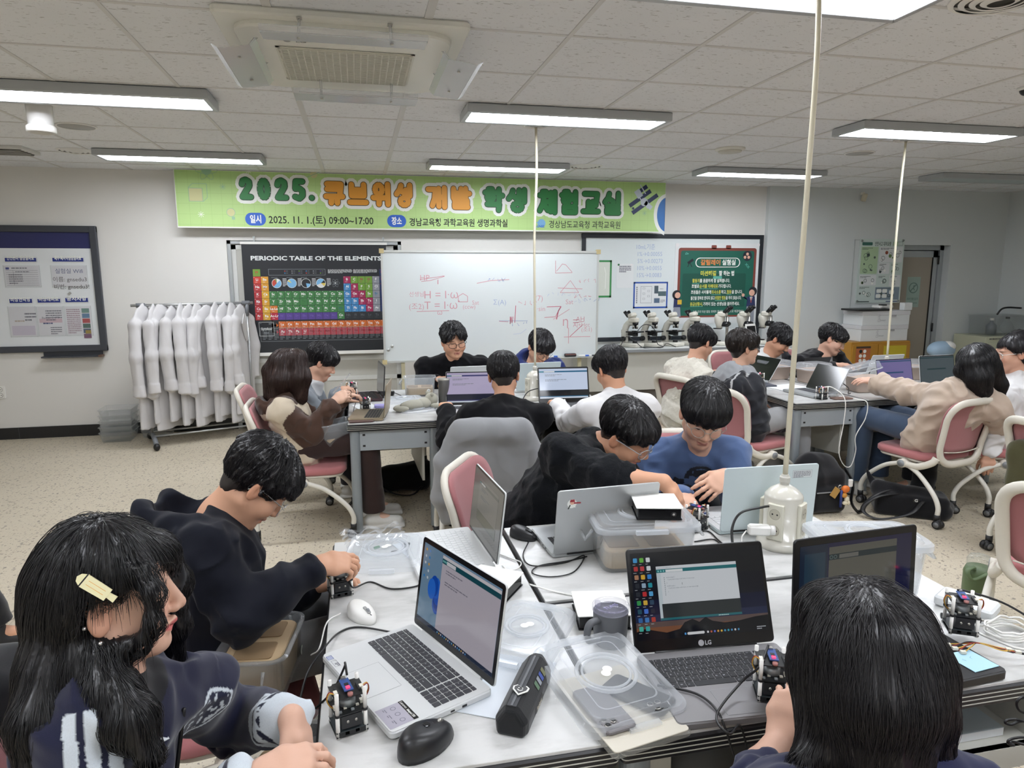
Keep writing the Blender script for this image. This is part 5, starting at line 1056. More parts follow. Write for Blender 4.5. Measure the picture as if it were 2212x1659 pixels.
def desk_e(b,x0,y0,x1,y1):
 """dusk mountain desktop, icons down the left, code editor in the middle"""
 W_,H_=x1-x0,y1-y0;t_=.55;U_=lambda u:x0+u*W_;V_=lambda v:y1-v*H_
 st=((0,'23262c'),(.3,'1c1f2b'),(.55,'1a2140'),(.72,'2b3557'),(.80,'6b5a58'),(.86,'8f5f45'),(.93,'3a3030'))
 for i,(v,c_)in enumerate(st):b.q(x0,V_(st[i+1][0]if i+1<len(st)else 1.0),x1,V_(v),scr(c_,t_*.8))
 mt=[(0,1),(0,.90),(.06,.87),(.14,.90),(.22,.93),(.32,.90),(.36,.83),(.42,.80),(.47,.84),(.52,.79),(.57,.84),(.66,.87),(.78,.86),(.90,.83),(1,.82),(1,1)]
 b.poly([(U_(u),V_(v))for u,v in mt][::-1],scr('11141c',t_),.0002)
 a,c_,d_,e=U_(.185),V_(.79),U_(.80),V_(.17)
 b.q(a,c_,d_,e,scr('dfe4ea',t_),.0006).q(a,V_(.245),d_,V_(.205),scr('25747c',t_),.0008).q(U_(.255),V_(.243),U_(.385),V_(.213),scr('e9edf0',t_),.001).q(a,c_,U_(.215),V_(.245),scr('ccd9e0',t_),.0007)
 b.q(U_(.205),c_,d_,V_(.605),scr('33393c',t_),.0008).q(U_(.185),c_,d_,V_(.765),scr('2b7078',t_),.001)
 for k in range(3):b.disc(U_(.20+.02*k),V_(.226),.0022,scr('8fd0d0',t_),.001,10)
 ink=scr('6d7680',t_)
 for st_,u,v in(('void setup() {',.255,.31),('// put your setup code here, to run once:',.265,.335),('}',.255,.375),('void loop() {',.255,.41),('// put your main code here, to run repeatedly:',.265,.435),('}',.26,.475)):b.text(st_,U_(u),V_(v),.0042,ink,.001,res=1)
 for k in range(10):b.q(U_(.238),V_(.312+.022*k),U_(.242),V_(.300+.022*k),ink,.001)
 b.text('sketch_nov1a | IDE 2.3.6',U_(.195),V_(.195),.0035,ink,.001,res=1).text('I',U_(.37),V_(.40),.008,scr('33393c',t_),.001,res=1).para(U_(.62),V_(.785),W_*.13,1,.004,scr('cfe6e6',t_),.0012)
 ic=('4aa3e0','6fc04a','e8ecf0','c04040','d04a50','e4e9ee','b98a6a','e8b840','3f8fe0','30343c','9fb9d0','2f9fb0','30343c','c8383c','5fb0e8','3f9f5a','e0b84a','38506a','30586a','4f7fe0','2b3040','3f6fb0','4a88d0','b8443c','4fc0b0','3fb0b0')
 for k,c2 in enumerate(ic):
  u,v=.035+.048*(k%3),.085+.098*(k//3)
  if v<.93:b.rr(U_(u)-.0052,V_(v)-.0055,U_(u)+.0052,V_(v)+.0055,.002,scr(c2,t_),.0006).para(U_(u)-.007,V_(v)-.0105,.014,1,.0026,scr('c9ced6',t_),.0006,k)
 b.rr(U_(.37),V_(.975),U_(.50),V_(.945),.003,scr('e6e9ec',t_),.0006).q(U_(.35),V_(.972),U_(.362),V_(.948),scr('58a8f0',t_),.0006)
 for k in range(10):b.disc(U_(.525+.026*k),V_(.96),.0026,scr(('e8e8ec','c86a50','6a7ae0','e8a84a','f0c850','4aa0d0','3fb0c8','5098d0','d8d8dc','4a90c0')[k],t_),.0006,10)
 b.para(U_(.90),V_(.955),W_*.07,2,.0045,scr('c9ced6',t_),.0006,1)
def desk_f(b,x0,y0,x1,y1):
 W_,H_=x1-x0,y1-y0;t_=.30
 b.q(x0,y0,x1,y1,scr('2c2e58',t_));b.q(x0,y0,x0+W_*.24,y1,scr('22354f',t_),.0002);b.q(x0+W_*.04,y0+H_*.3,x0+W_*.22,y1-H_*.1,scr('2f4f66',t_),.0003)
 a,c_,d_,e=x0+W_*.25,y0+H_*.1,x1-W_*.14,y1-H_*.05
 b.q(a,c_,d_,e,scr('77776f',t_),.0004).q(a,e-H_*.16,d_,e-H_*.09,scr('2c3f48',t_),.0006).q(a+W_*.09,e-H_*.15,a+W_*.26,e-H_*.10,scr('8a8a86',t_),.0008)
 for k in range(2):b.ring(a+W_*(.02+.035*k),e-H_*.125,.005,.0015,scr('7f9a9a',t_),.0008,12)
def sticker_pair(b,w_,d_):
 b.frame(-w_*.45,-d_*.985,-w_*.40,-d_*.93,.001,mat('badge_blue','3c4f96',.4)).q(-w_*.445,-d_*.98,-w_*.405,-d_*.935,mat('badge_pale','aab0c8',.4),-.0002)
 b.frame(-w_*.38,-d_*.975,-w_*.30,-d_*.925,.0007,M_PT).para(-w_*.345,-d_*.935,.016,3,.003,M_PT,0,2,.6)
 b.q(w_*.27,-d_*.98,w_*.47,-d_*.72,mat('badge_lilac','a9a6b2',.35)).q(w_*.27,-d_*.765,w_*.47,-d_*.72,M_BLK,.0003)
 b.text('Lenovo',w_*.28,-d_*.755,.009,M_BW,.0006,'l',.0).text('ideapad 330',w_*.365,-d_*.755,.008,M_BW,.0006,'l',.02,sx=.8)
 for k in range(3):b.ring(w_*(.31+.06*k),-d_*.84,.006,.0012,M_PT,.0004,14).para(w_*(.29+.06*k),-d_*.91,.014,2,.004,M_PT,.0004,k)
def ball_sticker(b,w_,ll):
 x,y=-w_*.36,ll*.80;b.disc(x,y,.016,M_BW,.0003).disc(x+.001,y+.004,.008,M_SKN,.0006).poly([(x-.008,y+.006),(x+.010,y+.006),(x+.007,y+.015),(x-.006,y+.015)],mat('sticker_red','9c2f3a',.5),.0008).poly([(x-.014,y-.014),(x+.014,y-.014),(x+.008,y-.003),(x-.008,y-.003)],M_BW,.0008).line([(x+.006,y+.002),(x+.030,y+.001)],.005,mat('sticker_red'),.001).line([(x-.006,y-.004),(x-.012,y-.018)],.004,M_INK,.001)
def paper_label(b,w_,ll):
 x0,y0=w_*.22,ll*.80;b.q(x0,y0,x0+.075,y0+.028,mat('label_ice','d3dadd',.5),.0003).frame(x0,y0,x0+.075,y0+.028,.0006,M_PT,.0005).para(x0+.004,y0+.021,.066,5,.0048,M_PT,.0006,3,.5)
lapA=laptop('white laptop with dark keys at the front left, screen turned to the track jacket girl',.184,1.535,65.5,99,.362,.25,.235,M_LWHT,M_LWHT,M_LWHT,M_KEYD,desk_a,chin=.020,bez=.012,legend=True,numpad=True,deckfn=sticker_pair,keyw=.90)
b=MB();b.push(Rx(PI/2));b.text('Lenovo',-.165,.006,.010,mat('logo_dim','4b4b4f',.4),.0013);o=b.build('logo',[c for c in lapA.children if c.name.startswith('lid')][0])
laptop('white laptop behind the first one, its grey screen seen edge-on',.375,2.176,85,97,.355,.245,.235,M_LWHT,M_LWHT,M_LWHT,M_KEYW,ide('8f8f8c','6a706f',.35,False,'6f736a','82827f'),chin=.012,bez=.006)
laptop('silver laptop with a ball-player sticker, its back towards the camera',.766,2.062,176.8,100,.355,.24,.23,M_SILV,M_SILV,M_SILV,M_KEYB,plain('cfd4d8',.4),ball_sticker)
laptop('ice-white laptop with a paper label, its back towards the camera behind the outlet',1.398,2.109,182.4,94,.358,.243,.235,M_LBLUE,M_LBLUE,M_LWHT,M_KEYW,plain('cfd4d8',.4),paper_label,deckfn=lambda b,w_,d_:b.q(w_*.38,-d_*.75,w_*.44,-d_*.66,M_NV))
lapE=laptop('dark grey laptop with a dusk mountain wallpaper and code window',.800,1.419,3.5,112,.362,.262,.245,M_LGRY,M_LBLK,M_LGRY,M_KEYB,desk_e,chin=.030,bez=.009,legend=True,numpad=True,keyw=.93,deckfn=lambda b,w_,d_:b.text('gram',-w_*.47,-d_*.66,.010,mat('logo_pale','a9a9ac',.4),.0))
b=MB().push(Rx(PI/2));b.text('LG',-.002,.009,.014,mat('logo_pale'),.0014,'l',.03).disc(-.012,.014,.0075,mat('logo_pale'),.0014);b.build('logo',[c for c in lapE.children if c.name.startswith('lid')][0])
lapF=laptop('black laptop with a dim screen, mostly hidden by the long-haired girl',1.215,1.42,-4,93,.38,.262,.25,M_LBLK,M_LBLK,mat('deck_black','232325',.5),M_KEYB,desk_f,chin=.022,bez=.017,th=.022,numpad=True)
tag(MB().push(T(1.372,1.222,TT+.0262)@Rz(.12)).b2((-.038,-.038,0),(.038,.038,.0012),mat('note_blue','a9cfe0',.6)).push(T(0,0,.0014)).scribble(-.02,.0,.045,.016,mat('note_ink','7fa6b8',.6),0,.0012,4).build('sticky_note'),'pale blue sticky note on the palm rest of the black laptop','note')
laptop('black laptop with a bright code window beside the student in white',1.384,4.552,4.3,106,.365,.255,.25,M_LBLK,M_LBLK,mat('deck_black'),mat('key_grey','5b5c5e',.5),ide('cfdcf4','2a6a90',.75,True,'23262c','cfdcf4'),chin=.032,bez=.010,deckfn=None)
b=MB().push(Rx(PI/2));b.disc(0,.017,.008,M_BW,.0014);b.build('logo',[c for c in bpy.data.objects if c.name.startswith('lid.')][-1])
laptop('silver laptop at the table corner with a dark green-grey screen',3.427,4.565,83.4,119,.325,.22,.215,M_SILV,M_SILV,M_SILV,M_KEYD,plain('2b302c',.35),chin=.012,bez=.004,group='laptops on the right tables')
laptop('laptop with a violet screen on the right table, left of the outlet',4.05,4.50,-4,104,.345,.24,.235,M_SILV,M_SILV,M_SILV,M_KEYD,plain('8a80b8',.55,'3f5f86'),chin=.012,bez=.006,group='laptops on the right tables')
laptop('white-edged laptop with a slate screen in front of the beige jacket girl',4.511,4.582,-5,100,.36,.25,.24,M_LWHT,M_LWHT,M_SILV,M_KEYD,plain('5d6a70',.45,'2b4a50'),chin=.012,bez=.006,group='laptops on the right tables')
laptop('dark-screened laptop in front of the student in the white fleece',3.30,5.24,84,122,.32,.22,.21,M_SILV,M_LWHT,M_SILV,M_KEYD,plain('2e2e30',.3,'3a3a3d'),chin=.01,bez=.005,group='laptops on the right tables')
laptop('small black laptop with a white sticker on its back, in front of the smiling student',3.86,5.28,176,112,.27,.19,.18,M_LBLK,M_LBLK,M_LBLK,M_KEYB,plain('cfd4d8',.4),lambda b,w_,ll:b.rr(-w_*.42,ll*.25,w_*.05,ll*.62,.006,mat('label_pale','bdb9ae',.5),.0003).disc(-w_*.34,ll*.44,.012,M_BLK,.0006).disc(-w_*.04,ll*.44,.012,M_BLK,.0006),group='laptops on the right tables')
laptop('white laptop turned away, behind the outlet on the right table',4.42,5.12,178,112,.33,.22,.21,M_LWHT,M_LWHT,M_LWHT,M_KEYD,plain('cfd4d8',.4),group='laptops on the right tables')
laptop('white-silver laptop turned away, in front of the student in the blue hoodie',1.327,5.113,175,109,.34,.24,.235,M_LWHT,M_LBLUE,M_LWHT,M_KEYD,plain('cfd4d8',.4),group='laptops on the middle tables')
laptop('cream-white laptop turned away, in front of the student in the black sweater',.80,5.045,176,110,.34,.24,.235,M_LWHT,M_LWHT,M_LWHT,M_KEYD,plain('cfd4d8',.4),group='laptops on the middle tables')
laptop('laptop with a lilac screen, half hidden by the student in black seen from behind',.73,4.60,6,108,.34,.24,.235,M_LWHT,M_LWHT,M_LWHT,M_KEYD,ide('c9bfe0','4a4a80',.6,True,'2b2e40','c9bfe0'),bez=.008,group='laptops on the middle tables')
laptop('gold laptop beside the brown hoodie girl',.147,4.456,98.8,96,.31,.22,.21,M_GOLD,M_GOLD,M_GOLD,M_KEYB,plain('2b2b2e',.4),group='laptops on the middle tables')
laptop('dark red-black laptop, its lid seen edge-on',.13,5.16,84,94,.35,.24,.235,mat('laptop_wine','3a2227',.4),M_LBLK,mat('laptop_wine'),M_KEYB,plain('3a3a42',.4),group='laptops on the middle tables')
# CLEAR BOXES, LIDS
M_BOX=clearmat('box_clear','eaf0f4',.32,.10);M_LID=clearmat('lid_clear','eaf0f6',.34,.07);M_LIDR=clearmat('lid_rim','f2f6fa',.85,.08);M_CARD=mat('card_insert','b89f7c',.75);M_CARDD=mat('card_dark','8b7253',.8);M_HND=clearmat('handle_milky','dfe3e4',.75,.2)
M_FOAM=mat('pale_tub','d9c8b8',.45)
def lid_geo(b,w_,d_,z):
 b.push(T(0,0,z))
 b.rbox((0,0,.012),(w_-.05,d_-.05,.003),M_LID,.03,.001)
 def ringband(wa,da,za,wb_,db,zb,m_,r=.035):
  vs,fs=[],[];n=5;N=4*(n+1)
  for w2,d2,zz in((wa,da,za),(wb_,db,zb)):
   for q_ in range(4):
    cx=(w2/2-r)*(1 if q_ in(0,3)else-1);cy=(d2/2-r)*(1 if q_ in(0,1)else-1)
    for j in range(n+1):a=q_*PI/2+j*PI/2/n;vs.append((cx+r*math.cos(a),cy+r*math.sin(a),zz))
  for j in range(N):fs.append((j,(j+1)%N,N+(j+1)%N,N+j))
  b.add(vs,fs,m_,True)
 ringband(w_-.05,d_-.05,.0135,w_-.035,d_-.035,.004,M_LIDR);ringband(w_-.035,d_-.035,.004,w_-.012,d_-.012,.010,M_LIDR);ringband(w_-.012,d_-.012,.010,w_,d_,.004,M_LIDR);ringband(w_,d_,.004,w_,d_,-.012,M_LIDR);ringband(w_-.10,d_-.09,.0142,w_-.106,d_-.096,.0142,M_LIDR,.02)
 rr_=min(w_,d_)*.27
 for rad,tb in((rr_,.0045),(rr_*.82,.003)):b.tube([(rad*math.cos(2*PI*j/28),rad*math.sin(2*PI*j/28),.0155)for j in range(28)],tb,M_LIDR,6,closed=True)
 for s_ in(-1,1):b.box((0,s_*(d_/2+.006),-.004),(w_*.30,.014,.012),M_LIDR)
 b.pop()
def tub(label,x,y,z,rz,w_=.28,d_=.20,h=.13,lid=True,insert=None,tub_m=None,number=None,group='clear kit boxes',tilt=None,name='storage_box',handles=True):
 t=empty(name,(x,y,z),rz,label,'storage box',group)
 if tilt:t.rotation_euler=(tilt[0],tilt[1],rz)
 b=MB();b.shell(w_*.86,d_*.84,w_-.02,d_-.02,h,.003,tub_m or M_BOX,.035,lip=.009,liph=.006)
 o=b.build('tub',t)
 if insert:
  b=MB();hh=h*insert;b.rbox((0,0,hh*.5+.008),(w_*.80,d_*.78,hh-.004),M_CARD,.028,.003)
  for sx in(-1,1):b.rbox((sx*w_*.2,.0,hh+.0075),(w_*.30,d_*.52,.003),M_CARDD,.01,.001)
  b.build('card_insert',t)
 if number:
  b=MB().push(T(0,-d_*.44-.0035,h*.30)@Rx(PI/2));b.disc(w_*.26,0,.013,M_BW,.0,18).text(number,w_*.26,-.006,.017,M_BLK,.0006,'c',.03);b.build('number_sticker',t)
 if lid:
  b=MB();lid_geo(b,w_+.004,d_+.004,h);b.build('lid',t)
 if handles:
  for sx in(-1,1):
   b=MB();b.tube([(sx*(w_/2+.004),-d_*.22,h-.02),(sx*(w_/2+.026),-d_*.22,h-.05),(sx*(w_/2+.026),d_*.22,h-.05),(sx*(w_/2+.004),d_*.22,h-.02)],.005,M_HND,8);b.build('handle',t)
 return t
tub('clear lidded kit box with a white and black square case on top',.865,1.995,TT+.001,R(-7),.33,.255,.145,True,.42,number='0')
tub('clear lidded kit box behind the black laptop, right of the outlet post',1.437,1.665,TT+.001,R(-12),.31,.20,.155,True,None,mat('x','ffffff')if False else M_BOX)
b=MB();b.tube(spline([(1.36,1.62,TT+.02),(1.40,1.70,TT+.06),(1.48,1.68,TT+.03),(1.50,1.61,TT+.05)],6),.004,M_BLK,6);tag(b.build('cable'),'black lead inside the kit box right of the outlet','cable')
tub('open clear kit box with card trays on the hoodie boy\'s lap',-.285,1.80,.575,R(82),.27,.19,.12,False,.85,number='1',tilt=(0,0))
tub('open clear kit box on the lap of the girl in the striped track jacket',-.20,1.40,.53,R(75),.26,.20,.12,False,.30)
tub('open clear kit box marked 13 between the middle laptops',.43,5.19,TT+.001,R(-4),.25,.18,.14,False,.42,number='13')
tub('open clear kit box on the brown hoodie girl\'s lap',-.15,4.40,.575,R(14),.22,.16,.14,False,.30,number='12',tilt=(0,R(-8)))
M_TUBP=mat('tub_rose','cfbcae',.4)
for x,y,rz,lb in((3.50,5.30,.1,'rose-beige lidded box nearest the white fleece student on the right table'),(3.72,5.06,.1,'rose-beige lidded box second from the left on the right table, behind the green-grey laptop'),(4.66,5.02,.0,'rose-beige lidded box right of the outlet on the right table')):
 tub(lb,x,y,TT+.001,rz,.26,.20,.11,False,None,M_TUBP,group='rose-beige kit boxes',handles=False)
 k=bpy.context.scene.objects[-1]if False else None
def dome_lid(label,x,y,z,rz,tilt=(0,0),w_=.27,d_=.21,h=.05,name='box_lid',parent=None):
 t=empty(name,(x,y,z),rz,label,'box lid','clear box lids');t.rotation_euler=(tilt[0],tilt[1],rz)
 b=MB().push(T(0,0,h)@Rx(PI));b.shell(w_-.02,d_-.02,w_,d_,h,.002,M_LID,.045,n=6);b.build('cover',t)
 b=MB();b.tube([(x_,y_,.004)for x_,y_ in[(w_/2*math.copysign(abs(math.cos(a))**.4,math.cos(a)),d_/2*math.copysign(abs(math.sin(a))**.4,math.sin(a)))for a in[2*PI*j/40 for j in range(40)]]],.005,M_LIDR,6,closed=True);b.build('rim',t)
 return t
dome_lid('clear domed lid on the rose-beige box nearest the white fleece student',3.50,5.30,TT+.113,.1);dome_lid('clear domed lid on the second rose-beige box from the left',3.72,5.06,TT+.113,.1);dome_lid('clear domed lid on the box right of the far outlet',4.66,5.02,TT+.113,0)
tub('rose-beige box being opened by the beige jacket girl',3.83,4.58,TT+.001,-.12,.27,.21,.115,False,None,M_TUBP,group='rose-beige kit boxes',handles=False)
dome_lid('clear domed lid lifted by the hand of the beige jacket girl',3.80,4.60,TT+.150,-.12,(R(-6),R(-14)),h=.06)
def flat_lid(label,x,y,z,rz,w_,d_,tilt=(0,0)):
 t=empty('box_lid',(x,y,z),rz,label,'box lid','clear box lids');t.rotation_euler=(tilt[0],tilt[1],rz)
 b=MB();lid_geo(b,w_,d_,.012);b.build('lid_plate',t)
 b=MB().push(T(0,0,.0305));b.disc(.006,.006,.011,M_BW,0,14).disc(-.004,-.006,.011,M_BW,.0002,14);b.build('paper_dots',t);return t
flat_lid('clear ribbed lid with a round ring lying on the beige tablet, front centre',.508,1.335,TT+.020,R(10),.245,.305,(R(4),0))
flat_lid('clear ribbed lid lying between the white laptop and the pencil case',.392,1.60,TT+.003,R(-33),.20,.29)
flat_lid('clear ribbed lid under a plastic bag at the far left of the front table',.060,2.20,TT+.003,R(-8),.26,.28)
b=MB();rg=random.Random(3);n_=14
vs=[((i/n_-.5)*.20,(j/n_-.5)*.16,.045+.012*rg.random()+.010*math.sin(i*1.1)+.008*math.cos(j*1.7))for i in range(n_+1)for j in range(n_+1)]
b.add(vs,[(i*(n_+1)+j,(i+1)*(n_+1)+j,(i+1)*(n_+1)+j+1,i*(n_+1)+j+1)for i in range(n_)for j in range(n_)],clearmat('film','eef2f6',.08,.05))
o=b.build('plastic_bag',label='crumpled clear plastic bag at the far left corner of the front table',cat='plastic bag');o.location=(.02,2.26,TT);o.rotation_euler=(0,0,.2);o.modifiers.new('s','SOLIDIFY').thickness=.0006
for x,y,rz,m_,lb in((.03,2.22,.5,mat('part_green','3f8a5a',.4),'tiny green part inside the lid ring at the far left of the table'),(.085,2.17,.2,M_BLK,'tiny black triangular part inside the lid ring'),(.13,2.23,-.4,M_BLK,'tiny dark pin inside the lid ring')):
 o=MB().rbox((0,0,.003),(.022,.010,.006),m_,.003,.001).build('small_part',label=lb,cat='part',group='loose parts in the lid');o.location=(x,y,TT+.0195);o.rotation_euler=(0,0,rz)
for x,y,rz,lb in((.205,2.20,.35,'pale blue-white sheets beside the far lid, under the second white laptop'),(.30,1.40,-.5,'white sheet peeking from under the front white laptop')):
 o=MB().b2((-.085,-.12,0),(.085,.12,.0015),mat('paper_ice','d7dde4',.6)).build('paper_sheet',label=lb,cat='paper');o.location=(x,y,TT+.0012);o.rotation_euler=(0,0,rz)
# white and black square cases
def case(label,x,y,z,rz,sx=.135,sy=.135):
 t=empty('gadget_case',(x,y,z),rz,label,'case','white and black square cases')
 MB().rbox((0,0,.019),(sx,sy,.036),mat('case_black','0d0d0f',.15),.004,.001).build('body',t);b=MB();b.rbox((0,0,.039),(sx+.010,sy+.010,.003),M_WHT,.004,.001);b.build('top_plate',t);b=MB();b.rbox((0,0,.0015),(sx+.006,sy+.006,.003),mat('case_black'),.004,.001);b.build('bottom_plate',t)
 b=MB();b.cyl((sx*.32,-sy/2,.018),(sx*.32,-sy/2-.002,.018),.009,M_BLK,14).cyl((sx*.32,-sy/2-.002,.018),(sx*.32,-sy/2-.0025,.018),.004,M_MET,10);b.build('power_jack',t);return t
case('white-topped black case on the centre kit box lid',.905,1.965,TT+.164,R(-14));case('white-topped black case between the two white laptops',.352,1.872,TT+.001,R(-36));case('white-topped black case behind the mug',.612,1.655,TT+.001,R(-10))
# mug
t=empty('travel_mug',(.590,1.525,TT+.001),0,'dark grey handled mug with a clear violet-tinted lid','mug');M_MUG=mat('mug_grey','55575b',.45)
MB().lathe([(.036,0),(.040,.004),(.0425,.03),(.044,.088),(.042,.090),(.040,.086)],M_MUG,32).build('mug_body',t)
b=MB();b.tube(spline([(-.040,0,.075),(-.070,0,.074),(-.080,0,.055),(-.074,0,.030),(-.041,0,.024)],6),.008,M_MUG,10,flat=((0,1,0),1.25));b.build('mug_handle',t)
M_MLID=clearmat('mug_lid_clear','b9b4d8',.28,.05);b=MB();b.lathe([(.043,.088),(.0465,.090),(.0465,.102),(.042,.104),(.038,.097),(.0,.097)],M_MLID,32,cap=False).rbox((-.022,.024,.103),(.024,.014,.008),M_MLID,.004,.002,Rz(.8));b.push(T(0,0,.0976)).text('TUMS',0,-.006,.017,mat('print_violet','8d88b8',.4),0,'c',0);b.pop();b.build('mug_lid',t);t.rotation_euler=(0,0,R(25))
# tablet, phones
def tablet(label,x,y,z,rz):
 t=empty('tablet',(x,y,z),rz,label,'tablet');MB().rbox((0,0,.006),(.185,.262,.012),clearmat('case_edge','d9d9d2',.55,.15),.012,.003).build('clear_case',t);MB().rbox((0,0,.0135),(.178,.255,.003),mat('cover_beige','c9c3b4',.5),.010,.001).build('folio_cover',t)
 b=MB();[b.box((0,q_,.0153),(.176,.0012,.0003),mat('fold_line','aaa496',.6))for q_ in(-.045,.045)];b.build('fold_line',t);return t
tablet('tablet in a beige folio hanging over the front table edge',.512,1.262,TT+.001,R(11))
def phone(label,x,y,z,rz,m_=None,cams=True,tilt=0):
 t=empty('phone',(x,y,z),rz,label,'phone');t.rotation_euler=(tilt,0,rz);MB().rbox((0,0,.005),(.074,.152,.009),m_ or M_BLK,.012,.003).build('phone_body',t)
 if cams:
  b=MB();b.rbox((-.014,-.05,.0105),(.036,.036,.002),m_ or M_BLK,.008,.0008)
  for q_ in((-.023,-.042),(-.023,-.059),(-.006,-.05)):b.cyl((q_[0],q_[1],.011),(q_[0],q_[1],.0135),.0068,M_MET,14).cyl((q_[0],q_[1],.0135),(q_[0],q_[1],.0137),.0055,M_BLK,14)
  b.build('camera',t)
 return t
phone('grey phone in a clear case on the beige tablet, seen through the lid',.470,1.245,TT+.0175,R(10),mat('phone_grey','6d6a6c',.35));phone('black phone on the beige tablet beside the grey phone',.560,1.275,TT+.0175,R(38),M_BLK)
phone('phone lying at the corner of the brown hoodie girl\'s table',-.01,4.315,TT+.001,R(92),mat('phone_rose','5b4644',.3),False);phone('brown phone under the laptop corner on the right table',3.42,4.32,TT+.001,R(86),mat('phone_brown','6a5146',.4),False)
phone('patterned phone beside the rose-beige box on the right table',3.86,4.36,TT+.001,R(80),mat('phone_pattern','9a8a84',.4),False);phone('white phone left of the student in black seen from behind',.57,4.42,TT+.001,R(20),M_WHT)
# pencil case
t=empty('pencil_case',(.322,1.330,TT+.001),R(-29),'black mesh pencil case with a heart badge on its zip','pencil case');M_PC=fabric('case_mesh','1f2022',500,.4);M_ZIP=mat('zip_black','303236',.6)
b=MB();L_=.115;sec=[(-.034,0),(.034,0),(.036,.030),(.014,.060),(-.014,.060),(-.036,.030)];vs,fs=[],[]
for yy,s_ in((-L_,.80),(-L_*.86,1),(L_*.8,1),(L_,.72)):
 for x_,z in sec:vs.append((x_*s_,yy,z*(.9 if s_<1 else 1)))
for i in range(3):
 for j in range(6):fs.append((i*6+j,i*6+(j+1)%6,(i+1)*6+(j+1)%6,(i+1)*6+j))
fs+=[tuple(range(5,-1,-1)),tuple(range(18,24))];b.add(vs,fs,M_PC);b.build('pouch',t,bevel=.006)
b=MB();b.box((0,-.008,.0605),(.020,.19,.002),M_ZIP);b.box((0,-.008,.062),(.005,.19,.0015),mat('zip_teeth','4c4e52',.4));b.build('zip',t)
b=MB().push(T(.004,-.05,.064));hp=[(.0,-.016),(.013,-.002),(.014,.006),(.008,.011),(.0,.006),(-.008,.011),(-.014,.006),(-.013,-.002)];b.prism([(x_*1.25,y_*1.25)for x_,y_ in hp],0,.002,M_BW);b.prism(hp,.0021,.003,M_BLK);b.disc(-.004,.002,.0014,M_BW,.0034,8).disc(.004,.002,.0014,M_BW,.0034,8).line([(-.006,-.003),(-.002,-.007),(.002,-.007),(.006,-.003)],.0015,M_BW,.0034);b.build('heart_badge',t)
b=MB().push(T(.0365,-.02,.020)@Rz(PI/2)@Rx(PI/2-.12));b.rr(-.03,-.006,.03,.008,.003,M_BLK,.0008).text('Replayer',0,-.004,.011,mat('tag_cream','cfc9b6',.5),.0014,'c',.02);b.build('name_tag',t)
b=MB().push(T(.026,.03,.045)@Rz(PI/2)@Rx(1.0));[b.rr(-.035+.018*i,-.008,-.022+.018*i,.010,.002,mat('pens_'+h_,h_,.5),.0012)for i,h_ in enumerate(('5f7a62','8a8f96','3c4f96','6d6f52'))];b.build('pens_showing',t)
# mice
def mouse(label,x,y,rz,m_,big=False,wheel=None):
 """rz: local +y is the front of the mouse"""
 t=empty('computer_mouse',(x,y,TT+.001),rz,label,'mouse');k=1.18 if big else 1.0;vs,fs=[],[];n_,q_=22,9
 for i in range(q_+1):
  u=i/q_
  for j in range(n_):
   a=2*PI*j/n_;c_,s_=math.cos(a),math.sin(a);rx=.031*k*(1-.10*max(0,s_))*(1.0 if not big or c_>0 else 1.12);ry=.056*k
   sh=math.cos(u*PI/2)**.55 if u<1 else 0;zz=(.036*k if not big else .046)*math.sin(u*PI/2)**.8
   vs.append((rx*c_*sh*(1+.06*math.sin(u*PI)),ry*s_*sh-.004*u,zz*(1-.22*s_*sh)))
 for i in range(q_):
  for j in range(n_):fs.append((i*n_+j,i*n_+(j+1)%n_,(i+1)*n_+(j+1)%n_,(i+1)*n_+j))
 fs.append(tuple(range(n_-1,-1,-1)));b=MB();b.add(vs,fs,m_,True);b.build('shell',t)
 b=MB();zt=.030*k if not big else .037;b.push(T(0,.026*k,zt-.001)@Rx(-.25));b.rbox((0,0,.001),(.010,.030,.005),mat('mouse_slot','9c9c9a',.4)if m_ is M_WHT else M_BLK,.004,.001);b.cyl((-.003,.004,.002),(.003,.004,.002),.0065,wheel or M_HUB,14);b.pop();b.build('scroll_wheel',t)
 if big:
  b=MB();b.tube([(-.038,-.012,.026),(-.040,.010,.026),(-.037,.030,.022)],.003,mat('mouse_gloss','26272a',.1),6).rbox((-.002,.002,.046),(.014,.012,.004),mat('mouse_gloss'),.004,.001);b.build('side_button',t)
 else:b=MB();b.box((0,.034*k,zt-.006),(.0012,.030,.002),mat('mouse_seam','55565a',.5));b.build('seam',t)
 return t
M_MB=mat('mouse_black','1c1d20',.38);mouse('large sculpted black mouse at the front of the left table',.100,1.238,R(-55),M_MB,True,M_MET);mouse('white mouse left of the front white laptop',-.022,1.795,R(-148),M_WHT);mouse('black mouse beside the silver laptop with the sticker',.537,2.252,R(-142),M_MB)
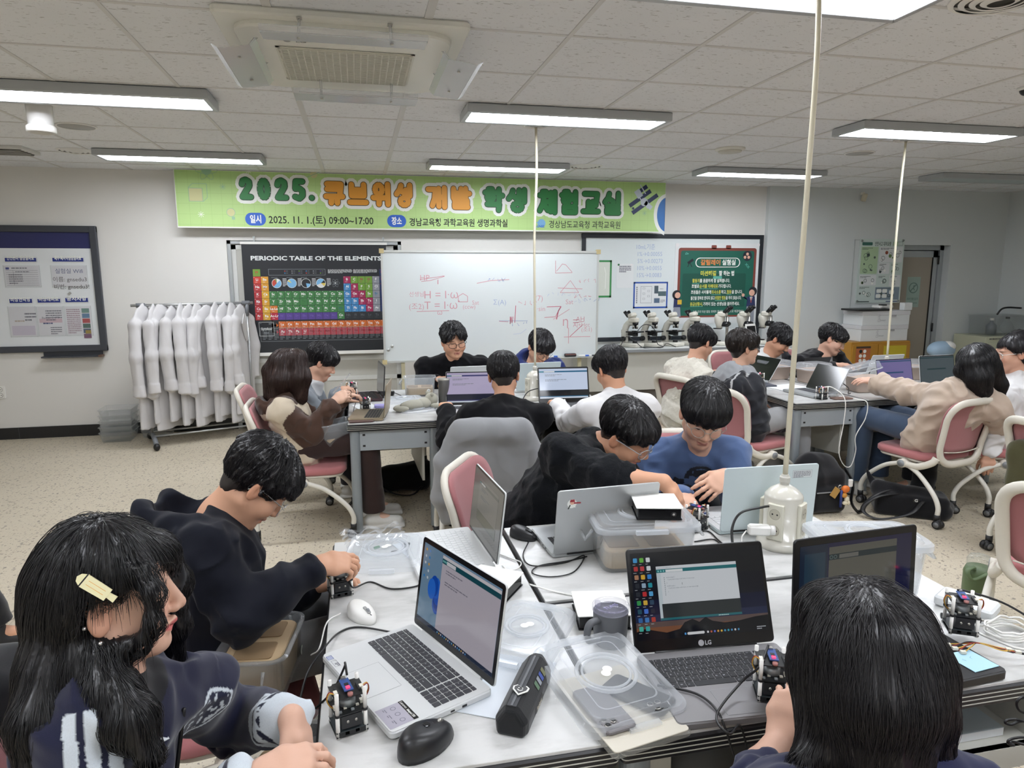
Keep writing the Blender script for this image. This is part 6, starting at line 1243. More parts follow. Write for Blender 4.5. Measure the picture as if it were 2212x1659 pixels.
# small satellite kits
M_PCB=mat('board_black','141618',.4);M_NANO=mat('board_blue','2c4a86',.4);M_MOT=mat('motor_grey','9aa0a2',.35,.4);M_WY=mat('wire_yellow','c9a03a',.5);M_WR=mat('wire_red','8f2a26',.5);M_WK=mat('wire_black','1a1a1c',.5);M_LED=mat('led_red','ff2a3a',.4,emit='ff2038',es=6.0);M_CON=mat('connector_white','d9d6c8',.45)
KIT={}
def kit(label,x,y,z,rz,s=1.0,led=True,n=[0]):
 if 'k' not in KIT:
  t=empty('satellite_kit',(0,0,0),0,label,'electronics kit','small satellite kits');a=.027
  b=MB();b.box((0,0,.004),(.062,.062,.003),M_PCB);[b.box((-.02+.02*i,-.029,.009),(.012,.004,.007),M_PCB)for i in range(3)];b.box((0,.0,.013),(.062,.062,.002),mat('plate_dark','2d3438',.4));b.build('base_plate',t)
  for sx in(-1,1):
   for sy in(-1,1):
    q_=MB();q_.cyl((sx*a,sy*a,.0),(sx*a,sy*a,.046),.0042,M_WHT,8).cyl((sx*a,sy*a,.049),(sx*a,sy*a,.092),.0042,M_WHT,8).cyl((sx*a,sy*a,.045),(sx*a,sy*a,.05),.0055,M_BLK,8);q_.build('standoff',t)
  b=MB();b.box((0,0,.0475),(.062,.062,.0022),M_PCB);[b.box((-.02+.012*i,-.022+.01*(i%2),.050),(.006,.005,.003),M_CON if i%2 else M_MOT)for i in range(4)];b.box((0,-.012,.031),(.040,.036,.026),mat('battery_black','1f2124',.45));[b.cyl((q_,-.0305,.032),(q_,-.0315,.032),.003,M_MET,10)for q_ in(-.008,.008)];b.build('middle_board',t)
  b=MB();b.cyl((0,0,.0495),(0,0,.066),.0155,M_MOT,22).cyl((0,0,.066),(0,0,.072),.011,M_MOT,18);b.build('reaction_wheel',t)
  b=MB();b.box((0,0,.080),(.062,.056,.0022),M_PCB);[b.box((sx_*.021,-.005,.083),(.005,.026,.005),mat('pin_header','26282a',.4))for sx_ in(-1,1)];b.cyl((0,-.024,.0815),(0,-.024,.086),.0055,mat('sensor_rose','a06a64',.4),12);b.build('top_board',t)
  b=MB();b.box((0,.004,.087),(.018,.042,.002),M_NANO);b.box((0,.026,.0895),(.008,.008,.004),M_MET);b.box((0,.004,.0885),(.008,.008,.001),M_PCB);nn=b.build('controller_board',t)
  MB().box((.0,-.008,.0893),(.007,.007,.0015),M_LED).build('power_light',nn)
  for sx,m1,m2 in((-1,M_WY,M_WR),(1,M_WR,M_WY)):
   for q_,mm in((0,m1),(.004,m2)):
    b=MB();b.tube(spline([(sx*.026,-.012+q_,.083),(sx*.037,-.012+q_,.088),(sx*.041,-.008+q_,.072),(sx*.034,-.006+q_,.056),(sx*.026,-.006+q_,.051)],5),.0011,mm,5);b.build('wire',t)
   b=MB();b.box((sx*.025,-.010,.084),(.007,.010,.007),M_CON).box((sx*.026,-.006,.052),(.007,.010,.006),M_CON);b.build('connector',t)
  KIT['k']=t;o=t
 else:o=copy_tree(KIT['k']);relabel(o,label)
 o.location=(x,y,z);o.rotation_euler=(0,0,rz);o.scale=(s,s,s);return o
kit('small satellite kit at the front corner of the white laptop with dark keys',-.052,1.335,TT+.001,R(16),1.05)
kit('small satellite kit worked on by the black hoodie boy\'s hands',-.083,1.955,TT+.001,R(14),1.02)
kit('small satellite kit on the dark grey laptop, beside the long-haired girl\'s face',.842,1.215,TT+.0205,R(-22),1.05)
kit('small satellite kit standing on the black laptop at the right table corner',1.462,1.345,TT+.027,R(-30),1.05)
kit('small satellite kit under the hand of the black fleece boy',1.17,2.19,TT+.001,R(30),1.0)
kit('small satellite kit in front of the brown hoodie girl',.02,4.66,TT+.001,R(10),1.0);kit('small satellite kit on the right table corner with a white lead',3.27,4.34,TT+.001,R(15),1.0)
kit('small satellite kit on the dark notebook before the student with the grey hood',3.16,4.98,TT+.016,R(5),1.0);kit('small satellite kit behind the steel tumbler',.60,5.16,TT+.001,R(5),.9)
tag(MB().rbox((3.15,4.97,TT+.008),(.24,.17,.014),mat('notebook_navy','2b3140',.5),.01,.003).build('notebook'),'dark navy notebook at the left of the right table','notebook')
tag(MB().rbox((3.05,5.02,TT+.022),(.10,.15,.012),M_WHT,.01,.003).build('power_bank'),'white slab device on the navy notebook','device')
t=empty('wire_bundle',(1.425,1.255,TT+.028),0,'bundle of red, yellow and black jumper wires on the black laptop','wires')
rg=random.Random(9)
for k in range(8):
 p=[(-.055+.006*rg.random(),.03-.006*k+.01*rg.random(),.003),(-.02,.022-.003*k,.006+.004*(k%3)),(.015,.012+.004*rg.random(),.008),(.045,-.004-.006*(k%4),.005),(.065+.01*(k%2),-.018-.008*(k%3),.003)]
 MB().tube(spline(p,6),.0013,(M_WY,M_WR,M_WK,M_WY)[k%4],5).build('wire',t)
for x_,y_ in((-.058,.03),(-.055,.012),(-.05,-.006),(.066,-.02),(.078,-.034)):MB().box((x_,y_,.004),(.012,.009,.006),M_CON,Rz(-.4)).build('connector',t)
b=MB();pts=[]
for k in range(60):a=k*2*PI/14;pts.append((1.60+(.045+.006*math.sin(k*.7))*math.cos(a)*1.2,1.33+(.045+.006*math.cos(k*.9))*math.sin(a),TT+.004+.0009*k*(.6 if k%2 else .5)))
pts+=[(1.55,1.36,TT+.02),(1.53,1.40,TT+.004),(1.56,1.28,TT+.003),(1.64,1.23,TT+.003)]
b.tube(spline(pts,2),.0028,M_WHT,6);tag(b.build('charging_lead'),'coiled white charging lead right of the black laptop','cable')
tag(MB().rbox((1.618,1.475,TT+.016),(.09,.14,.03),M_PAPW,.01,.006,Rz(.5)).build('white_case'),'low white case at the right edge of the front table','case')
tag(MB().cyl((1.50,1.44,TT+.012),(1.585,1.40,TT+.010),.008,M_BLK,12).cyl((1.585,1.40,TT+.010),(1.61,1.388,TT+.008),.004,M_MET,10,.001).build('pen'),'black pen behind the satellite kit on the black laptop','pen')
# leads on the front tables
Zt=TT+.004
def tp(px,py,z=Zt):return atZ(px,py,z)
cable('usb_lead',[V((-.052,1.372,TT+.094)),V((-.056,1.40,TT+.105)),V((-.060,1.44,TT+.07)),V((-.09,1.43,TT+.02)),V((-.145,1.44,TT-.03)),V((-.165,1.50,TT-.05)),V((-.150,1.57,TT-.01)),tp(700,1400,TT+.012),tp(735,1365),tp(780,1355),V((.085,1.66,TT+.010))],.0026,M_BLK,'black lead from the front satellite kit to the white laptop')
cable('usb_lead',[V((-.055,1.965,TT+.085)),tp(760,1268,TT+.03),tp(800,1257),tp(845,1272),tp(900,1266),V((.15,1.98,Zt))],.0026,M_BLK,'black lead from the hoodie boy\'s kit towards the white laptop')
cable('mouse_lead',[tp(736,1325,TT+.008),tp(706,1345),tp(690,1400,TT-.02),tp(672,1415,TT-.06)],.002,M_WHT,'thin white lead of the white mouse hanging off the table edge')
cable('mouse_lead',[tp(1142,1170,TT+.008),tp(1130,1200),tp(1150,1222),tp(1220,1215),tp(1262,1200),tp(1240,1235),tp(1190,1246),tp(1150,1238),tp(1165,1222),tp(1225,1212),tp(1268,1202)],.0022,M_BLK,'black lead of the mouse looped beside the clear kit box')
cable('charging_lead',[tp(1143,1262,TT+.015),tp(1200,1278),tp(1280,1292),tp(1350,1286)],.0026,M_WHT,'white lead from the square case towards the dark grey laptop')
cable('charging_lead',[tp(1075,1195),tp(1100,1205),tp(1125,1215),tp(1118,1228),tp(1098,1232),tp(1085,1222)],.0022,M_WHT,'white lead curling behind the second white laptop')
cable('usb_lead',[V((.850,1.245,TT+.118)),tp(1640,1440,TT+.10),tp(1600,1475,TT+.05),tp(1548,1545,TT+.03),tp(1575,1585,TT+.02),V((.735,1.155,TT+.005)),V((.745,1.14,TT-.05)),V((.72,1.135,TT-.06)),V((.70,1.15,TT+.004)),tp(1545,1530,TT+.024),tp(1500,1497,TT+.024),tp(1420,1480,TT+.024)],.0026,M_BLK,'black lead knotted over the palm rest of the dark grey laptop')
ocx,ocy=1.385,1.995
cable('power_lead',[V((ocx-.066,ocy-.02,TT+.150)),V((ocx-.10,ocy-.03,TT+.152)),V((ocx-.17,ocy-.02,TT+.135)),V((ocx-.205,ocy-.03,TT+.09)),V((ocx-.215,ocy-.06,TT+.03)),V((ocx-.215,ocy-.10,Zt))],.0042,M_BLK,'thick black lead arching from the outlet post')
t=empty('usb_charger',(ocx-.058,ocy-.05,TT+.075),R(-20),'white plug-in charger sticking out of the outlet post','charger');b=MB();b.rbox((-.052,0,0),(.075,.034,.034),M_WHT,.012,.006).cyl((-.016,0,0),(-.002,0,0),.016,M_WHT,16);b.build('charger_body',t)
cable('charging_lead',[V((ocx-.145,ocy-.018,TT+.07)),V((ocx-.165,ocy-.025,TT+.05)),V((ocx-.17,ocy-.04,TT+.02)),V((ocx-.17,ocy-.06,Zt))],.0024,M_WHT,'thin white lead hanging from the plug-in charger')
for k,P in enumerate(([(1500,1150),(1530,1148),(1550,1165),(1568,1180)],[(1500,1170),(1540,1165),(1560,1178)],[(1490,1185),(1530,1190),(1560,1186)])):cable('usb_lead',[tp(*q_)for q_ in P],.0024,M_BLK,('black lead nearest the silver-white laptop behind the kit box','black lead in the middle behind the kit box','black lead nearest the dark grey laptop behind the kit box')[k],group='black leads behind the kit box')
cable('usb_lead',[V((1.470,1.37,TT+.122)),V((1.50,1.37,TT+.115)),V((1.60,1.34,TT+.08)),V((1.68,1.25,TT+.02)),V((1.69,1.21,TT+.006)),V((1.60,1.215,TT+.006)),V((1.485,1.232,TT+.031))],.003,M_BLK,'black lead from the right-hand kit looping to the table edge')
# things on the middle tables
t=empty('steel_tumbler',(.555,4.68,TT+.001),0,'tall dark steel tumbler on the middle table','tumbler');MB().lathe([(.038,0),(.040,.004),(.040,.185),(.038,.19)],mat('steel_dark','6b6b6a',.35,.7),28).build('cup',t);MB().lathe([(.041,.186),(.042,.196),(.036,.200),(.0,.20)],mat('steel_lid','9a9a92',.3,.5),28,cap=False).build('cup_lid',t)
M_PLU=fabric('plush_grey','a8a698',300,.5,fuzz=120);t=empty('plush_toy',(.36,4.62,TT+.001),R(22),'grey plush animal lying on the middle table','plush toy')
b=MB();b.ell((-.02,0,.035),(.105,.045,.035),M_PLU,20,12).ell((.055,.0,.04),(.055,.045,.038),M_PLU,18,10);b.build('body',t)
MB().ell((.115,.005,.060),(.047,.045,.045),M_PLU,18,12).build('head',t)
for x_,y_ in((-.12,.028),(-.125,-.025)):MB().ell((x_,y_,.022),(.05,.022,.02),M_PLU,14,8,Rz(.4 if y_>0 else-.4)).build('hind_paw',t)
for y_ in(-1,1):MB().ell((.12,y_*.048,.022),(.038,.018,.018),M_PLU,14,8,Rz(y_*.5)).build('front_paw',t)
for y_ in(-1,1):MB().ell((.10,y_*.035,.10),(.014,.010,.014),M_PLU,10,8).build('ear',t)
tag(MB().rbox((0,0,.016),(.12,.055,.030),M_BLK,.008,.004).build('power_adapter',loc=(.18,5.22,TT+.001)),'black power brick left of the open kit box on the middle table','power supply').rotation_euler=(0,0,-.2)
cable('power_lead',[V((.12,5.22,TT+.02)),V((.07,5.24,TT+.03)),V((.04,5.21,TT+.01)),V((.06,5.16,TT+.005))],.003,M_BLK,'black lead curling left of the power brick');cable('power_lead',[V((.24,5.21,TT+.02)),V((.29,5.15,TT+.006)),V((.33,5.06,TT+.004))],.003,M_BLK,'black lead running from the power brick past the kit box')
flat_lid('clear lid lying under the plush animal',.36,4.62,TT-.012+.001,R(15),.26,.20);bpy.data.objects[-1]if False else None
flat_lid('clear lid lying behind the gold laptop',.30,4.95,TT+.001,R(4),.26,.22)
cable('power_lead',[V((1.25,4.72,TT+.10)),V((1.15,4.68,TT+.08)),V((1.10,4.62,TT+.02)),V((1.16,4.55,Zt)),V((1.20,4.45,Zt)),V((1.13,4.38,Zt)),V((1.22,4.33,Zt)),V((1.17,4.42,Zt+.006)),V((1.12,4.48,Zt))],.0038,M_BLK,'tangled black lead left of the bright black laptop')
cable('power_lead',[V((1.10,4.60,Zt)),V((1.13,4.52,TT+.03)),V((1.16,4.40,TT+.012)),V((1.20,4.36,TT+.014)),V((1.15,4.33,TT+.012)),V((1.10,4.40,Zt))],.0038,M_BLK,'second black lead in the tangle beside the bright black laptop')
cable('usb_lead',[V((.0,4.70,TT+.09)),V((-.04,4.66,TT+.06)),V((-.06,4.60,TT-.0)),V((-.05,4.55,TT-.06))],.0022,M_BLK,'black lead hanging from the kit in front of the brown hoodie girl')
tag(MB().rbox((0,0,.012),(.10,.06,.022),mat('pouch_violet','9a94c8',.5),.015,.005).build('pouch',loc=(.13,4.74,TT+.001)),'small violet pouch behind the kit on the middle table','pouch')
tag(MB().b2((-.07,-.1,0),(.07,.1,.002),M_PAPW).build('paper_sheet',loc=(.02,4.80,TT+.001)),'white sheet beside the kit of the brown hoodie girl','paper').rotation_euler=(0,0,.3)
# leads and papers on the right tables
cable('charging_lead',[V((3.285,4.36,TT+.085)),V((3.33,4.31,TT+.09)),V((3.37,4.22,TT+.02)),V((3.36,4.20,TT-.15)),V((3.33,4.19,TT-.35)),V((3.38,4.19,TT-.46)),V((3.44,4.19,TT-.47)),V((3.47,4.19,TT-.36)),V((3.46,4.19,TT-.25)),V((3.53,4.19,TT-.12)),V((3.54,4.20,TT-.01)),V((3.50,4.25,TT+.006)),V((3.46,4.40,TT+.006))],.0036,M_WHT,'white lead looping down over the corner of the right table')
cable('charging_lead',[V((3.16,5.0,TT+.10)),V((3.12,5.02,TT+.11)),V((3.07,5.0,TT+.09)),V((3.05,4.97,TT+.05))],.003,M_WHT,'short white lead above the navy notebook')
cable('power_lead',[V((3.60,4.62,Zt)),V((3.66,4.66,TT+.06)),V((3.68,4.58,TT+.03)),V((3.62,4.50,Zt)),V((3.59,4.44,Zt+.01))],.0035,M_BLK,'black lead behind the open green-grey laptop')
for x,y,rz,lb in((4.10,4.36,-.3,'white sheets in front of the beige jacket sleeve'),(3.33,4.86,.2,'white sheet beside the hanging cable on the right table')):
 o=MB().b2((-.105,-.15,0),(.105,.15,.004),M_PAPW).build('paper_sheet',label=lb,cat='paper');o.location=(x,y,TT+.001);o.rotation_euler=(0,0,rz+PI/2)
t=empty('usb_charger',(4.13+.065,4.70,TT+.12),R(-6),'white plug-in charger on the far outlet post','charger');b=MB();b.rbox((.055,0,0),(.08,.034,.034),M_WHT,.012,.006).cyl((.0,0,0),(.018,0,0),.016,M_WHT,14);b.build('charger_body',t)
cable('power_lead',[V((4.06,4.70,TT+.14)),V((4.0,4.72,TT+.145)),V((3.93,4.68,TT+.09)),V((3.92,4.70,TT+.05))],.004,M_BLK,'black lead on the left of the far outlet post')
# bags on the floor
def cloth_blob(name,parts,m_,parent=None,k=.03,h=.008,disp=.006,fr=14,seed=0):pass
# SOFT SHAPES (people, cloth, bags)
A3=lambda v:np.array(tuple(v),dtype=np.float32)
def nrm(v):v=np.asarray(v,np.float32);return v/(np.linalg.norm(v)+1e-9)
class SD:
 """smoothly blended distance field; call it with an (N,3) array"""
 def __init__(s):s.p=[];s.lo=np.full(3,9e9);s.hi=np.full(3,-9e9)
 def _b(s,pts,r):
  for q in pts:q=np.asarray(q,float);s.lo=np.minimum(s.lo,q-r);s.hi=np.maximum(s.hi,q+r)
 def rc(s,a,b,ra,rb=None,k=.02,op='u',n=None,sq=1.0):
  a,b=A3(a),A3(b);rb=ra if rb is None else rb;ba=b-a;L2=float(ba@ba)+1e-12;nn=nrm(n)if n is not None else None
  if op=='u':s._b((a,b),max(ra,rb))
  def f(P):
   pa=P-a;t=np.clip(pa@ba/L2,0,1);o=pa-t[:,None]*ba
   if nn is not None:o=o+(o@nn)[:,None]*nn*(1/sq-1)
   d=np.sqrt((o*o).sum(1))-(ra+(rb-ra)*t)
   return d*(.85 if nn is not None else 1)
  s.p.append((f,k,op));return s
 def chain(s,pts,rs,k=.02,op='u',n=None,sq=1.0):
  for i in range(len(pts)-1):s.rc(pts[i],pts[i+1],rs[i],rs[i+1],k,op,n,sq)
  return s
 def cc(s,a,b,ra,rb=None,rd=.004,k=.006,op='u',n=None,sq=1.0):
  a,b=A3(a),A3(b);rb=ra if rb is None else rb;ba=b-a;L=float(np.linalg.norm(ba))+1e-9;ax=ba/L;nn=nrm(n)if n is not None else None
  if op=='u':s._b((a,b),max(ra,rb))
  def f(P):
   pa=P-a;t=pa@ax;o=pa-t[:,None]*ax
   if nn is not None:o=o+(o@nn)[:,None]*nn*(1/sq-1)
   r_=np.sqrt((o*o).sum(1))-(ra+(rb-ra)*np.clip(t/L,0,1))+rd;z=np.abs(t-L/2)-L/2+rd
   return np.minimum(np.maximum(r_,z),0)+np.sqrt(np.maximum(r_,0)**2+np.maximum(z,0)**2)-rd
  s.p.append((f,k,op));return s
 def el(s,c,r,Rm=None,k=.02,op='u'):
  c=A3(c);r=np.asarray(r,np.float32);M=np.asarray(Rm,np.float32)if Rm is not None else None
  if op=='u':s._b((c,),float(r.max()))
  def f(P):
   q=P-c
   if M is not None:q=q@M
   k0=np.sqrt(((q/r)**2).sum(1));k1=np.sqrt(((q/(r*r))**2).sum(1))+1e-9
   return k0*(k0-1)/k1
  s.p.append((f,k,op));return s
 def bx(s,c,h,rd=.01,Rm=None,k=.01,op='u'):
  c=A3(c);h=np.asarray(h,np.float32)-rd;M=np.asarray(Rm,np.float32)if Rm is not None else None
  if op=='u':s._b((c,),float(np.linalg.norm(h))+rd)
  def f(P):
   q=P-c
   if M is not None:q=q@M
   q=np.abs(q)-h;return np.sqrt((np.maximum(q,0)**2).sum(1))+np.minimum(q.max(1),0)-rd
  s.p.append((f,k,op));return s
 def to(s,c,ax,R_,r,k=.01,op='u',sq=1.0):
  c,ax=A3(c),nrm(ax)
  if op=='u':s._b((c,),R_+r)
  def f(P):
   q=P-c;z=q@ax;o=q-z[:,None]*ax;return(np.sqrt((np.sqrt((o*o).sum(1))-R_)**2+(z/sq)**2)-r)*min(1,sq)
  s.p.append((f,k,op));return s
 def pl(s,p,n,k=.006,op='i'):
  p,n=A3(p),nrm(n);s.p.append((lambda P:(P-p)@n,k,op));return s
 def fn(s,f,k=.006,op='i'):s.p.append((f,k,op));return s
 def __call__(s,P,cull=None):
  d=None
  if cull is not None:gc,gr=cull
  for f,k,op in s.p:
   if cull is not None and op=='u' and float(f(gc)[0])>gr*1.25+.09:continue
   e=f(P).astype(np.float32)
   if d is None:d=e if op=='u' else np.full(len(P),1,np.float32);
   if d is e:continue
   if op=='u':h=np.clip(.5+.5*(e-d)/-k*-1,0,1)if False else np.clip(.5+.5*(d-e)/k,0,1);d=d*(1-h)+e*h-k*h*(1-h)
   else:
    if op=='s':e=-e
    h=np.clip(.5-.5*(d-e)/k,0,1);d=d*(1-h)+e*h+k*h*(1-h)
  return d if d is not None else np.full(len(P),1,np.float32)
_nz=np.random.RandomState(11).rand(64,64,64).astype(np.float32)*2-1
def noise3(P,fq=1.0,off=0.0):
 q=P*np.asarray(fq,np.float32)+off;i=np.floor(q).astype(np.int32);f=q-i;f=f*f*(3-2*f);i&=63;j=(i+1)&63;n=_nz
 x0,y0,z0,x1,y1,z1=i[:,0],i[:,1],i[:,2],j[:,0],j[:,1],j[:,2];fx,fy,fz=f[:,0],f[:,1],f[:,2]
 a=n[x0,y0,z0]*(1-fx)+n[x1,y0,z0]*fx;b=n[x0,y1,z0]*(1-fx)+n[x1,y1,z0]*fx;c=n[x0,y0,z1]*(1-fx)+n[x1,y0,z1]*fx;e=n[x0,y1,z1]*(1-fx)+n[x1,y1,z1]*fx
 return(a*(1-fy)+b*fy)*(1-fz)+(c*(1-fy)+e*fy)*fz
def polygonize(sd,h,disp=None,pad=.03,B=7):
 """surface nets over the blocks that hold the surface"""
 lo=sd.lo-pad;hi=sd.hi+pad;n=np.ceil((hi-lo)/h/B).astype(int)
 ci=np.stack(np.meshgrid(*[np.arange(k)for k in n],indexing='ij'),-1).reshape(-1,3)
 cc=(lo+(ci+.5)*B*h).astype(np.float32)
 dc=np.concatenate([sd(cc[i:i+200000])for i in range(0,len(cc),200000)])
 N=n*B+1;Vv=np.empty(tuple(N),np.float32)
 act=np.abs(dc)<B*h*.87*1.35+.018
 big=np.where(dc<0,-1.0,1.0).astype(np.float32).reshape(tuple(n))
 Vv[:-1,:-1,:-1]=np.repeat(np.repeat(np.repeat(big,B,0),B,1),B,2);Vv[-1]=1;Vv[:,-1]=1;Vv[:,:,-1]=1
 bl=ci[act];g=bl//4;key=(g[:,0]*4096+g[:,1])*4096+g[:,2];od=np.argsort(key,kind='stable');bl=bl[od];key=key[od]
 cut=np.flatnonzero(np.diff(key))+1;lp=np.stack(np.meshgrid(*[np.arange(B)]*3,indexing='ij'),-1).reshape(-1,3)
 for q in np.split(bl,cut):
  if not len(q):continue
  I=(q[:,None,:]*B+lp[None]).reshape(-1,3);P=(lo+I*h).astype(np.float32)
  mn,mx=P.min(0),P.max(0);gc=((mn+mx)/2)[None].astype(np.float32);d=sd(P,(gc,float(np.linalg.norm(mx-mn)/2)))
  if disp is not None:d=d+disp(P)
  Vv[I[:,0],I[:,1],I[:,2]]=d
 S=Vv<0;u8=S.astype(np.uint8);cnt=np.zeros(tuple(N-1),np.uint8)
 for a in(0,1):
  for b in(0,1):
   for c in(0,1):cnt+=u8[a:N[0]-1+a,b:N[1]-1+b,c:N[2]-1+c]
 cell=np.argwhere((cnt>0)&(cnt<8));idx=np.full(tuple(N-1),-1,np.int32);idx[cell[:,0],cell[:,1],cell[:,2]]=np.arange(len(cell))
 cr=np.array([(a,b,c)for a in(0,1)for b in(0,1)for c in(0,1)]);val=np.stack([Vv[cell[:,0]+a,cell[:,1]+b,cell[:,2]+c]for a,b,c in cr],1)
 acc=np.zeros((len(cell),3));w=np.zeros(len(cell))
 for i in range(8):
  for j in range(i+1,8):
   if np.abs(cr[i]-cr[j]).sum()==1:
    m=(val[:,i]<0)!=(val[:,j]<0);t=val[:,i]/(val[:,i]-val[:,j]+1e-12);t=np.clip(t,0,1)
    acc[m]+=(cr[i]+(cr[j]-cr[i])*t[:,None])[m];w[m]+=1
 vt=lo+(cell+acc/np.maximum(w,1)[:,None])*h;F=[]
 for ax in range(3):
  a1,a2=[(1,2),(2,0),(0,1)][ax];sl0=[slice(0,-1)]*3;sl1=[slice(0,-1)]*3;sl0[ax]=slice(0,-1);sl1[ax]=slice(1,None)
  e=np.argwhere(S[tuple(sl0)]!=S[tuple(sl1)]);e=e[(e[:,a1]>0)&(e[:,a2]>0)]
  if not len(e):continue
  o1=np.zeros(3,int);o1[a1]=1;o2=np.zeros(3,int);o2[a2]=1
  q=np.stack([idx[tuple((e-o1-o2).T)],idx[tuple((e-o2).T)],idx[tuple(e.T)],idx[tuple((e-o1).T)]],1)
  fl=S[tuple(e.T)];q[~fl]=q[~fl][:,::-1];F.append(q[(q>=0).all(1)])
 return vt.astype(np.float32),np.concatenate(F)
def mesh_np(name,vt,F,mats,parent=None,smooth=True,attrs=None,mi=None):
 me=bpy.data.meshes.new(name);me.vertices.add(len(vt));me.vertices.foreach_set('co',np.ascontiguousarray(vt,np.float32).ravel())
 me.loops.add(F.size);me.loops.foreach_set('vertex_index',np.ascontiguousarray(F,np.int32).ravel());me.polygons.add(len(F));me.polygons.foreach_set('loop_start',np.arange(0,F.size,F.shape[1],dtype=np.int32))
 me.polygons.foreach_set('use_smooth',np.full(len(F),smooth));
 for m in mats:me.materials.append(m)
 if mi is not None:me.polygons.foreach_set('material_index',mi.astype(np.int32))
 for k,v in(attrs or{}).items():
  if v.shape[1]==4:a=me.attributes.new(k,'FLOAT_COLOR','POINT');a.data.foreach_set('color',v.astype(np.float32).ravel())
  else:a=me.attributes.new(k,'FLOAT_VECTOR','POINT');a.data.foreach_set('vector',v.astype(np.float32).ravel())
 me.update(calc_edges=True);me.validate()
 o=bpy.data.objects.new(name,me);COL.objects.link(o)
 if parent is not None:o.parent=parent
 return o
def soft(name,sd,h,m,parent=None,disp=None,col=None,attrs=None):
 vt,F=polygonize(sd,h,disp);at=dict(attrs(vt)if attrs else{})
 if col is not None:at['col']=col(vt)
 return mesh_np(name,vt,F,[m],parent,attrs=at)
def folds(amp=.005,fq=9,seed=0.0,fine=.35,st=(1,1,1)):
 st=np.asarray(st,np.float32)
 def f(P):
  w=P+.05*np.stack([noise3(P,6,3+seed),noise3(P,6,13+seed),noise3(P,6,23+seed)],1)
  a=noise3(w*st,fq,seed);b=noise3(w*st,fq*2.3,7+seed)
  return amp*((np.abs(a)-.35)*1.6+fine*b)
 return f
def fabric_col(name,rough=.92,fuzz=0,bump=.25):
 """fabric whose colour comes from the garment's own panels"""
 if name in MATS:return MATS[name]
 m=fabric(name,'808080',900,bump,0,rough,fuzz=fuzz);t=NT(m);a=t.n('ShaderNodeAttribute');a.attribute_name='col'
 for l in list(m.node_tree.links):
  if l.to_socket==t.b.inputs['Base Color']:m.node_tree.links.remove(l)
 n1=t.noise(t.obj(),700,2);t.l(t.mix(t.m('MULTIPLY',n1,.25),a.outputs['Color'],(0,0,0,1)),t.b.inputs['Base Color']);return m
# skin and hair
def skin_mat(name,hexc,lip='b8706a',brow='1c1715',eyes='down',lipa=.75):
 if name in MATS:return MATS[name]
 m=mat(name,hexc,.52,spec=.35);t=NT(m);a=t.n('ShaderNodeAttribute');a.attribute_name='hl';x=t.n('ShaderNodeSeparateXYZ');t.l(a.outputs['Vector'],x.inputs[0])
 X_,Y_,Z_=t.m('ABSOLUTE',x.outputs[0]),x.outputs[1],x.outputs[2]
 inface=t.m('MULTIPLY',t.m('GREATER_THAN',Y_,.045),t.m('LESS_THAN',Y_,.135))
 def ellm(cx,cz,rx,rz,soft_=.25,tilt=0.0):
  dx=t.m('DIVIDE',t.m('SUBTRACT',X_,cx),rx);zz=t.m('SUBTRACT',t.m('SUBTRACT',Z_,cz),t.m('MULTIPLY',t.m('SUBTRACT',X_,cx),tilt));dz=t.m('DIVIDE',zz,rz)
  r2=t.m('ADD',t.m('MULTIPLY',dx,dx),t.m('MULTIPLY',dz,dz));return t.m('MULTIPLY',t.m('MULTIPLY',t.m('SUBTRACT',1.0,r2),1/soft_,clamp=True),inface)
 o=t.obj();c=lin(hexc)
 base=t.mix(t.noise(o,14,4),tuple(v*.93 for v in c[:3])+(1,),tuple(min(1,v*1.05)for v in c[:3])+(1,))
 warm=(min(1,c[0]*1.02),c[1]*.80,c[2]*.74,1)
 base=t.mix(t.m('MULTIPLY',ellm(.042,-.034,.026,.022,1.0),.45),base,warm);base=t.mix(t.m('MULTIPLY',ellm(0,-.036,.016,.014,1.0),.35),base,warm)
 ear=t.m('MULTIPLY',t.m('GREATER_THAN',X_,.073),t.m('MULTIPLY',t.m('LESS_THAN',Z_,.05),t.m('GREATER_THAN',Z_,-.05)));ear=t.m('MULTIPLY',ear,t.m('MULTIPLY',t.m('LESS_THAN',t.m('ABSOLUTE',Y_),.04),t.m('LESS_THAN',X_,.11)))
 base=t.mix(t.m('MULTIPLY',ear,.5),base,warm)
 base=t.mix(t.m('MULTIPLY',ellm(0,-.0685,.025,.0105,.35),lipa),base,lin(lip));base=t.mix(t.m('MULTIPLY',ellm(0,-.0672,.023,.0014,.6),.8),base,(c[0]*.25,c[1]*.10,c[2]*.09,1))
 base=t.mix(t.m('MULTIPLY',ellm(.034,.0205,.0200,.0040,.8,-.05),.8),base,lin(brow))
 dark=lin('140f0d')
 if eyes=='open':
  base=t.mix(ellm(.0315,.0005,.0135,.0050,.3),base,lin('d9d3cc'));base=t.mix(ellm(.0315,.0005,.0056,.0052,.25),base,dark);base=t.mix(ellm(.0315,.0045,.0150,.0016,.6),base,dark)
 elif eyes=='smile':base=t.mix(ellm(.0315,-.0005,.0145,.0019,.6,.0),base,dark)
 else:
  base=t.mix(ellm(.0315,-.0040,.0135,.0024,.5),base,lin('bfb4ab'));base=t.mix(ellm(.0315,-.0045,.0058,.0024,.5),base,dark);base=t.mix(ellm(.0315,-.0022,.0150,.0017,.6),base,dark)
 t.l(base,t.b.inputs['Base Color']);t.bump(t.noise(o,420,3),.10,.0008);return m
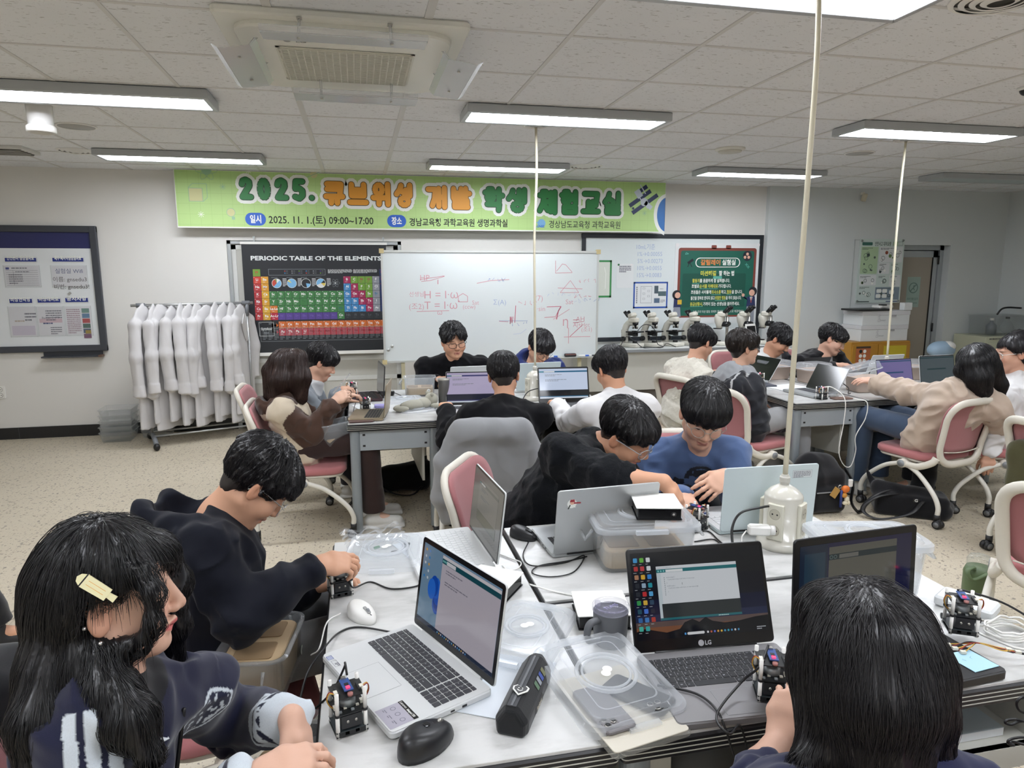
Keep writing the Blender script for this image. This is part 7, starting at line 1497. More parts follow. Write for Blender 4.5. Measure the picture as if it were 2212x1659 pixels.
def hair_mat(name,hexc):
 if name in MATS:return MATS[name]
 m=mat(name,hexc,.36,spec=.5);t=NT(m);o=t.obj();c=lin(hexc)
 t.l(t.mix(t.noise(o,60,4),tuple(v*.55 for v in c[:3])+(1,),tuple(v*1.7 for v in c[:3])+(1,)),t.b.inputs['Base Color']);return m
def rot_head(yaw,pitch,roll):
 """columns: person's right, forward, up"""
 y,p,r=R(yaw),R(pitch),R(roll);f=np.array([math.sin(y)*math.cos(p),math.cos(y)*math.cos(p),-math.sin(p)]);rt=np.array([math.cos(y),-math.sin(y),0]);up=np.cross(rt,f)
 return np.stack([rt*math.cos(r)+up*math.sin(r),f,up*math.cos(r)-rt*math.sin(r)],1)
def head_sdf(sd,H,M,s=1.0,fat=1.0,ear=True,smile=0.0):
 """M columns right/forward/up, H head centre"""
 p=lambda x,y,z:H+M@np.array([x,y,z])*s
 e=lambda x,y,z,a,b,c,k=.02,op='u':sd.el(p(x,y,z),np.array([a,b,c])*s,M,k*s,op)
 q=lambda a,b,ra,rb,k=.012,op='u':sd.rc(p(*a),p(*b),ra*s,rb*s,k*s,op)
 e(0,-.014,.036,.073,.093,.079);e(0,.020,-.026,.062*fat,.066,.080,.03)
 q((0,.012,-.062),(0,.062,-.094),.046*fat,.021,.03)
 for x in(-1,1):
  e(x*.038*fat,.052,-.034,.027,.028,.028,.025);q((x*.050*fat,-.005,-.050),(x*.020*fat,.058,-.092),.020,.016,.02)
 q((-.030,.072,.022),(.030,.072,.022),.015,.015,.012)
 for x in(-1,1):e(x*.032,.100,-.001,.019,.018,.013,.012,'s')
 for x in(-1,1):e(x*.0315,.0705,-.002,.0150,.0140,.0125,.004)
 q((0,.086,.008),(0,.104,-.032),.0085,.0115,.010)
 for x in(-1,1):e(x*.0115,.095,-.037,.0085,.010,.0075,.006)
 q((-.015,.084,-.0625),(0,.0915,-.0615),.0050,.0062,.006);q((0,.0915,-.0615),(.015,.084,-.0625),.0062,.0050,.006);q((-.013,.083,-.0735),(.013,.083,-.0735),.0065,.0065,.007)
 q((-.022,.086,-.0672),(.022,.086,-.0672),.0022,.0022,.004,'s')
 q((0,.066,-.096),(0,.070,-.096),.014,.013,.015)
 if ear:
  for x in(-1,1):
   E_=M@np.array([[math.cos(x*.35),-math.sin(x*.35),0],[math.sin(x*.35),math.cos(x*.35),0],[0,0,1]])
   sd.el(p(x*.0785,-.012,-.006),np.array([.0085,.0185,.031])*s,E_,.006*s);sd.el(p(x*.088,-.006,-.002),np.array([.006,.010,.019])*s,E_,.005*s,'s')
def hand_sdf(sd,W,d,nrm_,side,curl=.45,spread=.10,s=1.0,thumb=.5):
 """W wrist, d finger direction, nrm_ back-of-hand normal, side +1 right hand / -1 left hand"""
 y=nrm(d);z=nrm(nrm_-y*np.dot(nrm_,y));x=np.cross(y,z)*(-side)
 p=lambda a,b,c:W+(x*a+y*b+z*c)*s
 if not hasattr(curl,'__len__'):curl=[curl]*4
 kx=(.028,.0095,-.0095,-.027);ky=(.083,.088,.083,.074);ln=(.068,.076,.070,.055);rr=(.0086,.0088,.0084,.0074)
 for i in range(4):
  sd.rc(p(kx[i]*.55,.006,0),p(kx[i],ky[i]*.55,.003),.016*s,.0135*s,.018*s);sd.rc(p(kx[i],ky[i]*.55,.003),p(kx[i],ky[i],.002),.0130*s,.0105*s,.014*s)
 for i in range(4):
  a=p(kx[i],ky[i],.001);an=0.0;sx=spread*(1.2-.8*i)
  for j,fr in enumerate((.44,.31,.25)):
   an+=curl[i]*(1.0,1.15,.75)[j];dv=nrm((y*math.cos(an)-z*math.sin(an))+x*sx*math.cos(an));b=a+dv*ln[i]*fr*s
   sd.rc(a,b,rr[i]*(1,.93,.86)[j]*s,rr[i]*(.93,.86,.72)[j]*s,.0045*s);a=b
 a=p(.020,.018,-.006);b=p(.044,.046,-.016);sd.rc(a,b,.0165*s,.0120*s,.014*s);t2=nrm(y*.85+x*(.45-.5*thumb)-z*(.25+.5*thumb));c=b+t2*.033*s;sd.rc(b,c,.0112*s,.0098*s,.005*s);t3=nrm(t2+(-x*.45-z*.1)*thumb);sd.rc(c,c+t3*.027*s,.0096*s,.0072*s,.004*s)
def ik(S,W,l1,l2,hint):
 v=W-S;L=np.linalg.norm(v)
 if L>(l1+l2)*.995:k=L/((l1+l2)*.995);l1*=k;l2*=k
 a=(l1*l1-l2*l2+L*L)/(2*L);h=math.sqrt(max(0,l1*l1-a*a));u=v/L;hp=hint-u*np.dot(hint,u);return S+u*a+nrm(hp)*h
PEOPLE=[];SEATS=(0,1,13,4,5,2,3,14,15,None,None,None,9,16,17,10,11)
def person(label,head,hy,hp,hr,pelvis,yaw,top,skin='d9ab8f',hair=None,s=1.0,h=.005,L=None,R_=None,knees=None,ankles=None,eyes='down',fat=1.0,glasses=None,pants='232326',shoes='c9c8c4',bw=1.0,lip='b8706a',stand=False,nb=None,smile=0,brow='1c1715',hole=None,legs=True,twist=0,hx=None,sl=1):
 ch=SEATS[len(PEOPLE)]if len(PEOPLE)<len(SEATS)else None
 H=np.array(tuple(head),float);Mh=rot_head(hy,hp,hr);pel=np.array(tuple(pelvis),float);yw=R(yaw);f=np.array([math.sin(yw),math.cos(yw),0]);r=np.array([math.cos(yw),-math.sin(yw),0])
 up0=nrm(Mh[:,2]*.6+np.array([0,0,.6]));NB=np.array(tuple(nb),float)if nb is not None else H-up0*.155*s-Mh[:,1]*.030*s
 dz=NB[2]-pel[2];lat=float(np.dot(NB-pel,r));pel=pel+r*lat*.65*sl;lat*=1-.65*sl;fc=float(np.dot(NB-pel,f));want=math.sqrt(max(0,(.47*s)**2-dz*dz-lat*lat))
 if sl and want>fc:pel=pel-f*(want-fc)
 if ch is not None:cx_=CHAIRS[ch];cx_.location=(pel[0]+f[0]*.05,pel[1]+f[1]*.05,0);cx_.rotation_euler=(0,0,-yw)
 u=nrm(NB-pel);tw=R(yaw+twist);f2=np.array([math.sin(tw),math.cos(tw),0]);f2=nrm(f2-u*np.dot(f2,u));r2=np.cross(f2,u);r2=nrm(r2*.35+r*.65 if not twist else r2)
 C=NB-u*.17*s;S={}
 for sd_,nm in((1,'R'),(-1,'L')):S[nm]=NB-u*.088*s+r2*sd_*.176*s*bw-f2*.008
 arms={}
 for nm,a in(('L',L),('R',R_)):
  a=dict(a or{});sg=1 if nm=='R' else-1
  if 'S' in a:S[nm]=np.array(tuple(a['S']),float)
  W=np.array(tuple(a['W']),float)if 'W' in a else pel+f*.40+r*sg*.13+np.array([0,0,TT+.045-pel[2]])
  E=np.array(tuple(a['E']),float)if 'E' in a else ik(S[nm],W,.285*s,.25*s,-np.array([0,0,1.0])+r*sg*.28-f*.25)
  d=np.array(a.get('d',tuple(nrm(W-E)if 'W' in a and 'E' in a else nrm((W-E)*np.array([1,1,.1])))),float);nn=np.array(a.get('n',(0,0,1)),float)
  arms[nm]=dict(E=E,W=W,d=nrm(d),n=nn,curl=a.get('curl',.42),sleeve=a.get('sleeve',1.0),thumb=a.get('thumb',.5),spread=a.get('spread',.08))
 kn,an,hipp={},{},{}
 for nm,sg in(('R',1),('L',-1)):
  hipp[nm]=pel+r*sg*.085*s;kn[nm]=np.array(tuple(knees[nm]),float)if knees else pel+f*.42*s+r*sg*.12+np.array([0,0,.035]);an[nm]=np.array(tuple(ankles[nm]),float)if ankles else np.array([kn[nm][0]+f[0]*.03,kn[nm][1]+f[1]*.03,.085])
# body: one continuous surface
 b=SD();head_sdf(b,H,Mh,s,fat,True,smile)
 b.rc(H+Mh@np.array([0,-.022,-.055])*s,NB-u*.02,.050*s*fat**.5,.056*s,.025)
 b.rc(pel,C,.125*s,.135*s,.04,'u',f2,.66);b.rc(S['L'],S['R'],.045*s,.045*s,.04);b.rc(NB,C,.06,.10,.04)
 for nm,sg in(('R',1),('L',-1)):
  a=arms[nm];b.rc(S[nm],a['E'],.045*s,.037*s,.02);b.rc(a['E'],a['E']+(a['W']-a['E'])*.45,.038*s,.037*s,.02);b.rc(a['E']+(a['W']-a['E'])*.45,a['W'],.036*s,.0245*s,.015);hand_sdf(b,a['W'],a['d'],a['n'],sg,a['curl'],a['spread'],s*.98,a['thumb'])
  if legs:b.rc(hipp[nm],kn[nm],.065*s,.046*s,.03);b.rc(kn[nm],an[nm],.046*s,.032*s,.02);b.rc(an[nm],an[nm]+f*.12+np.array([0,0,-.045]),.032,.025,.02)
 if hole:hole(b)
 inv=Mh.T/s;sk=skin_mat('skin_%s_%s_%s'%(skin,lip,eyes),skin,lip,brow,eyes,.8 if lip!='b8706a' else .65)
 o=soft('person',b,h,sk,None,None,None,lambda vt:{'hl':(vt-H)@inv.T});tag(o,label,'person');J=dict(H=H,M=Mh,NB=NB,C=C,S=S,arms=arms,pel=pel,u=u,f=f2,r=r2,kn=kn,an=an,hip=hipp,s=s,h=h,yaw=yaw,f0=f,r0=r,bw=bw);o['_']=0;del o['_']
# garments
 if top:top(o,J)
 if legs and pants:
  pn=SD();lw=.018
  pn.rc(pel-u*.01,pel+u*.08,.135*s+lw,.125*s+lw,.03,'u',f2,.72)
  for nm in 'RL':
   pn.rc(hipp[nm],kn[nm],.068*s+lw,.056*s+lw,.03);e_=an[nm]+np.array([0,0,.03]);pn.rc(kn[nm],kn[nm]+(e_-kn[nm])*.8,.056*s+lw,.050*s+lw,.02);pn.cc(kn[nm]+(e_-kn[nm])*.7,e_,.050*s+lw,.052*s+lw,.006,.015)
  soft('trousers',pn,max(h,.006),fabric('trousers_'+pants,pants,500,.3),o,folds(.006,8,pel[0]*3))
 if legs and shoes:
  for nm in 'RL':
   sh=SD();a_=an[nm];fl=np.array([a_[0],a_[1],0]);sh.rc(fl+f*-.03+[0,0,.045],fl+f*.15+[0,0,.035],.042,.036,.02);sh.rc(fl+[0,0,.06],fl+[0,0,.10],.045,.042,.02);sh.pl((0,0,.012),(0,0,-1),.004);sh.bx(fl+f*.055+[0,0,.012],(.046,.14,.012),.01,np.stack([r,f,[0,0,1]],1),.006)
   soft('shoe',sh,max(h,.006),mat('shoe_'+shoes,shoes,.6),o)
 if glasses:make_glasses(o,J,*glasses)
 if hair:hair(o,J)
 if hx:hx(o,J)
 PEOPLE.append((o,J));return o,J
def make_glasses(o,J,hexc='3a3a3c',round_=True,metal=.6,th=.0014):
 H,M,s=J['H'],J['M'],J['s'];m=mat('glasses_'+hexc,hexc,.3,metal);lens=clearmat('lens','e4eaf0',.03,.03);P=lambda x,y,z:V(tuple(H+M@np.array([x,y,z])*s));b=MB()
 rx,rz=(.0235,.0225)if round_ else(.026,.0175)
 for sg in(-1,1):
  cx,cz=sg*.0345,-.006;ring_=[]
  for j in range(26):a=2*PI*j/26;c_,s_=math.cos(a),math.sin(a);e_=1.0 if round_ else .7;xx=cx+rx*math.copysign(abs(c_)**e_,c_);ring_.append(P(xx,.107-1.6*(abs(xx))**2*6*.6,cz+rz*math.copysign(abs(s_)**e_,s_)-.002))
  b.tube(ring_,th,m,6,closed=True);b.add([tuple(p)for p in ring_],[tuple(range(26))],lens)
  b.tube([P(sg*.058,.094,-.002),P(sg*.073,.080,.004),P(sg*.080,.02,.006),P(sg*.082,-.015,.004),P(sg*.080,-.032,-.014)],th,m,6)
 b.tube([P(-.012,.107,-.002),P(-.005,.1125,.001),P(.005,.1125,.001),P(.012,.107,-.002)],th,m,6);b.build('glasses',o)
def strands(name,o,sd,vt,J,n,ln,mm,crown=(0,-.03,.13),grav=.25,rad=.0006,lift=.0018,seed=0,segs=7,droop=None,keep=None):
 """fine strands combed over the hair's surface"""
 H,M,s=J['H'],J['M'],J['s'];rg=np.random.RandomState(seed+5);w=np.ones(len(vt),bool)if keep is None else keep(vt);ids=np.flatnonzero(w)
 if len(ids)<10:return
 P=vt[rg.choice(ids,n)].astype(np.float64)+rg.randn(n,3)*.002;cw=H+M@np.array(crown)*s;off=lift*(.2+rg.rand(n));step=ln*(.5+.8*rg.rand(n))/segs;out=[P.copy()];e=.002
 def grad(Q):
  Q=Q.astype(np.float32);d0=sd(Q);g=np.stack([sd(Q+np.array(v_,np.float32)*e)-d0 for v_ in((1,0,0),(0,1,0),(0,0,1))],1)/e;l=np.linalg.norm(g,axis=1,keepdims=True)+1e-6;return d0,g/l
 jit=rg.randn(n,3)*.10;gp=None;free=np.zeros(n,bool);dp=None
 for _ in range(segs):
  d0,g=grad(P)
  if gp is not None:free|=(g*gp).sum(1)<.45
  gp=g;P=np.where(free[:,None],P,P-g*(d0-off)[:,None]*.8)
  out[-1]=P.copy()if len(out)==1 else out[-1]
  dv=P-cw;dv/=np.linalg.norm(dv,axis=1,keepdims=True)+1e-6;low=np.clip(-((P-H)@M[:,2])/.08,0,1)[:,None];dn=np.array([0,0,-1.0]);dv=dv*(1-grav-low*(1-grav)*.9)+dn*(grav+low*(1-grav)*.9)+jit
  if droop is not None:dv=dv+droop(P)
  dv=dv-g*(dv*g).sum(1,keepdims=True);dv/=np.linalg.norm(dv,axis=1,keepdims=True)+1e-6;dp=dv if dp is None else np.where(free[:,None],dp*.8+dn*.2,dv);P=P+dp*np.where(free,step*.18,step)[:,None];out.append(P.copy())
 Q=np.stack(out,1);hc=bpy.data.hair_curves.new(name);hc.add_curves([segs+1]*n);hc.attributes['position'].data.foreach_set('vector',Q.astype(np.float32).ravel())
 ra=hc.attributes.new('radius','FLOAT','POINT');rr=np.tile(np.linspace(1,.25,segs+1),n)*rad*s;ra.data.foreach_set('value',rr.astype(np.float32));hc.materials.append(mm)
 ob=bpy.data.objects.new(name,hc);COL.objects.link(ob);ob.parent=o;ob['kind']='stuff'
def sstep(x,a,b):t=np.clip((x-a)/(b-a),0,1);return t*t*(3-2*t)
def hair_short(hexc='121013',vol=1.0,fringe=.012,side=-.010,back=-.060,part=0.0,n=1500,tex=1.0,sweep=0.0,fr_gap=None,top=0.0,seed=0,rad=.0007,under=True):
 """cropped hair with a fringe; heights are head-local"""
 def mk(o,J):
  H,M,s,h=J['H'],J['M'],J['s'],min(J['h'],.004);sd=SD();p=lambda x,y,z:H+M@np.array([x,y,z])*s
  sd.el(p(0,-.016,.040+top*.3),np.array([.083*vol**.5,.104*vol**.4,.088+top])*s,M,.01);sd.el(p(0,.050,.058),np.array([.070*vol,.056,.046*vol])*s,M,.03*s);sd.el(p(0,-.03,.07),np.array([.078*vol,.085,.062*vol])*s,M,.03*s)
  for x in(-1,1):sd.el(p(x*.052,.02,.045),np.array([.034,.060,.046])*s,M,.02*s)
  def cut(P):
   q=(P-H)@M/s;x,y,z=q[:,0],q[:,1],q[:,2];ax=np.abs(x)
   zf=fringe+.010*noise3(np.stack([x,x*0,x*0],1),55,3.3+seed)+.006*noise3(np.stack([x,x*0,x*0],1),140,1.3+seed)
   if fr_gap is not None:zf=zf+.045*np.exp(-((x-fr_gap)/.018)**2)
   zc=np.where(y>.0,side+(zf-side)*sstep(y,.030,.070),back+(side-back)*sstep(y,-.060,-.012)+.012*np.exp(-((y+.012)/.014)**2)*0)
   return(zc-z)*.8*s
  sd.fn(cut,.010*s);
  def disp(P):
   q=(P-H)@M/s;c=q-np.array([part,-.035,.13]);th=np.arctan2(c[:,0],c[:,1]);ph=np.arctan2(np.hypot(c[:,0],c[:,1]),-c[:,2]);a=np.stack([th*5+sweep*ph*3,ph*1.6,ph*0],1).astype(np.float32)
   return(.0060*noise3(a,2.6,3+seed)+.0042*noise3(a,7.5,9+seed))*s*tex
  vt,F=polygonize(sd,h,disp);mm=hair_mat('hair_'+hexc,hexc);ob=mesh_np('hair',vt,F,[mm],o)
  if n:strands('hair_strands',ob,sd,vt,J,n,.06,mm,(part,-.035,.13),.10,rad,.0035,seed)
  if under:
   s2=SD();s2.el(p(0,-.016,.030),np.array([.0755,.0958,.0840])*s,M,.01);s2.el(p(0,-.040,-.032),np.array([.054,.044,.050])*s,M,.02*s)
   def uc(P):
    q=(P-H)@M/s;x,y,z=np.abs(q[:,0]),q[:,1],q[:,2];zc=np.where(y>-.030,.004+.0*y,-.072+.052*sstep(x,.022,.066));zc=zc+.006*noise3(q.astype(np.float32),90,seed);return(zc-z)*.8*s
   s2.fn(uc,.006*s);s2.pl(p(0,.040,0),M[:,1],.004);soft('hair_sides',s2,h,hair_mat('hairside_'+hexc,'2a2523' if hexc!='2a201b' else '2f2621'),o)
 return mk
def hair_locks(locks,hexc='121013',cap=True,n=3000,ln=.14,rad=.0006,k=.025,capcut=(.02,-.02,-.3),vol=1.0,tex=1.0,seed=0,part=.0,h=None,grav=.55,capfn=None,lift=.003,off=(0,0)):
 """long hair: a cap over the skull plus tapering locks given as world polylines with radii"""
 def mk(o,J):
  H,M,s=J['H'],J['M'],J['s'];hh=h or min(J['h'],.0045);sd=SD();p=lambda x,y,z:H+M@np.array([x,y,z])*s
  if cap:
   sd.el(p(0,-.018,.038),np.array([.084*vol,.104,.090*vol])*s,M,.02);sd.el(p(0,-.045,.0),np.array([.080*vol,.070,.085])*s,M,.03*s)
   fz,sz,bz=capcut
   def cut(P):
    q=(P-H)@M/s;y,z=q[:,1],q[:,2];zc=np.where(y>0,sz+(fz-sz)*sstep(y,.02,.07),bz+(sz-bz)*sstep(y,-.05,-.0))
    if capfn is not None:zc=capfn(q,zc)
    return(zc-z)*.8*s
   sd.fn(cut,.010*s)
  for lk in locks:pts=[np.array(tuple(q[0]),float)for q in lk];rs=[q[1]for q in lk];sd.chain(pts,rs,k)
  def disp(P):
   q=(P-H)@M/s;th=np.arctan2(q[:,0]-part,q[:,1]+.02);w=np.stack([th*4.0,q[:,2]*1.5,q[:,1]*3],1).astype(np.float32);return(.005*noise3(w,3.0,3+seed)+.0030*noise3(w,8.0,5+seed))*s*tex
  vt,F=polygonize(sd,hh,disp);mm=hair_mat('hair_'+hexc,hexc);ob=mesh_np('hair',vt,F,[mm],o)
  if n:strands('hair_strands',ob,sd,vt,J,n,ln,mm,(part,.0,.13),grav,rad,lift,seed,9)
 return mk
# garments
def arm_folds(J,amp=.005,seed=0.0,body=.006):
 A=[(J['S'][k].astype(np.float32),J['arms'][k]['E'].astype(np.float32),J['arms'][k]['W'].astype(np.float32))for k in 'LR'];g=folds(body,11,seed,.6)
 def f(P):
  d=g(P)
  for S_,E_,W_ in A:
   for a,b in((S_,E_),(E_,W_)):
    ba=b-a;L=float(np.linalg.norm(ba));ax=ba/L;pa=P-a;t=pa@ax;o=pa-t[:,None]*ax;w=np.exp(-np.maximum(np.sqrt((o*o).sum(1))-.05,0)/.02)*((t>-.05)&(t<L+.03));el=np.exp(-((np.linalg.norm(P-E_,axis=1))/.10)**2)
    q=np.stack([t*24+noise3(o,11,seed)*2.0,o[:,0]*5,o[:,2]*5],1).astype(np.float32);d=d+amp*w*(.45+1.1*el)*noise3(q,1.0,2+seed)
  return d
 return f
def top_basic(m,loose=.012,collar='crew',hem=.06,hexc=None,col=None,cuff=True,fold=1.0,seed=0.0,name='sweater',extra=None,hood=None,cuffm=None,fuzz=0.0,belly=0.0):
 def mk(o,J):
  s,h,u,f,r=J['s'],J['h'],J['u'],J['f'],J['r'];NB,C,pel,S,arms=J['NB'],J['C'],J['pel'],J['S'],J['arms'];sd=SD();L=loose
  sd.rc(pel-u*(hem-.06)+u*.0,C,(.138+belly)*s+L,.155*s*J['bw']+L,.04,'u',f,.68);sd.cc(pel-u*hem,pel+u*.04,(.142+belly)*s+L,(.145+belly)*s+L,.008,.02,'u',f,.72)
  sd.rc(S['L'],S['R'],.050*s+L*.6,.050*s+L*.6,.05);sd.rc(NB-u*.055-f*.008,C,.072*s+L*.5,.12*s+L,.05,'u',f,.8)
  for nm in 'LR':sd.rc(NB-u*.025-f*.01,S[nm],.046*s+L*.3,.048*s+L*.5,.05)
  for nm in 'LR':
   a=arms[nm];E,W=a['E'],a['W'];sl=a['sleeve'];fr=nrm(W-E)
   sd.rc(S[nm],E,.053*s+L*.75,.045*s+L*.75,.03)
   if sl>.15:
    e_=E+(W-E)*sl;sd.rc(E,e_-fr*.03,.045*s+L*.75,.037*s+L*.7,.025);sd.cc(e_-fr*.055,e_+fr*.005,.033*s+L*.45 if cuff else .040*s+L*.8,.031*s+L*.4 if cuff else .041*s+L*.8,.007,.010)
   else:e_=E+fr*.07;sd.cc(E-fr*.02,e_,.052*s+L,.054*s+L,.010,.02)
  ax=nrm(u*.9+nrm(J['H']-NB)*.5)
  if collar=='crew':sd.to(NB-u*.035+f*.012,ax-f*.18,.060*s,.011,.010,sq=1.3)
  elif collar=='high':sd.cc(NB-u*.06,NB+ax*.035,.074*s,.066*s,.010,.02)
  elif collar=='shawl':sd.to(NB-u*.03+f*.01,ax-f*.3,.068*s,.026,.02,sq=1.4)
  if hood:
   hs=hood;sd.to(NB-u*.020-f*.005,nrm(ax-f*.35),.076*s,.026*hs,.02,sq=1.25);hc_=NB-f*.105*hs-u*.055;Rm=np.stack([r,f,u],1);sd.el(hc_,np.array([.120,.062,.085])*hs*s,Rm,.03);sd.el(hc_+f*.035+u*.075,np.array([.075,.045,.065])*hs*s,Rm,.02,'s')
  if extra:extra(sd,J)
  disp=arm_folds(J,.010*fold,seed,.011*fold)
  if fuzz:d0=disp;disp=lambda P:d0(P)+fuzz*noise3(P,95,3)
  return soft(name,sd,h,m,o,disp,(lambda vt:col(vt,J))if col else None)
 return mk
# PEOPLE
W3=lambda px,py,y:np.array(tuple(atY(px,py,y)),float)
C4=lambda h:np.array(lin(h),np.float32)
NAVY=fabric('knit_navyblack','151720',800,.3,sheen=.08);BLACKK=fabric('knit_black','111114',700,.3,sheen=.06);BLUES=fabric('sweat_blue','55698f',800,.3);FLEECE=fabric('fleece_black','0f1115',200,.6,fuzz=170,sheen=.08);CREAMF=fabric('fleece_cream','d9d5c8',200,.6,fuzz=120);TSHIRT=fabric('cotton_white','d9d8d8',900,.2);BEIGE=fabric('wool_beige','b9a796',500,.35,sheen=.4);GREYZ=fabric('zip_grey','8f969e',800,.3);BHOOD=fabric('hood_blue','27346b',800,.3)
MULTI=fabric_col('panelled_fabric')
# 1 girl in the navy track jacket
def track_cols(vt,J):
 c=np.tile(C4('24263d'),(len(vt),1));wh=C4('d3dce4');S,a=J['S'],J['arms']
 E=a['R']['E'];ax=nrm(E-J['NB']);p0=J['NB'];q=vt-p0;t=q@ax;o=q-t[:,None]*ax
 side=nrm(np.cross(ax,np.array([0,0,1.0])));upn=nrm(np.cross(side,ax));ang=(o@side)
 m=(t>.02)&(t<.5)&((o@upn)>-.05)
 for c0 in(-.026,.0,.026):c[m&(np.abs(ang-c0)<.0085)]=wh
 for nm in 'LR':
  W,E2=a[nm]['W'],a[nm]['E'];fr=nrm(W-E2);tt=(vt-W)@fr;near=(np.linalg.norm(vt-W,axis=1)<.10)&(tt>-.075);c[near]=wh
  for c0 in(-.047,-.026):c[near&(np.abs(tt-c0)<.0042)]=C4('1c1f36')
 z=(vt-J['NB'])@J['u'];c[(z>-.045)&(np.linalg.norm(vt-J['NB'],axis=1)<.10)]=C4('1a1a1e')
 fx,rx=(vt-J['C'])@J['f'],(vt-J['C'])@J['r'];bd=np.hypot(rx+.075,(z+.13))
 c[(fx>.05)&(bd<.040)&(bd>.034)]=wh;c[(fx>.05)&(bd<.030)&(noise3(vt.astype(np.float32),130,2)>.25)]=wh;c[(fx>.05)&(rx>.02)&(rx<.10)&(z<-.20)&(z>-.27)&(noise3(vt.astype(np.float32),(160,160,90),5)>.28)]=wh
 return c
H1=W3(240,1289,1.15)
def P1(px,py,y,r):return(W3(px,py,y),r)
g1_hair=hair_locks([[P1(205,1205,1.15,.066),P1(148,1310,1.13,.052),P1(128,1430,1.10,.050),P1(100,1550,1.05,.042),P1(78,1660,1.02,.026)],[P1(240,1205,1.22,.072),P1(185,1330,1.23,.058),P1(150,1460,1.18,.050),P1(125,1590,1.12,.040)],[P1(175,1360,1.12,.036),P1(196,1420,1.09,.036),P1(226,1490,1.06,.038),P1(278,1550,1.03,.030),P1(322,1618,1.01,.016)],[P1(306,1225,1.105,.009),P1(328,1272,1.093,.007),P1(331,1335,1.085,.006),P1(308,1380,1.085,.005),P1(266,1396,1.09,.006),P1(238,1392,1.095,.005)],[P1(330,1195,1.20,.036),P1(372,1250,1.245,.022),P1(384,1340,1.275,.014),P1(374,1420,1.29,.013),P1(348,1480,1.25,.018)]],'111013',True,5200,.20,.00055,.022,(.055,.028,-.3),1.04,1.0,1,.01,.004,.5,lambda q,zc:np.where(q[:,1]<.02,-.3+(.328+.0*q[:,1])*sstep(q[:,1],-.060,-.034),zc))
def g1_extra(o,J):
 H,M=J['H'],J['M'];P=lambda x,y,z:H+M@np.array([x,y,z])
 c=W3(205,1268,1.062);a,b_=W3(176,1254,1.062),W3(238,1292,1.058);ax=nrm(b_-a);nn=nrm(np.array([0.25,-1,.35]));sd_=np.cross(nn,ax);MM=Matrix(np.block([[np.stack([ax,sd_,nn],1),c[:,None]],[np.zeros((1,3)),np.ones((1,1))]]).tolist())
 mc=mat('clip_cream','e3dcb0',.4);b=MB().push(MM);b.prism([(.022,-.009),(.022,.009),(-.018,.010),(-.026,.006),(-.029,0),(-.026,-.006),(-.018,-.010)][::-1],-.002,.004,mc).prism([(.022,-.004),(.034,-.005),(.034,.005),(.022,.004)],-.002,.003,mc).q(-.0195,-.010,-.0175,.010,M_BLK,.0042).line([(-.012,.003),(.016,.003)],.0006,M_OR,.0042).line([(-.012,-.003),(.016,-.003)],.0006,M_OR,.0042)
 b.build('hair_clip',o,label='cream hair clip');b=MB();p=P(.080,-.012,-.040);b.ell(tuple(p),(.0035,.0035,.0035),mat('earring','d8d8da',.15,.9),10,8);b.ell(tuple(P(.086,-.030,-.010)),(.003,.003,.003),mat('earring'),10,8);b.build('earring',o)
 b=MB();NB,u,f,r=J['NB'],J['u'],J['f'],J['r'];cw=fabric('collar_white','d3d8dc',900,.2);mcol=[tuple(NB+f*x_+r*y_+u*z)for x_,y_,z in((.085,-.028,-.045),(.115,-.040,-.075),(.075,-.085,-.065),(.03,-.085,-.025))];b.add(mcol,[(0,1,2,3)],cw);b.add([tuple(NB+f*x_+r*y_+u*z)for x_,y_,z in((.085,.028,-.045),(.115,.044,-.078),(.075,.095,-.065),(.03,.085,-.022),(-.04,.08,.0),(-.06,.055,.015))],[(0,1,2,3,4,5)],cw)
 k=b.build('collar',o,label='white collar points');k.modifiers.new('s','SOLIDIFY').thickness=.006
 b=MB();zp=[tuple(J['C']+f*(.128-.0*i)+u*(.10-.045*i)-r*.01)for i in range(7)];b.tube(zp,.004,M_BLK,6);b.build('zip',o)
person('girl in a navy track jacket with white stripes, long black hair with a cream clip',H1,76,0,3,(-.52,1.22,.55),88,top_basic(MULTI,.022,'crew',.08,col=track_cols,fold=1.25,seed=1,name='track_jacket'),'d5ab95',g1_hair,.93,.0034,L=dict(S=W3(425,1490,1.33),E=W3(500,1560,1.47),W=W3(628,1548,1.27),d=(.35,-.45,-.75),n=(.75,.1,.55),curl=.42,sleeve=.97),R_=dict(S=W3(172,1562,1.06),E=W3(240,1930,1.02),W=W3(560,1680,1.04),d=(.93,.25,.0),n=(.0,-.35,.95),curl=.5,sleeve=.93),sl=0,eyes='down',lip='c4525a',pants='8a8c8e',shoes='d8d7d2',hx=g1_extra)
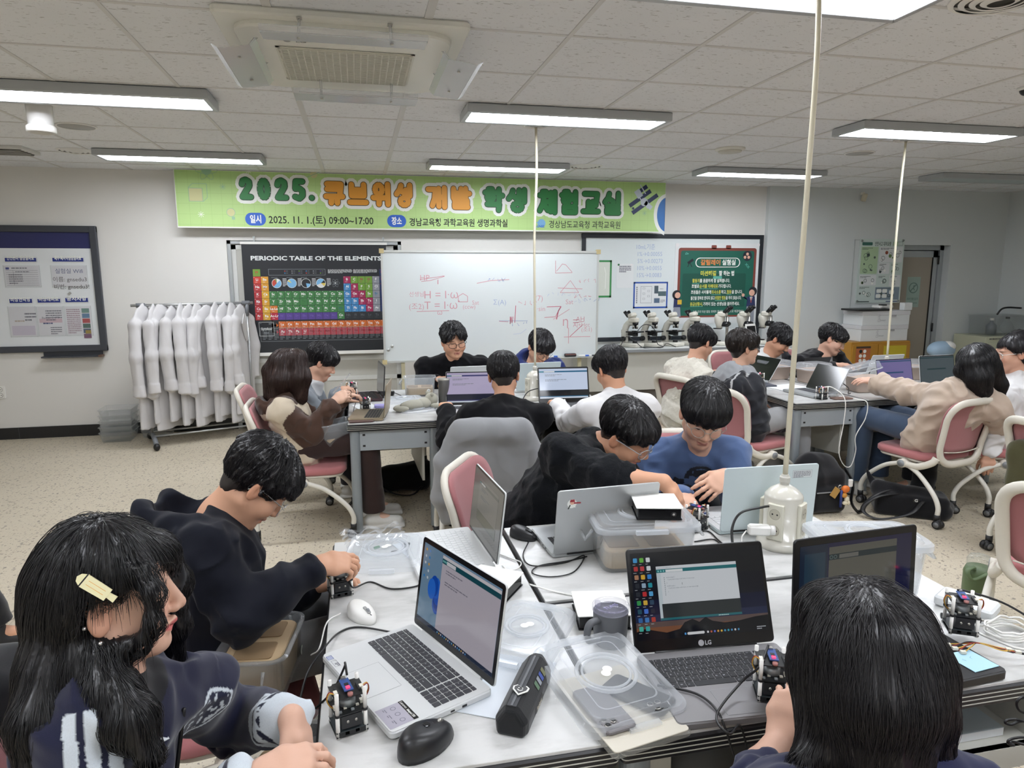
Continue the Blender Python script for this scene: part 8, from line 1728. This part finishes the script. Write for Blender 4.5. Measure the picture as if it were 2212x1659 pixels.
# 2 boy in the black hoodie
H2=W3(554,1044,1.95)
def hood_big(sd,J):
 NB,f,u,r=J['NB'],J['f'],J['u'],J['r'];Rm=np.stack([r,f,u],1)
 sd.chain([NB+f*.05+r*.085-u*.06,NB-f*.03+r*.115-u*.01,NB-f*.13+r*.09+u*.012,NB-f*.185+u*.015,NB-f*.13-r*.09+u*.012,NB-f*.03-r*.115-u*.01,NB+f*.05-r*.085-u*.06],[.020,.024,.026,.026,.026,.024,.020],.03);sd.el(NB-f*.11-u*.07,np.array([.120,.075,.075]),Rm,.05);sd.el(NB-f*.10+u*.03,np.array([.075,.065,.05]),Rm,.02,'s')
person('boy in a black hoodie and thin silver glasses bending over a small satellite kit',H2,72,48,-4,(-.46,1.98,.55),78,top_basic(NAVY,.026,None,.10,fold=1.2,seed=2,name='hoodie',extra=hood_big),'d2a184',hair_short('131114',1.04,.030,-.006,-.05,.0,2600,1.3,.25,seed=2,top=.006,rad=.0006),.97,.0036,L=dict(W=W3(690,1262,2.03),d=(.9,.0,.15),n=(-.2,.3,.9),curl=.6,sleeve=.9),R_=dict(S=W3(440,1195,1.80),E=W3(520,1330,1.74),W=W3(688,1222,1.86),d=(.88,.30,-.10),n=(-.05,-.45,.85),curl=(.35,.5,.6,.7),sleeve=.94,thumb=.6),sl=0,glasses=('c9cac8',True,.9,.0013),pants='6f7072',lip='b8706a',nb=W3(478,1118,1.95))
# 3 girl seen from behind
def P3(px,py,y,r):return(W3(px,py,y),r)
g3_hair=hair_locks([[P3(1876,1350,.93,.078),P3(1876,1420,.88,.088),P3(1890,1500,.85,.085),P3(1895,1600,.84,.070),P3(1880,1690,.84,.05)],[P3(1800,1330,.95,.055),P3(1790,1440,.93,.055),P3(1800,1540,.90,.050),P3(1790,1610,.88,.040),P3(1740,1640,.87,.018)],[P3(1940,1360,.92,.052),P3(1968,1440,.88,.050),P3(1985,1530,.86,.046),P3(1988,1610,.85,.040),P3(1970,1690,.84,.03)],[P3(1770,1320,1.0,.03),P3(1748,1400,1.0,.022),P3(1752,1480,.97,.016),P3(1765,1560,.94,.014)]],'141215',True,5200,.22,.00055,.03,(.06,-.06,-.3),1.08,1.0,3,.02,.004,.6)
def g3_extra(o,J):
 b=MB();c=[(1716,1350),(1708,1372),(1716,1400),(1735,1412)];b.tube(spline([tuple(W3(x,y,.99))for x,y in((1735,1345),(1716,1352),(1706,1376),(1714,1402),(1736,1414))],5),.0014,M_BLK,6);b.tube([tuple(W3(1706,1376,.99)),tuple(W3(1745,1388,.97)),tuple(W3(1800,1400,.93))],.0014,M_BLK,6);b.build('glasses',o)
person('girl with shoulder-length straight black hair in navy, seen from behind in the foreground',W3(1882,1470,.90),-18,18,0,(.98,.66,.55),-14,top_basic(fabric('knit_navy','1d2140',800,.3),.02,'crew',.08,seed=3,name='sweater'),'d5ab95',g3_hair,.97,.0042,L=dict(S=W3(1705,1750,.86),E=W3(1605,1730,.98),W=W3(1690,1590,1.08),d=(.55,.45,.75),n=(-.5,-.6,.3),curl=(.5,.6,.7,.8),sleeve=.55,thumb=.4),R_=dict(S=W3(2070,1740,.82),E=W3(2090,1840,.98),W=W3(1960,1610,1.10),sleeve=.9),pants='26262a',hx=g3_extra)
# 4 boy in the black fleece, reaching across
person('boy in a black fleece with clear-framed glasses reaching across the table to a kit',W3(1352,938,2.48),128,30,-10,(.84,2.68,.56),118,top_basic(FLEECE,.034,'high',.08,fold=1.5,seed=4,name='fleece_jacket',belly=.03,fuzz=.0012),'cf9c7e',hair_short('141214',1.0,.040,.012,-.015,.0,2200,.9,.2,seed=4,rad=.0006),1.06,.0042,R_=dict(S=W3(1218,985,2.46),E=W3(1318,1036,2.26),W=W3(1432,1040,2.14),d=(.62,-.15,-.72),n=(.55,-.45,.55),curl=(.35,.5,.55,.6),sleeve=.42,thumb=.7),L=dict(S=W3(1330,1000,2.62),W=W3(1440,1085,2.34),d=(.6,-.4,-.5),curl=.6),glasses=('cfd0d2',True,.5,.0020),bw=1.08,fat=1.10,pants='1f1f22',nb=W3(1290,968,2.56))
# 5 boy in the blue sweatshirt
def blue_cols(vt,J):
 c=np.tile(C4('566b93'),(len(vt),1));q=vt-J['C'];x,y,z=q@J['r'],q@J['f'],q@J['u'];P=np.stack([x,z,x*0],1).astype(np.float32);n=noise3(P,24,4)+.5*noise3(P,60,2)
 z=z-.10;m=(y>.02)&(np.abs(x)<.14)&(z<.05)&(z>-.20)&(n>.05)&(np.hypot(x/.14,(z+.09)/.13)<1);c[m]=C4('1b1e2a');d=np.hypot(x-.0,(z-.0)*1.1);c[(y>.02)&(np.abs(np.hypot(x/.055,(z-.005)/.05)-1)<.18)&(z>.0)]=C4('1b1e2a');return c
person('boy with round glasses in a blue sweatshirt with a black print',W3(1519,898,2.52),196,26,6,(1.52,2.92,.56),190,top_basic(fabric_col('panelled_sweat'),.022,'crew',.08,col=blue_cols,fold=1.0,seed=5,name='sweatshirt'),'d8ab92',hair_short('131214',1.10,.014,-.016,-.04,.0,2600,.8,.3,seed=5,top=.006,rad=.0006),1.05,.0040,L=dict(S=W3(1580,985,2.55),E=W3(1600,1100,2.45),W=W3(1572,1028,2.34),d=(-.78,-.25,-.30),n=(.05,-.75,.65),curl=(.25,.30,.33,.35),sleeve=.9,spread=.14),R_=dict(W=(1.20,2.36,.79),d=(-.2,-.7,-.3),curl=.6),glasses=('b9b6ae',True,.8,.0014),pants='3a3b3e')
# 6 girl in the brown and cream hoodie
def raglan(vt,J):
 c=np.tile(C4('d3c5ae'),(len(vt),1));br=C4('4f3a30')
 for nm in 'LR':
  S,E,W=J['S'][nm],J['arms'][nm]['E'],J['arms'][nm]['W']
  for a,b in((S,E),(E,W)):
   ba=b-a;t=np.clip((vt-a)@ba/(ba@ba),0,1);d=np.linalg.norm(vt-a-t[:,None]*ba,axis=1);c[d<.074+.03*t]=br
 q=vt-J['NB'];c[(q@J['u']>-.085)&(np.linalg.norm(q,axis=1)<.19)]=br;return c
def P6(px,py,y,r):return(W3(px,py,y),r)
g6_hair=hair_locks([[P6(610,790,4.5,.085),P6(608,820,4.47,.080),P6(604,850,4.47,.070)],[P6(640,775,4.48,.065),P6(648,815,4.45,.060),P6(648,856,4.45,.045)],[P6(630,780,4.66,.06),P6(632,850,4.66,.05)],[P6(585,800,4.5,.05),P6(586,848,4.5,.045)]],'33231f',True,2200,.20,.0011,.03,(.03,-.1,-.3),1.05,.8,6,0,.006,.7)
person('girl with a brown bob in a brown and cream hoodie holding a clear sleeve',W3(624,800,4.52),80,22,0,(-.40,4.50,.55),90,top_basic(fabric_col('panelled_hood'),.030,None,.10,col=raglan,fold=1.2,seed=6,name='hoodie',hood=1.0),'dbb39c',g6_hair,1.0,.006,R_=dict(W=W3(722,868,4.42),E=W3(672,936,4.36),d=(.75,.2,.45),n=(.2,-.5,.6),curl=.6,sleeve=.95),L=dict(W=W3(738,864,4.60),d=(.8,.1,.3),curl=.6),sl=0,pants='352826',shoes='d8d7d2')
tag(MB().push(Matrix.Translation(atY(738,828,4.48))@Ry(R(-48))@Rz(.1)).rbox((0,0,0),(.17,.085,.004),clearmat('sleeve_clear','eef3f6',.3,.05),.01,.001).build('plastic_sleeve'),'clear plastic sleeve held up by the brown hoodie girl','sleeve')
# 7 boy in grey
def greyz(vt,J):c=np.tile(C4('8b9299'),(len(vt),1));q=vt-J['NB'];c[(q@J['u']>-.06)&(np.linalg.norm(q,axis=1)<.11)]=C4('cfd1d3');return c
person('boy in a grey zip top looking down, behind the girl in the brown hoodie',W3(694,783,5.05),84,26,0,(-.56,5.16,.55),90,top_basic(fabric_col('panelled_zip'),.024,'high',.08,col=greyz,seed=7,name='zip_top'),'d9ab92',hair_short('161316',1.08,.010,-.010,-.05,0,1400,1.0,.3,seed=7,rad=.0010),1.02,.006,R_=dict(W=W3(728,846,4.96),d=(.8,.2,.2),curl=.6),L=dict(W=W3(736,842,5.12),d=(.8,-.3,.2),curl=.6),sl=0,pants='232326',shoes='d8d7d2')
kit('small satellite kit in the hands of the boy in the grey zip top',*atY(760,852,5.02),R(20),1.0)
# 8, 9 behind the middle table
person('student in a black sweater with half-rimmed glasses smiling in front of the whiteboard',W3(980,737,5.62),172,8,-4,(.80,5.98,.56),180,top_basic(BLACKK,.030,'crew',.08,seed=8,name='sweater',belly=.02),'d3a285',hair_short('131215',1.05,.030,-.002,-.05,.0,1200,1.5,.5,seed=8,fr_gap=.005,rad=.0010,top=.008),1.14,.006,glasses=('2c2b2d',False,.5,.0020),eyes='smile',fat=1.12,bw=1.16,R_=dict(W=(.60,5.45,.79)),L=dict(W=(1.02,5.45,.79)))
person('student in a blue hoodie with thin glasses looking down beside the outlet post',W3(1166,752,5.55),166,30,8,(1.55,5.98,.56),182,top_basic(BHOOD,.026,None,.08,seed=9,name='hoodie',hood=1.05),'d6a88c',hair_short('151317',1.12,.004,-.02,-.05,0,1200,.9,.3,seed=9,rad=.0010),1.10,.006,glasses=('5a5a5c',True,.6,.0016),R_=dict(W=(1.36,5.42,.79)),L=dict(W=(1.74,5.42,.79)))
# 10, 11 from behind
person('student in a black sweater seen from behind, in front of the hoodie-draped chair',W3(1088,812,3.98),14,18,4,(.78,3.68,.56),4,top_basic(BLACKK,.026,'crew',.08,seed=10,name='sweater'),'d2a083',hair_short('131114',1.02,.02,-.02,-.058,0,1500,1.0,.3,seed=10,rad=.0009),1.06,.006,bw=1.08,R_=dict(W=(.96,4.30,.79)),L=dict(W=(.52,4.30,.79)),glasses=('2c2b2d',True,.5,.0016),sl=0)
person('student in a white shirt seen from behind, right of the bright laptop',W3(1320,798,3.86),-12,20,3,(1.47,3.58,.56),-4,top_basic(TSHIRT,.024,'crew',.08,seed=11,name='shirt',fold=.9),'cf9b7c',hair_short('141215',1.03,.02,-.02,-.052,0,1500,.9,.3,seed=11,rad=.0009),1.04,.006,sl=0,R_=dict(W=(1.66,4.25,.79)),L=dict(W=(1.24,4.25,.79)))
# 12, 13 left side of the right table
person('student in a thick white fleece jacket, turned away behind the grey hood',W3(1514,742,5.0),72,24,4,(2.52,5.06,.56),80,top_basic(CREAMF,.036,'shawl',.08,seed=12,name='fleece_jacket',fuzz=.003),'d3a287',hair_short('131215',1.06,.012,-.012,-.05,0,1300,.9,.3,seed=12,rad=.0010),1.08,.006,sl=0,R_=dict(W=(2.86,4.98,.80)),L=dict(W=(2.86,5.22,.80)))
def jacket13(vt,J):
 c=np.tile(C4('24262c'),(len(vt),1));q=vt-J['NB'];z,x,y=q@J['u'],q@J['r'],q@J['f'];c[(z>-.10)&(np.linalg.norm(q,axis=1)<.225)&(np.abs(x)<.15)]=C4('9a9da0');c[(y<-.02)&(np.abs(np.abs(x)-.155)<.006)&(z<-.06)]=C4('b9bbbc');return c
person('student with black-framed glasses in a dark jacket over a grey hood',W3(1606,752,4.58),92,-2,0,(2.72,4.44,.56),74,top_basic(fabric_col('panelled_jacket',.7),.034,None,.10,col=jacket13,seed=13,name='jacket',hood=1.15),'d6ab92',hair_short('1f1815',1.06,.012,-.012,-.05,0,1500,.9,.35,seed=13,rad=.0009),1.06,.006,glasses=('151517',True,.1,.0026),eyes='open',R_=dict(S=W3(1592,838,4.40),E=W3(1628,898,4.36),W=W3(1690,918,4.42),d=(.8,0,-.2)),L=dict(W=(2.90,4.60,.66),d=(.8,0,-.2)),sl=0,pants='9a9b9c',shoes='6d6b69')
# 14, 15 behind the right table
def collar14(vt,J):c=np.tile(C4('191a22'),(len(vt),1));q=vt-J['NB'];z,x,y=q@J['u'],q@J['r'],q@J['f'];c[(z>-.055)&(np.linalg.norm(q,axis=1)<.13)]=C4('d6d8d6');c[(y>.03)&(np.abs(x)<.022)&(z>-.16)]=C4('d6d8d6');return c
person('student in a dark sweater with a white shirt collar looking down by the last microscope',W3(1682,735,5.65),136,34,6,(3.78,5.98,.56),176,top_basic(fabric_col('panelled_collar'),.022,'shawl',.08,col=collar14,seed=14,name='sweater'),'cc9a7e',hair_short('121114',1.06,.008,-.014,-.05,0,1200,1.2,.35,seed=14,rad=.0010),1.10,.006,R_=dict(W=(3.62,5.44,.79)),L=dict(W=(3.98,5.44,.79)))
def open15(vt,J):c=np.tile(C4('17171a'),(len(vt),1));q=vt-J['NB'];z,x,y=q@J['u'],q@J['r'],q@J['f'];c[(y>.01)&(np.abs(x)<.075+.10*np.clip(-z-.05,0,.2))]=C4('d2d4d6');c[(y>.05)&(np.abs(x)<.05)&(z<-.26)&(z>-.36)]=C4('1d2440');return c
person('smiling student with gold glasses in an open black jacket over a white T-shirt',W3(1797,735,5.68),132,20,10,(4.48,5.98,.56),172,top_basic(fabric_col('panelled_open'),.028,'crew',.08,col=open15,seed=15,name='jacket'),'d9ab94',hair_short('131215',1.10,.010,-.012,-.045,0,1200,1.4,.45,seed=15,rad=.0010),1.12,.006,glasses=('b59a6a',True,.8,.0014),eyes='smile',fat=1.10,bw=1.08,R_=dict(W=(4.22,5.44,.79)),L=dict(W=(4.62,5.44,.79)))
# 16 girl in the beige jacket
def P16(px,py,y,r):return(W3(px,py,y),r)
g16_hair=hair_locks([[P16(2105,785,3.66,.09),P16(2112,815,3.63,.08),P16(2120,840,3.62,.06)],[P16(2140,790,3.68,.06),P16(2155,830,3.68,.05),P16(2158,868,3.68,.03)],[P16(2080,800,3.7,.05),P16(2082,822,3.72,.03)]],'131215',True,1800,.16,.0011,.03,(.03,-.08,-.3),1.06,.8,16,0,.006,.6)
person('girl with long black hair in a beige wool jacket reaching left across the table',W3(2108,790,3.70),-32,26,6,(3.80,3.86,.56),-12,top_basic(BEIGE,.046,'shawl',.10,seed=16,name='wool_jacket',fold=1.3,cuff=False),'d8ad98',g16_hair,1.08,.006,L=dict(S=W3(2030,862,3.80),E=W3(1965,850,4.02),W=W3(1893,826,4.28),d=(-.80,.5,.12),n=(0,-.3,.9),curl=.35,sleeve=.98),R_=dict(S=W3(2150,880,3.62),E=W3(2160,915,3.70),W=W3(2100,880,4.02)),sl=0,glasses=('d9d4cf',True,.1,.003),pants='3f4d62',shoes='d8d7d2',bw=1.12,nb=W3(2100,832,3.70))
# 17 young woman at the right edge
g17_hair=hair_locks([[P16(2200,735,3.95,.075),P16(2212,760,3.95,.07),P16(2222,785,3.97,.05)],[P16(2228,770,3.98,.04),P16(2236,830,3.98,.035),P16(2238,880,3.98,.02)]],'141216',True,1500,.12,.0010,.03,(.052,.012,-.2),1.0,.6,17,0,.006,.4)
person('young woman with tied-back black hair in a white top at the right edge, in profile',W3(2188,763,3.90),-68,6,0,(4.34,3.86,.56),-62,top_basic(TSHIRT,.024,'crew',.10,seed=17,name='shirt',fold=1.1),'d3a48c',g17_hair,1.06,.006,L=dict(S=W3(2165,862,3.78),E=W3(2150,935,3.72),W=W3(2136,985,3.72),d=(-.12,-.1,-.9),n=(-.6,-.7,0),curl=.5,sleeve=.97),R_=dict(W=(4.20,4.22,.62)),sl=0,glasses=('d8d2cc',True,.1,.002),eyes='open',pants='1b1b1e',shoes='b9b6b0')
# 18 leg of someone standing at the left edge
def leg_only(o,J):pass
person('person in black trousers and black trainers standing at the left edge',(-2.12,3.25,1.56),60,0,0,(-2.02,3.24,.93),60,top_basic(BLACKK,.02,'crew',.08,seed=18,name='sweater'),'d2a083',hair_short('131114',n=0),1.0,.009,knees=dict(L=(-2.06,3.38,.50),R=(-1.70,3.22,.50)),ankles=dict(L=(-2.08,3.38,.085),R=(-1.60,3.22,.095)),R_=dict(W=(-1.96,3.16,.88),E=(-2.02,3.10,1.10)),L=dict(W=(-2.10,3.46,.88),E=(-2.16,3.42,1.10)),pants='19191b',shoes='1c1c1e')
# CLOTH AND BAGS
GREYH=fabric('hoodie_grey','8d8e90',700,.35)
hx_,hy_,yw=.67,3.80,R(3);hf=np.array([math.sin(yw),math.cos(yw),0]);hr=np.array([math.cos(yw),-math.sin(yw),0]);bc=np.array([hx_,hy_,0])-hf*.295;up_=nrm(np.array([0,0,1.0])-hf*.19);fw2=np.cross(up_,hr);Rm=np.stack([hr,fw2,up_],1);BB=lambda x,y,z:bc+hr*x+fw2*y+up_*(z-.66)+np.array([0,0,.66])
s_=SD();s_.bx(BB(0,-.008,.64),(.215,.048,.225),.045,Rm,.03);s_.rc(BB(-.15,-.005,.835),BB(.15,-.005,.835),.056,.056,.05);s_.rc(BB(-.225,-.01,.44),BB(.225,-.01,.42),.045,.045,.05)
s_.chain([BB(-.185,-.0,.80),BB(-.245,-.02,.66),BB(-.262,-.04,.46),BB(-.235,-.05,.34)],[.048,.052,.050,.040],.03);s_.chain([BB(.185,0,.80),BB(.25,.0,.66),BB(.262,-.02,.50)],[.048,.052,.046],.03)
s_.bx(BB(0,.015,.55),(.185,.020,.26),.02,Rm,.01,'s')
soft('hoodie',s_,.006,GREYH,None,lambda P:.010*noise3(P*np.array([16,16,4],np.float32),1.0,4)+folds(.006,8,4)(P));tag(bpy.data.objects['hoodie.002']if 'hoodie.002' in bpy.data.objects and 'label' not in bpy.data.objects['hoodie.002']and bpy.data.objects['hoodie.002'].parent is None else[o for o in bpy.data.objects if o.name.startswith('hoodie')and o.parent is None][-1],'grey hoodie draped over a chair back in the middle','hoodie')
COAT=fabric('coat_white','c9c7c7',900,.15,var=.03);rgc=random.Random(21);PROTO=[]
def coat_mesh(seed):
 s_=SD();q=random.Random(seed)
 s_.rc((0,.0,-.10),(0,.0,-.96-.06*q.random()),.175,.205,.03,'u',(1,0,0),.20);s_.rc((0,-.17,-.09),(0,.17,-.09),.042,.042,.04);s_.rc((0,-.045,-.02),(0,.045,-.02),.035,.035,.03)
 for sg,L in((-1,.60),(1,.58)):
  e1=(.02*q.random(),sg*(.205+.02*q.random()),-.36);e2=(.03-.06*q.random(),sg*(.20+.03*q.random()),-L-.06);s_.chain([(0,sg*.17,-.10),e1,e2],[.055,.055,.050],.03);s_.cc((e2[0],e2[1],e2[2]+.06),(e2[0],e2[1],e2[2]-.03),.054,.060,.008,.01)
 s_.pl((0,0,-.98),(0,0,-1),.01)
 vt,F=polygonize(s_,.0085,lambda P:.014*noise3(P*np.array([10,14,2.6],np.float32),1.0,seed)+.006*noise3(P,(22,30,9),seed+3));return vt,F
ORD='first second third fourth fifth sixth seventh eighth ninth tenth eleventh twelfth thirteenth'.split();ncoat=12
for i in range(ncoat):
 u_=(i+.25)/ncoat;p=RA+(RB-RA)*u_;sd_i=i%4
 if len(PROTO)<=sd_i:
  vt,F=coat_mesh(sd_i+1);t=empty('lab_coat',(0,0,0),0,'','lab coat','white lab coats on the rail');mesh_np('coat',vt,F,[COAT],t)
  b=MB();b.tube(spline([(0,-.16,-.05),(0,0,-.005),(0,.16,-.05)],5),.005,M_BLK if sd_i%2 else M_MET,6).tube(spline([(0,0,-.005),(0,0,.03),(0,.02,.055),(0,.0,.075),(0,-.02,.062)],5),.002,M_MET,6);b.build('hanger',t)
  b=MB();b.add([(.04,-.02,-.03),(.055,-.10,-.12),(.05,-.05,-.24),(.045,-.005,-.30),(.045,.0,-.10)],[(0,1,2,3,4)],COAT).add([(.04,.02,-.03),(.055,.10,-.12),(.05,.05,-.24),(.045,.005,-.30),(.045,.0,-.10)],[(0,4,3,2,1)],COAT);k=b.build('lapel',t);k.modifiers.new('s','SOLIDIFY').thickness=.008
  PROTO.append(t);o=t
 else:o=copy_tree(PROTO[sd_i])
 o['label']=('%s white lab coat from the left end of the garment rail'%ORD[i])if i<ncoat-1 else 'last white lab coat at the right end of the garment rail'
 o.location=(p.x,p.y,RZ_-.075-.0);a=math.atan2(dv.y,dv.x);o.rotation_euler=(0,0,a+R((-38,-24,-46,-30,-20,-42,-35,-52,-28,-44,-30,-38)[i]));sc=(1.10,1.06,1.13,1.04)[i%4];o.scale=(1.0,.96,sc)
BAGM=fabric('bag_black','17171a',500,.3)
def bag(name,label,cat,sd,m,disp=None,h=.007):o=soft(name,sd,h,m,None,disp or folds(.008,8,3));return tag(o,label,cat)
s_=SD();s_.bx((.30,5.18,.075),(.19,.13,.075),.05,None,.03);s_.rc((.14,5.12,.12),(.44,5.14,.15),.07,.08,.05);s_.pl((0,0,.002),(0,0,-1))
o=bag('duffel_bag','black soft bag lying under the left end of the middle table','bag',s_,BAGM);MB().tube(spline([(.12,5.03,.06),(.22,4.97,.02),(.34,4.96,.012),(.42,5.03,.05)],6),.010,M_BLK,6,flat=((0,0,1),.4)).build('strap',o)
s_=SD();s_.bx((3.10,4.06,.15),(.15,.11,.15),.06,None,.03);s_.el((3.08,4.10,.30),(.15,.10,.10),None,.05);s_.bx((3.08,3.97,.10),(.13,.05,.09),.04,None,.03);s_.pl((0,0,.002),(0,0,-1))
bp=bag('backpack','black backpack with orange charms standing by the right table leg','backpack',s_,BAGM)
MB().tube(spline([(3.24,4.0,.30),(3.27,3.95,.20),(3.26,3.94,.08),(3.28,3.90,.02),(3.33,3.92,.006)],6),.014,M_BLK,6,flat=((1,0,0),.3)).build('strap',bp)
MB().box((3.08,3.915,.165),(.22,.006,.006),mat('zip_silver','8d8e90',.4)).build('zip',bp)
b=MB();b.box((3.10,3.905,.165),(.05,.004,.07),mat('charm_tan','b18a4a',.6),Ry(.6)).build('tag_charm',bp);MB().ell((3.175,3.90,.185),(.030,.022,.026),mat('charm_orange','d8722a',.5)).ell((3.165,3.895,.145),(.02,.016,.018),mat('charm_orange2','c98a35',.5)).build('fruit_charm',bp);MB().ell((3.185,3.895,.115),(.017,.014,.02),mat('charm_cream','dcd3bb',.6)).ell((3.175,3.895,.09),(.02,.014,.014),mat('charm_cream')).ell((3.20,3.895,.09),(.012,.012,.016),mat('charm_cream')).build('doll_charm',bp);MB().cyl((3.145,3.90,.18),(3.145,3.90,.06),.009,mat('charm_blue','2b3a78',.6),8).build('tassel',bp);MB().tube([(3.13+.012*math.cos(a*.9),3.90,.205+.012*math.sin(a*.9))for a in range(8)],.003,M_MET,6,closed=True).build('ring',bp);MB().rbox((3.235,3.93,.215),(.03,.02,.05),M_WHT,.008,.003).build('clip',bp)
s_=SD();aT=R(-35);tx=np.array([math.cos(aT),math.sin(aT),0]);ty=np.array([-math.sin(aT),math.cos(aT),0]);tc=np.array([3.64,3.84,0]);RT=np.stack([tx,ty,[0,0,1]],1)
s_.bx(tc+[0,0,.075],(.22,.115,.075),.03,RT,.03);s_.rc(tc-tx*.20+[0,0,.17],tc+tx*.10+[0,0,.13],.045,.05,.06,'u');s_.rc(tc+tx*.20-ty*.07+[0,0,.05],tc+tx*.24+ty*.08+[0,0,.05],.04,.04,.03);s_.rc(tc-tx*.22+ty*.03+[0,0,.16],tc-tx*.27+ty*.06+[0,0,.26],.028,.012,.03,'u',ty,.5);s_.pl((0,0,.002),(0,0,-1))
tb=bag('tote_bag','black tote bag slumped on the floor by the beige jacket girl\'s chair','bag',s_,BAGM)
for k_,(y0,y1)in enumerate(((.10,-.02),(-.06,-.10))):MB().tube(spline([tuple(tc-tx*.06-ty*.06*k_+[0,0,.185-.03*k_]),tuple(tc-tx*.22-ty*(.12+.05*k_)+[0,0,.14]),tuple(tc-tx*.30-ty*(.20)+[0,0,.05]),tuple(tc-tx*.20-ty*.24+[0,0,.012]),tuple(tc-tx*.02-ty*.20+[0,0,.06]),tuple(tc+tx*.06-ty*.118+[0,0,.13])],7),.016,mat('strap_black','202022',.45),6,flat=((0,0,1),.25)).build('strap',tb)
MB().push(Matrix.Translation(tuple(tc+tx*.02-ty*.117+np.array([0,0,.13])))@Rz(aT)@Rx(PI/2)).rr(-.018,-.014,.018,.014,.004,M_BLK,.002).text('G',0,-.010,.028,M_BW,.0028,'c',.02).build('logo',tb)
s_=SD();s_.bx((-.82,1.56,.62),(.10,.10,.22),.06,None,.03);s_.bx((-.90,1.54,.54),(.05,.08,.11),.04,None,.03)
o=bag('backpack','black backpack with a grey ribbed edge at the lower left corner','backpack',s_,BAGM,h=.008);b=MB();[b.tube([(-.722,1.50+.014*i,.46),(-.716,1.50+.014*i,.62),(-.728,1.50+.014*i,.78)],.005,mat('rib_grey','a9a69c',.7),5)for i in range(5)];b.build('ribbed_edge',o);MB().tube([(-.79+.014*math.cos(a),1.47,.85+.014*math.sin(a))for a in[2*PI*j/14 for j in range(14)]],.003,M_BLK,6,closed=True).build('zip_ring',o)
t=empty('basket',(3.36,6.80,0),.1,'red plastic basket of small packets on the floor by the counter','basket');MR=mat('basket_red','b02f2c',.45);b=MB();b.shell(.30,.22,.34,.26,.14,.006,MR,.02,lip=.008);b.build('basket_body',t)
for i,(x,y,z,h_)in enumerate(((-.08,.02,.13,'b9b86a'),(.02,-.03,.14,'c87a35'),(.09,.03,.13,'6f9a8a'),(-.02,.06,.15,'d8d6c8'))):MB().rbox((x,y,z),(.10,.06,.035),mat('packet_'+h_,h_,.5),.01,.006,Ry(.2*(i-1))).build('packet',t)
t=empty('flask',(2.90,2.60,0),0,'green flask with a clear lid and carry loop on the floor at the right','flask');MGF=mat('flask_green','5f7350',.5);MB().lathe([(.055,0),(.062,.006),(.064,.20),(.055,.225)],MGF,28).build('flask_body',t);MB().lathe([(.052,.222),(.054,.262),(.045,.28),(.0,.285)],clearmat('flask_lid','d5dcd8',.4,.05),24,cap=False).build('flask_lid',t);MB().tube(spline([(-.05,-.02,.235),(-.10,-.03,.225),(-.085,-.05,.19),(-.02,-.062,.215),(.05,-.04,.225)],5),.012,MGF,6,flat=((0,0,1),.5)).build('carry_loop',t)
OLV=fabric('olive_cloth','4c4a30',500,.35);s_=SD();s_.bx((3.68,2.94,.48),(.10,.20,.22),.06,None,.03);s_.rc((3.65,2.80,.62),(3.65,3.08,.62),.07,.07,.04)
bag('coat','olive green coat over a chair at the right edge, mostly outside the photo','coat',s_,OLV,h=.009);chair(3.92,2.94,90,'chair under the olive green coat at the right edge')
PGR=fabric('jacket_palegrey','b2b4b8',700,.25);s_=SD();s_.bx((4.56,3.70,.55),(.13,.08,.22),.05,None,.03);s_.rc((4.50,3.68,.40),(4.60,3.66,.32),.09,.05,.04)
o=bag('jacket','pale grey jacket with a white tag hanging on the chair at the right edge','jacket',s_,PGR,h=.008);MB().box((4.47,3.60,.60),(.045,.004,.085),M_WHT,Rz(.4)).build('tag',o)
s_=SD();s_.rc((1.42,.78,.52),(1.60,.70,.60),.11,.13,.05);s_.bx((1.56,.66,.50),(.15,.12,.18),.05,None,.04)
o=bag('coat','navy coat with dark brown fur trim at the bottom right corner','coat',s_,fabric('coat_navy','23253a',700,.3),h=.008);s_=SD();s_.chain([(1.36,.86,.48),(1.40,.88,.60),(1.47,.86,.68),(1.56,.82,.70)],[.035,.040,.040,.035],.03);soft('fur_trim',s_,.007,fabric('fur_brown','2a201b',200,.7,fuzz=110),o,lambda P:.010*noise3(P,70,3));chair(1.56,.62,20,'chair under the navy coat at the bottom right corner')
b=MB();pts=[]
for(px,py)in((2212,1543),(2196,1508),(2200,1520)):pass
P_=lambda px,py,y=.98:tuple(atY(px,py,y));b.tube(spline([P_(2235,1545),P_(2205,1537),P_(2196,1520),P_(2205,1507),P_(2222,1507),P_(2238,1530),P_(2222,1558),P_(2195,1554),P_(2175,1556),P_(2172,1562),P_(2185,1565),P_(2205,1558),P_(2230,1562),P_(2225,1590),P_(2200,1593),P_(2180,1598),P_(2178,1606),P_(2190,1610),P_(2212,1608),tuple(V((1.47,.86,.68)))],6),.0026,M_BLK,6);tag(b.build('coiled_cord'),'black curly cord dangling over the navy coat at the bottom right','cord')
bpy.context.view_layer.update()
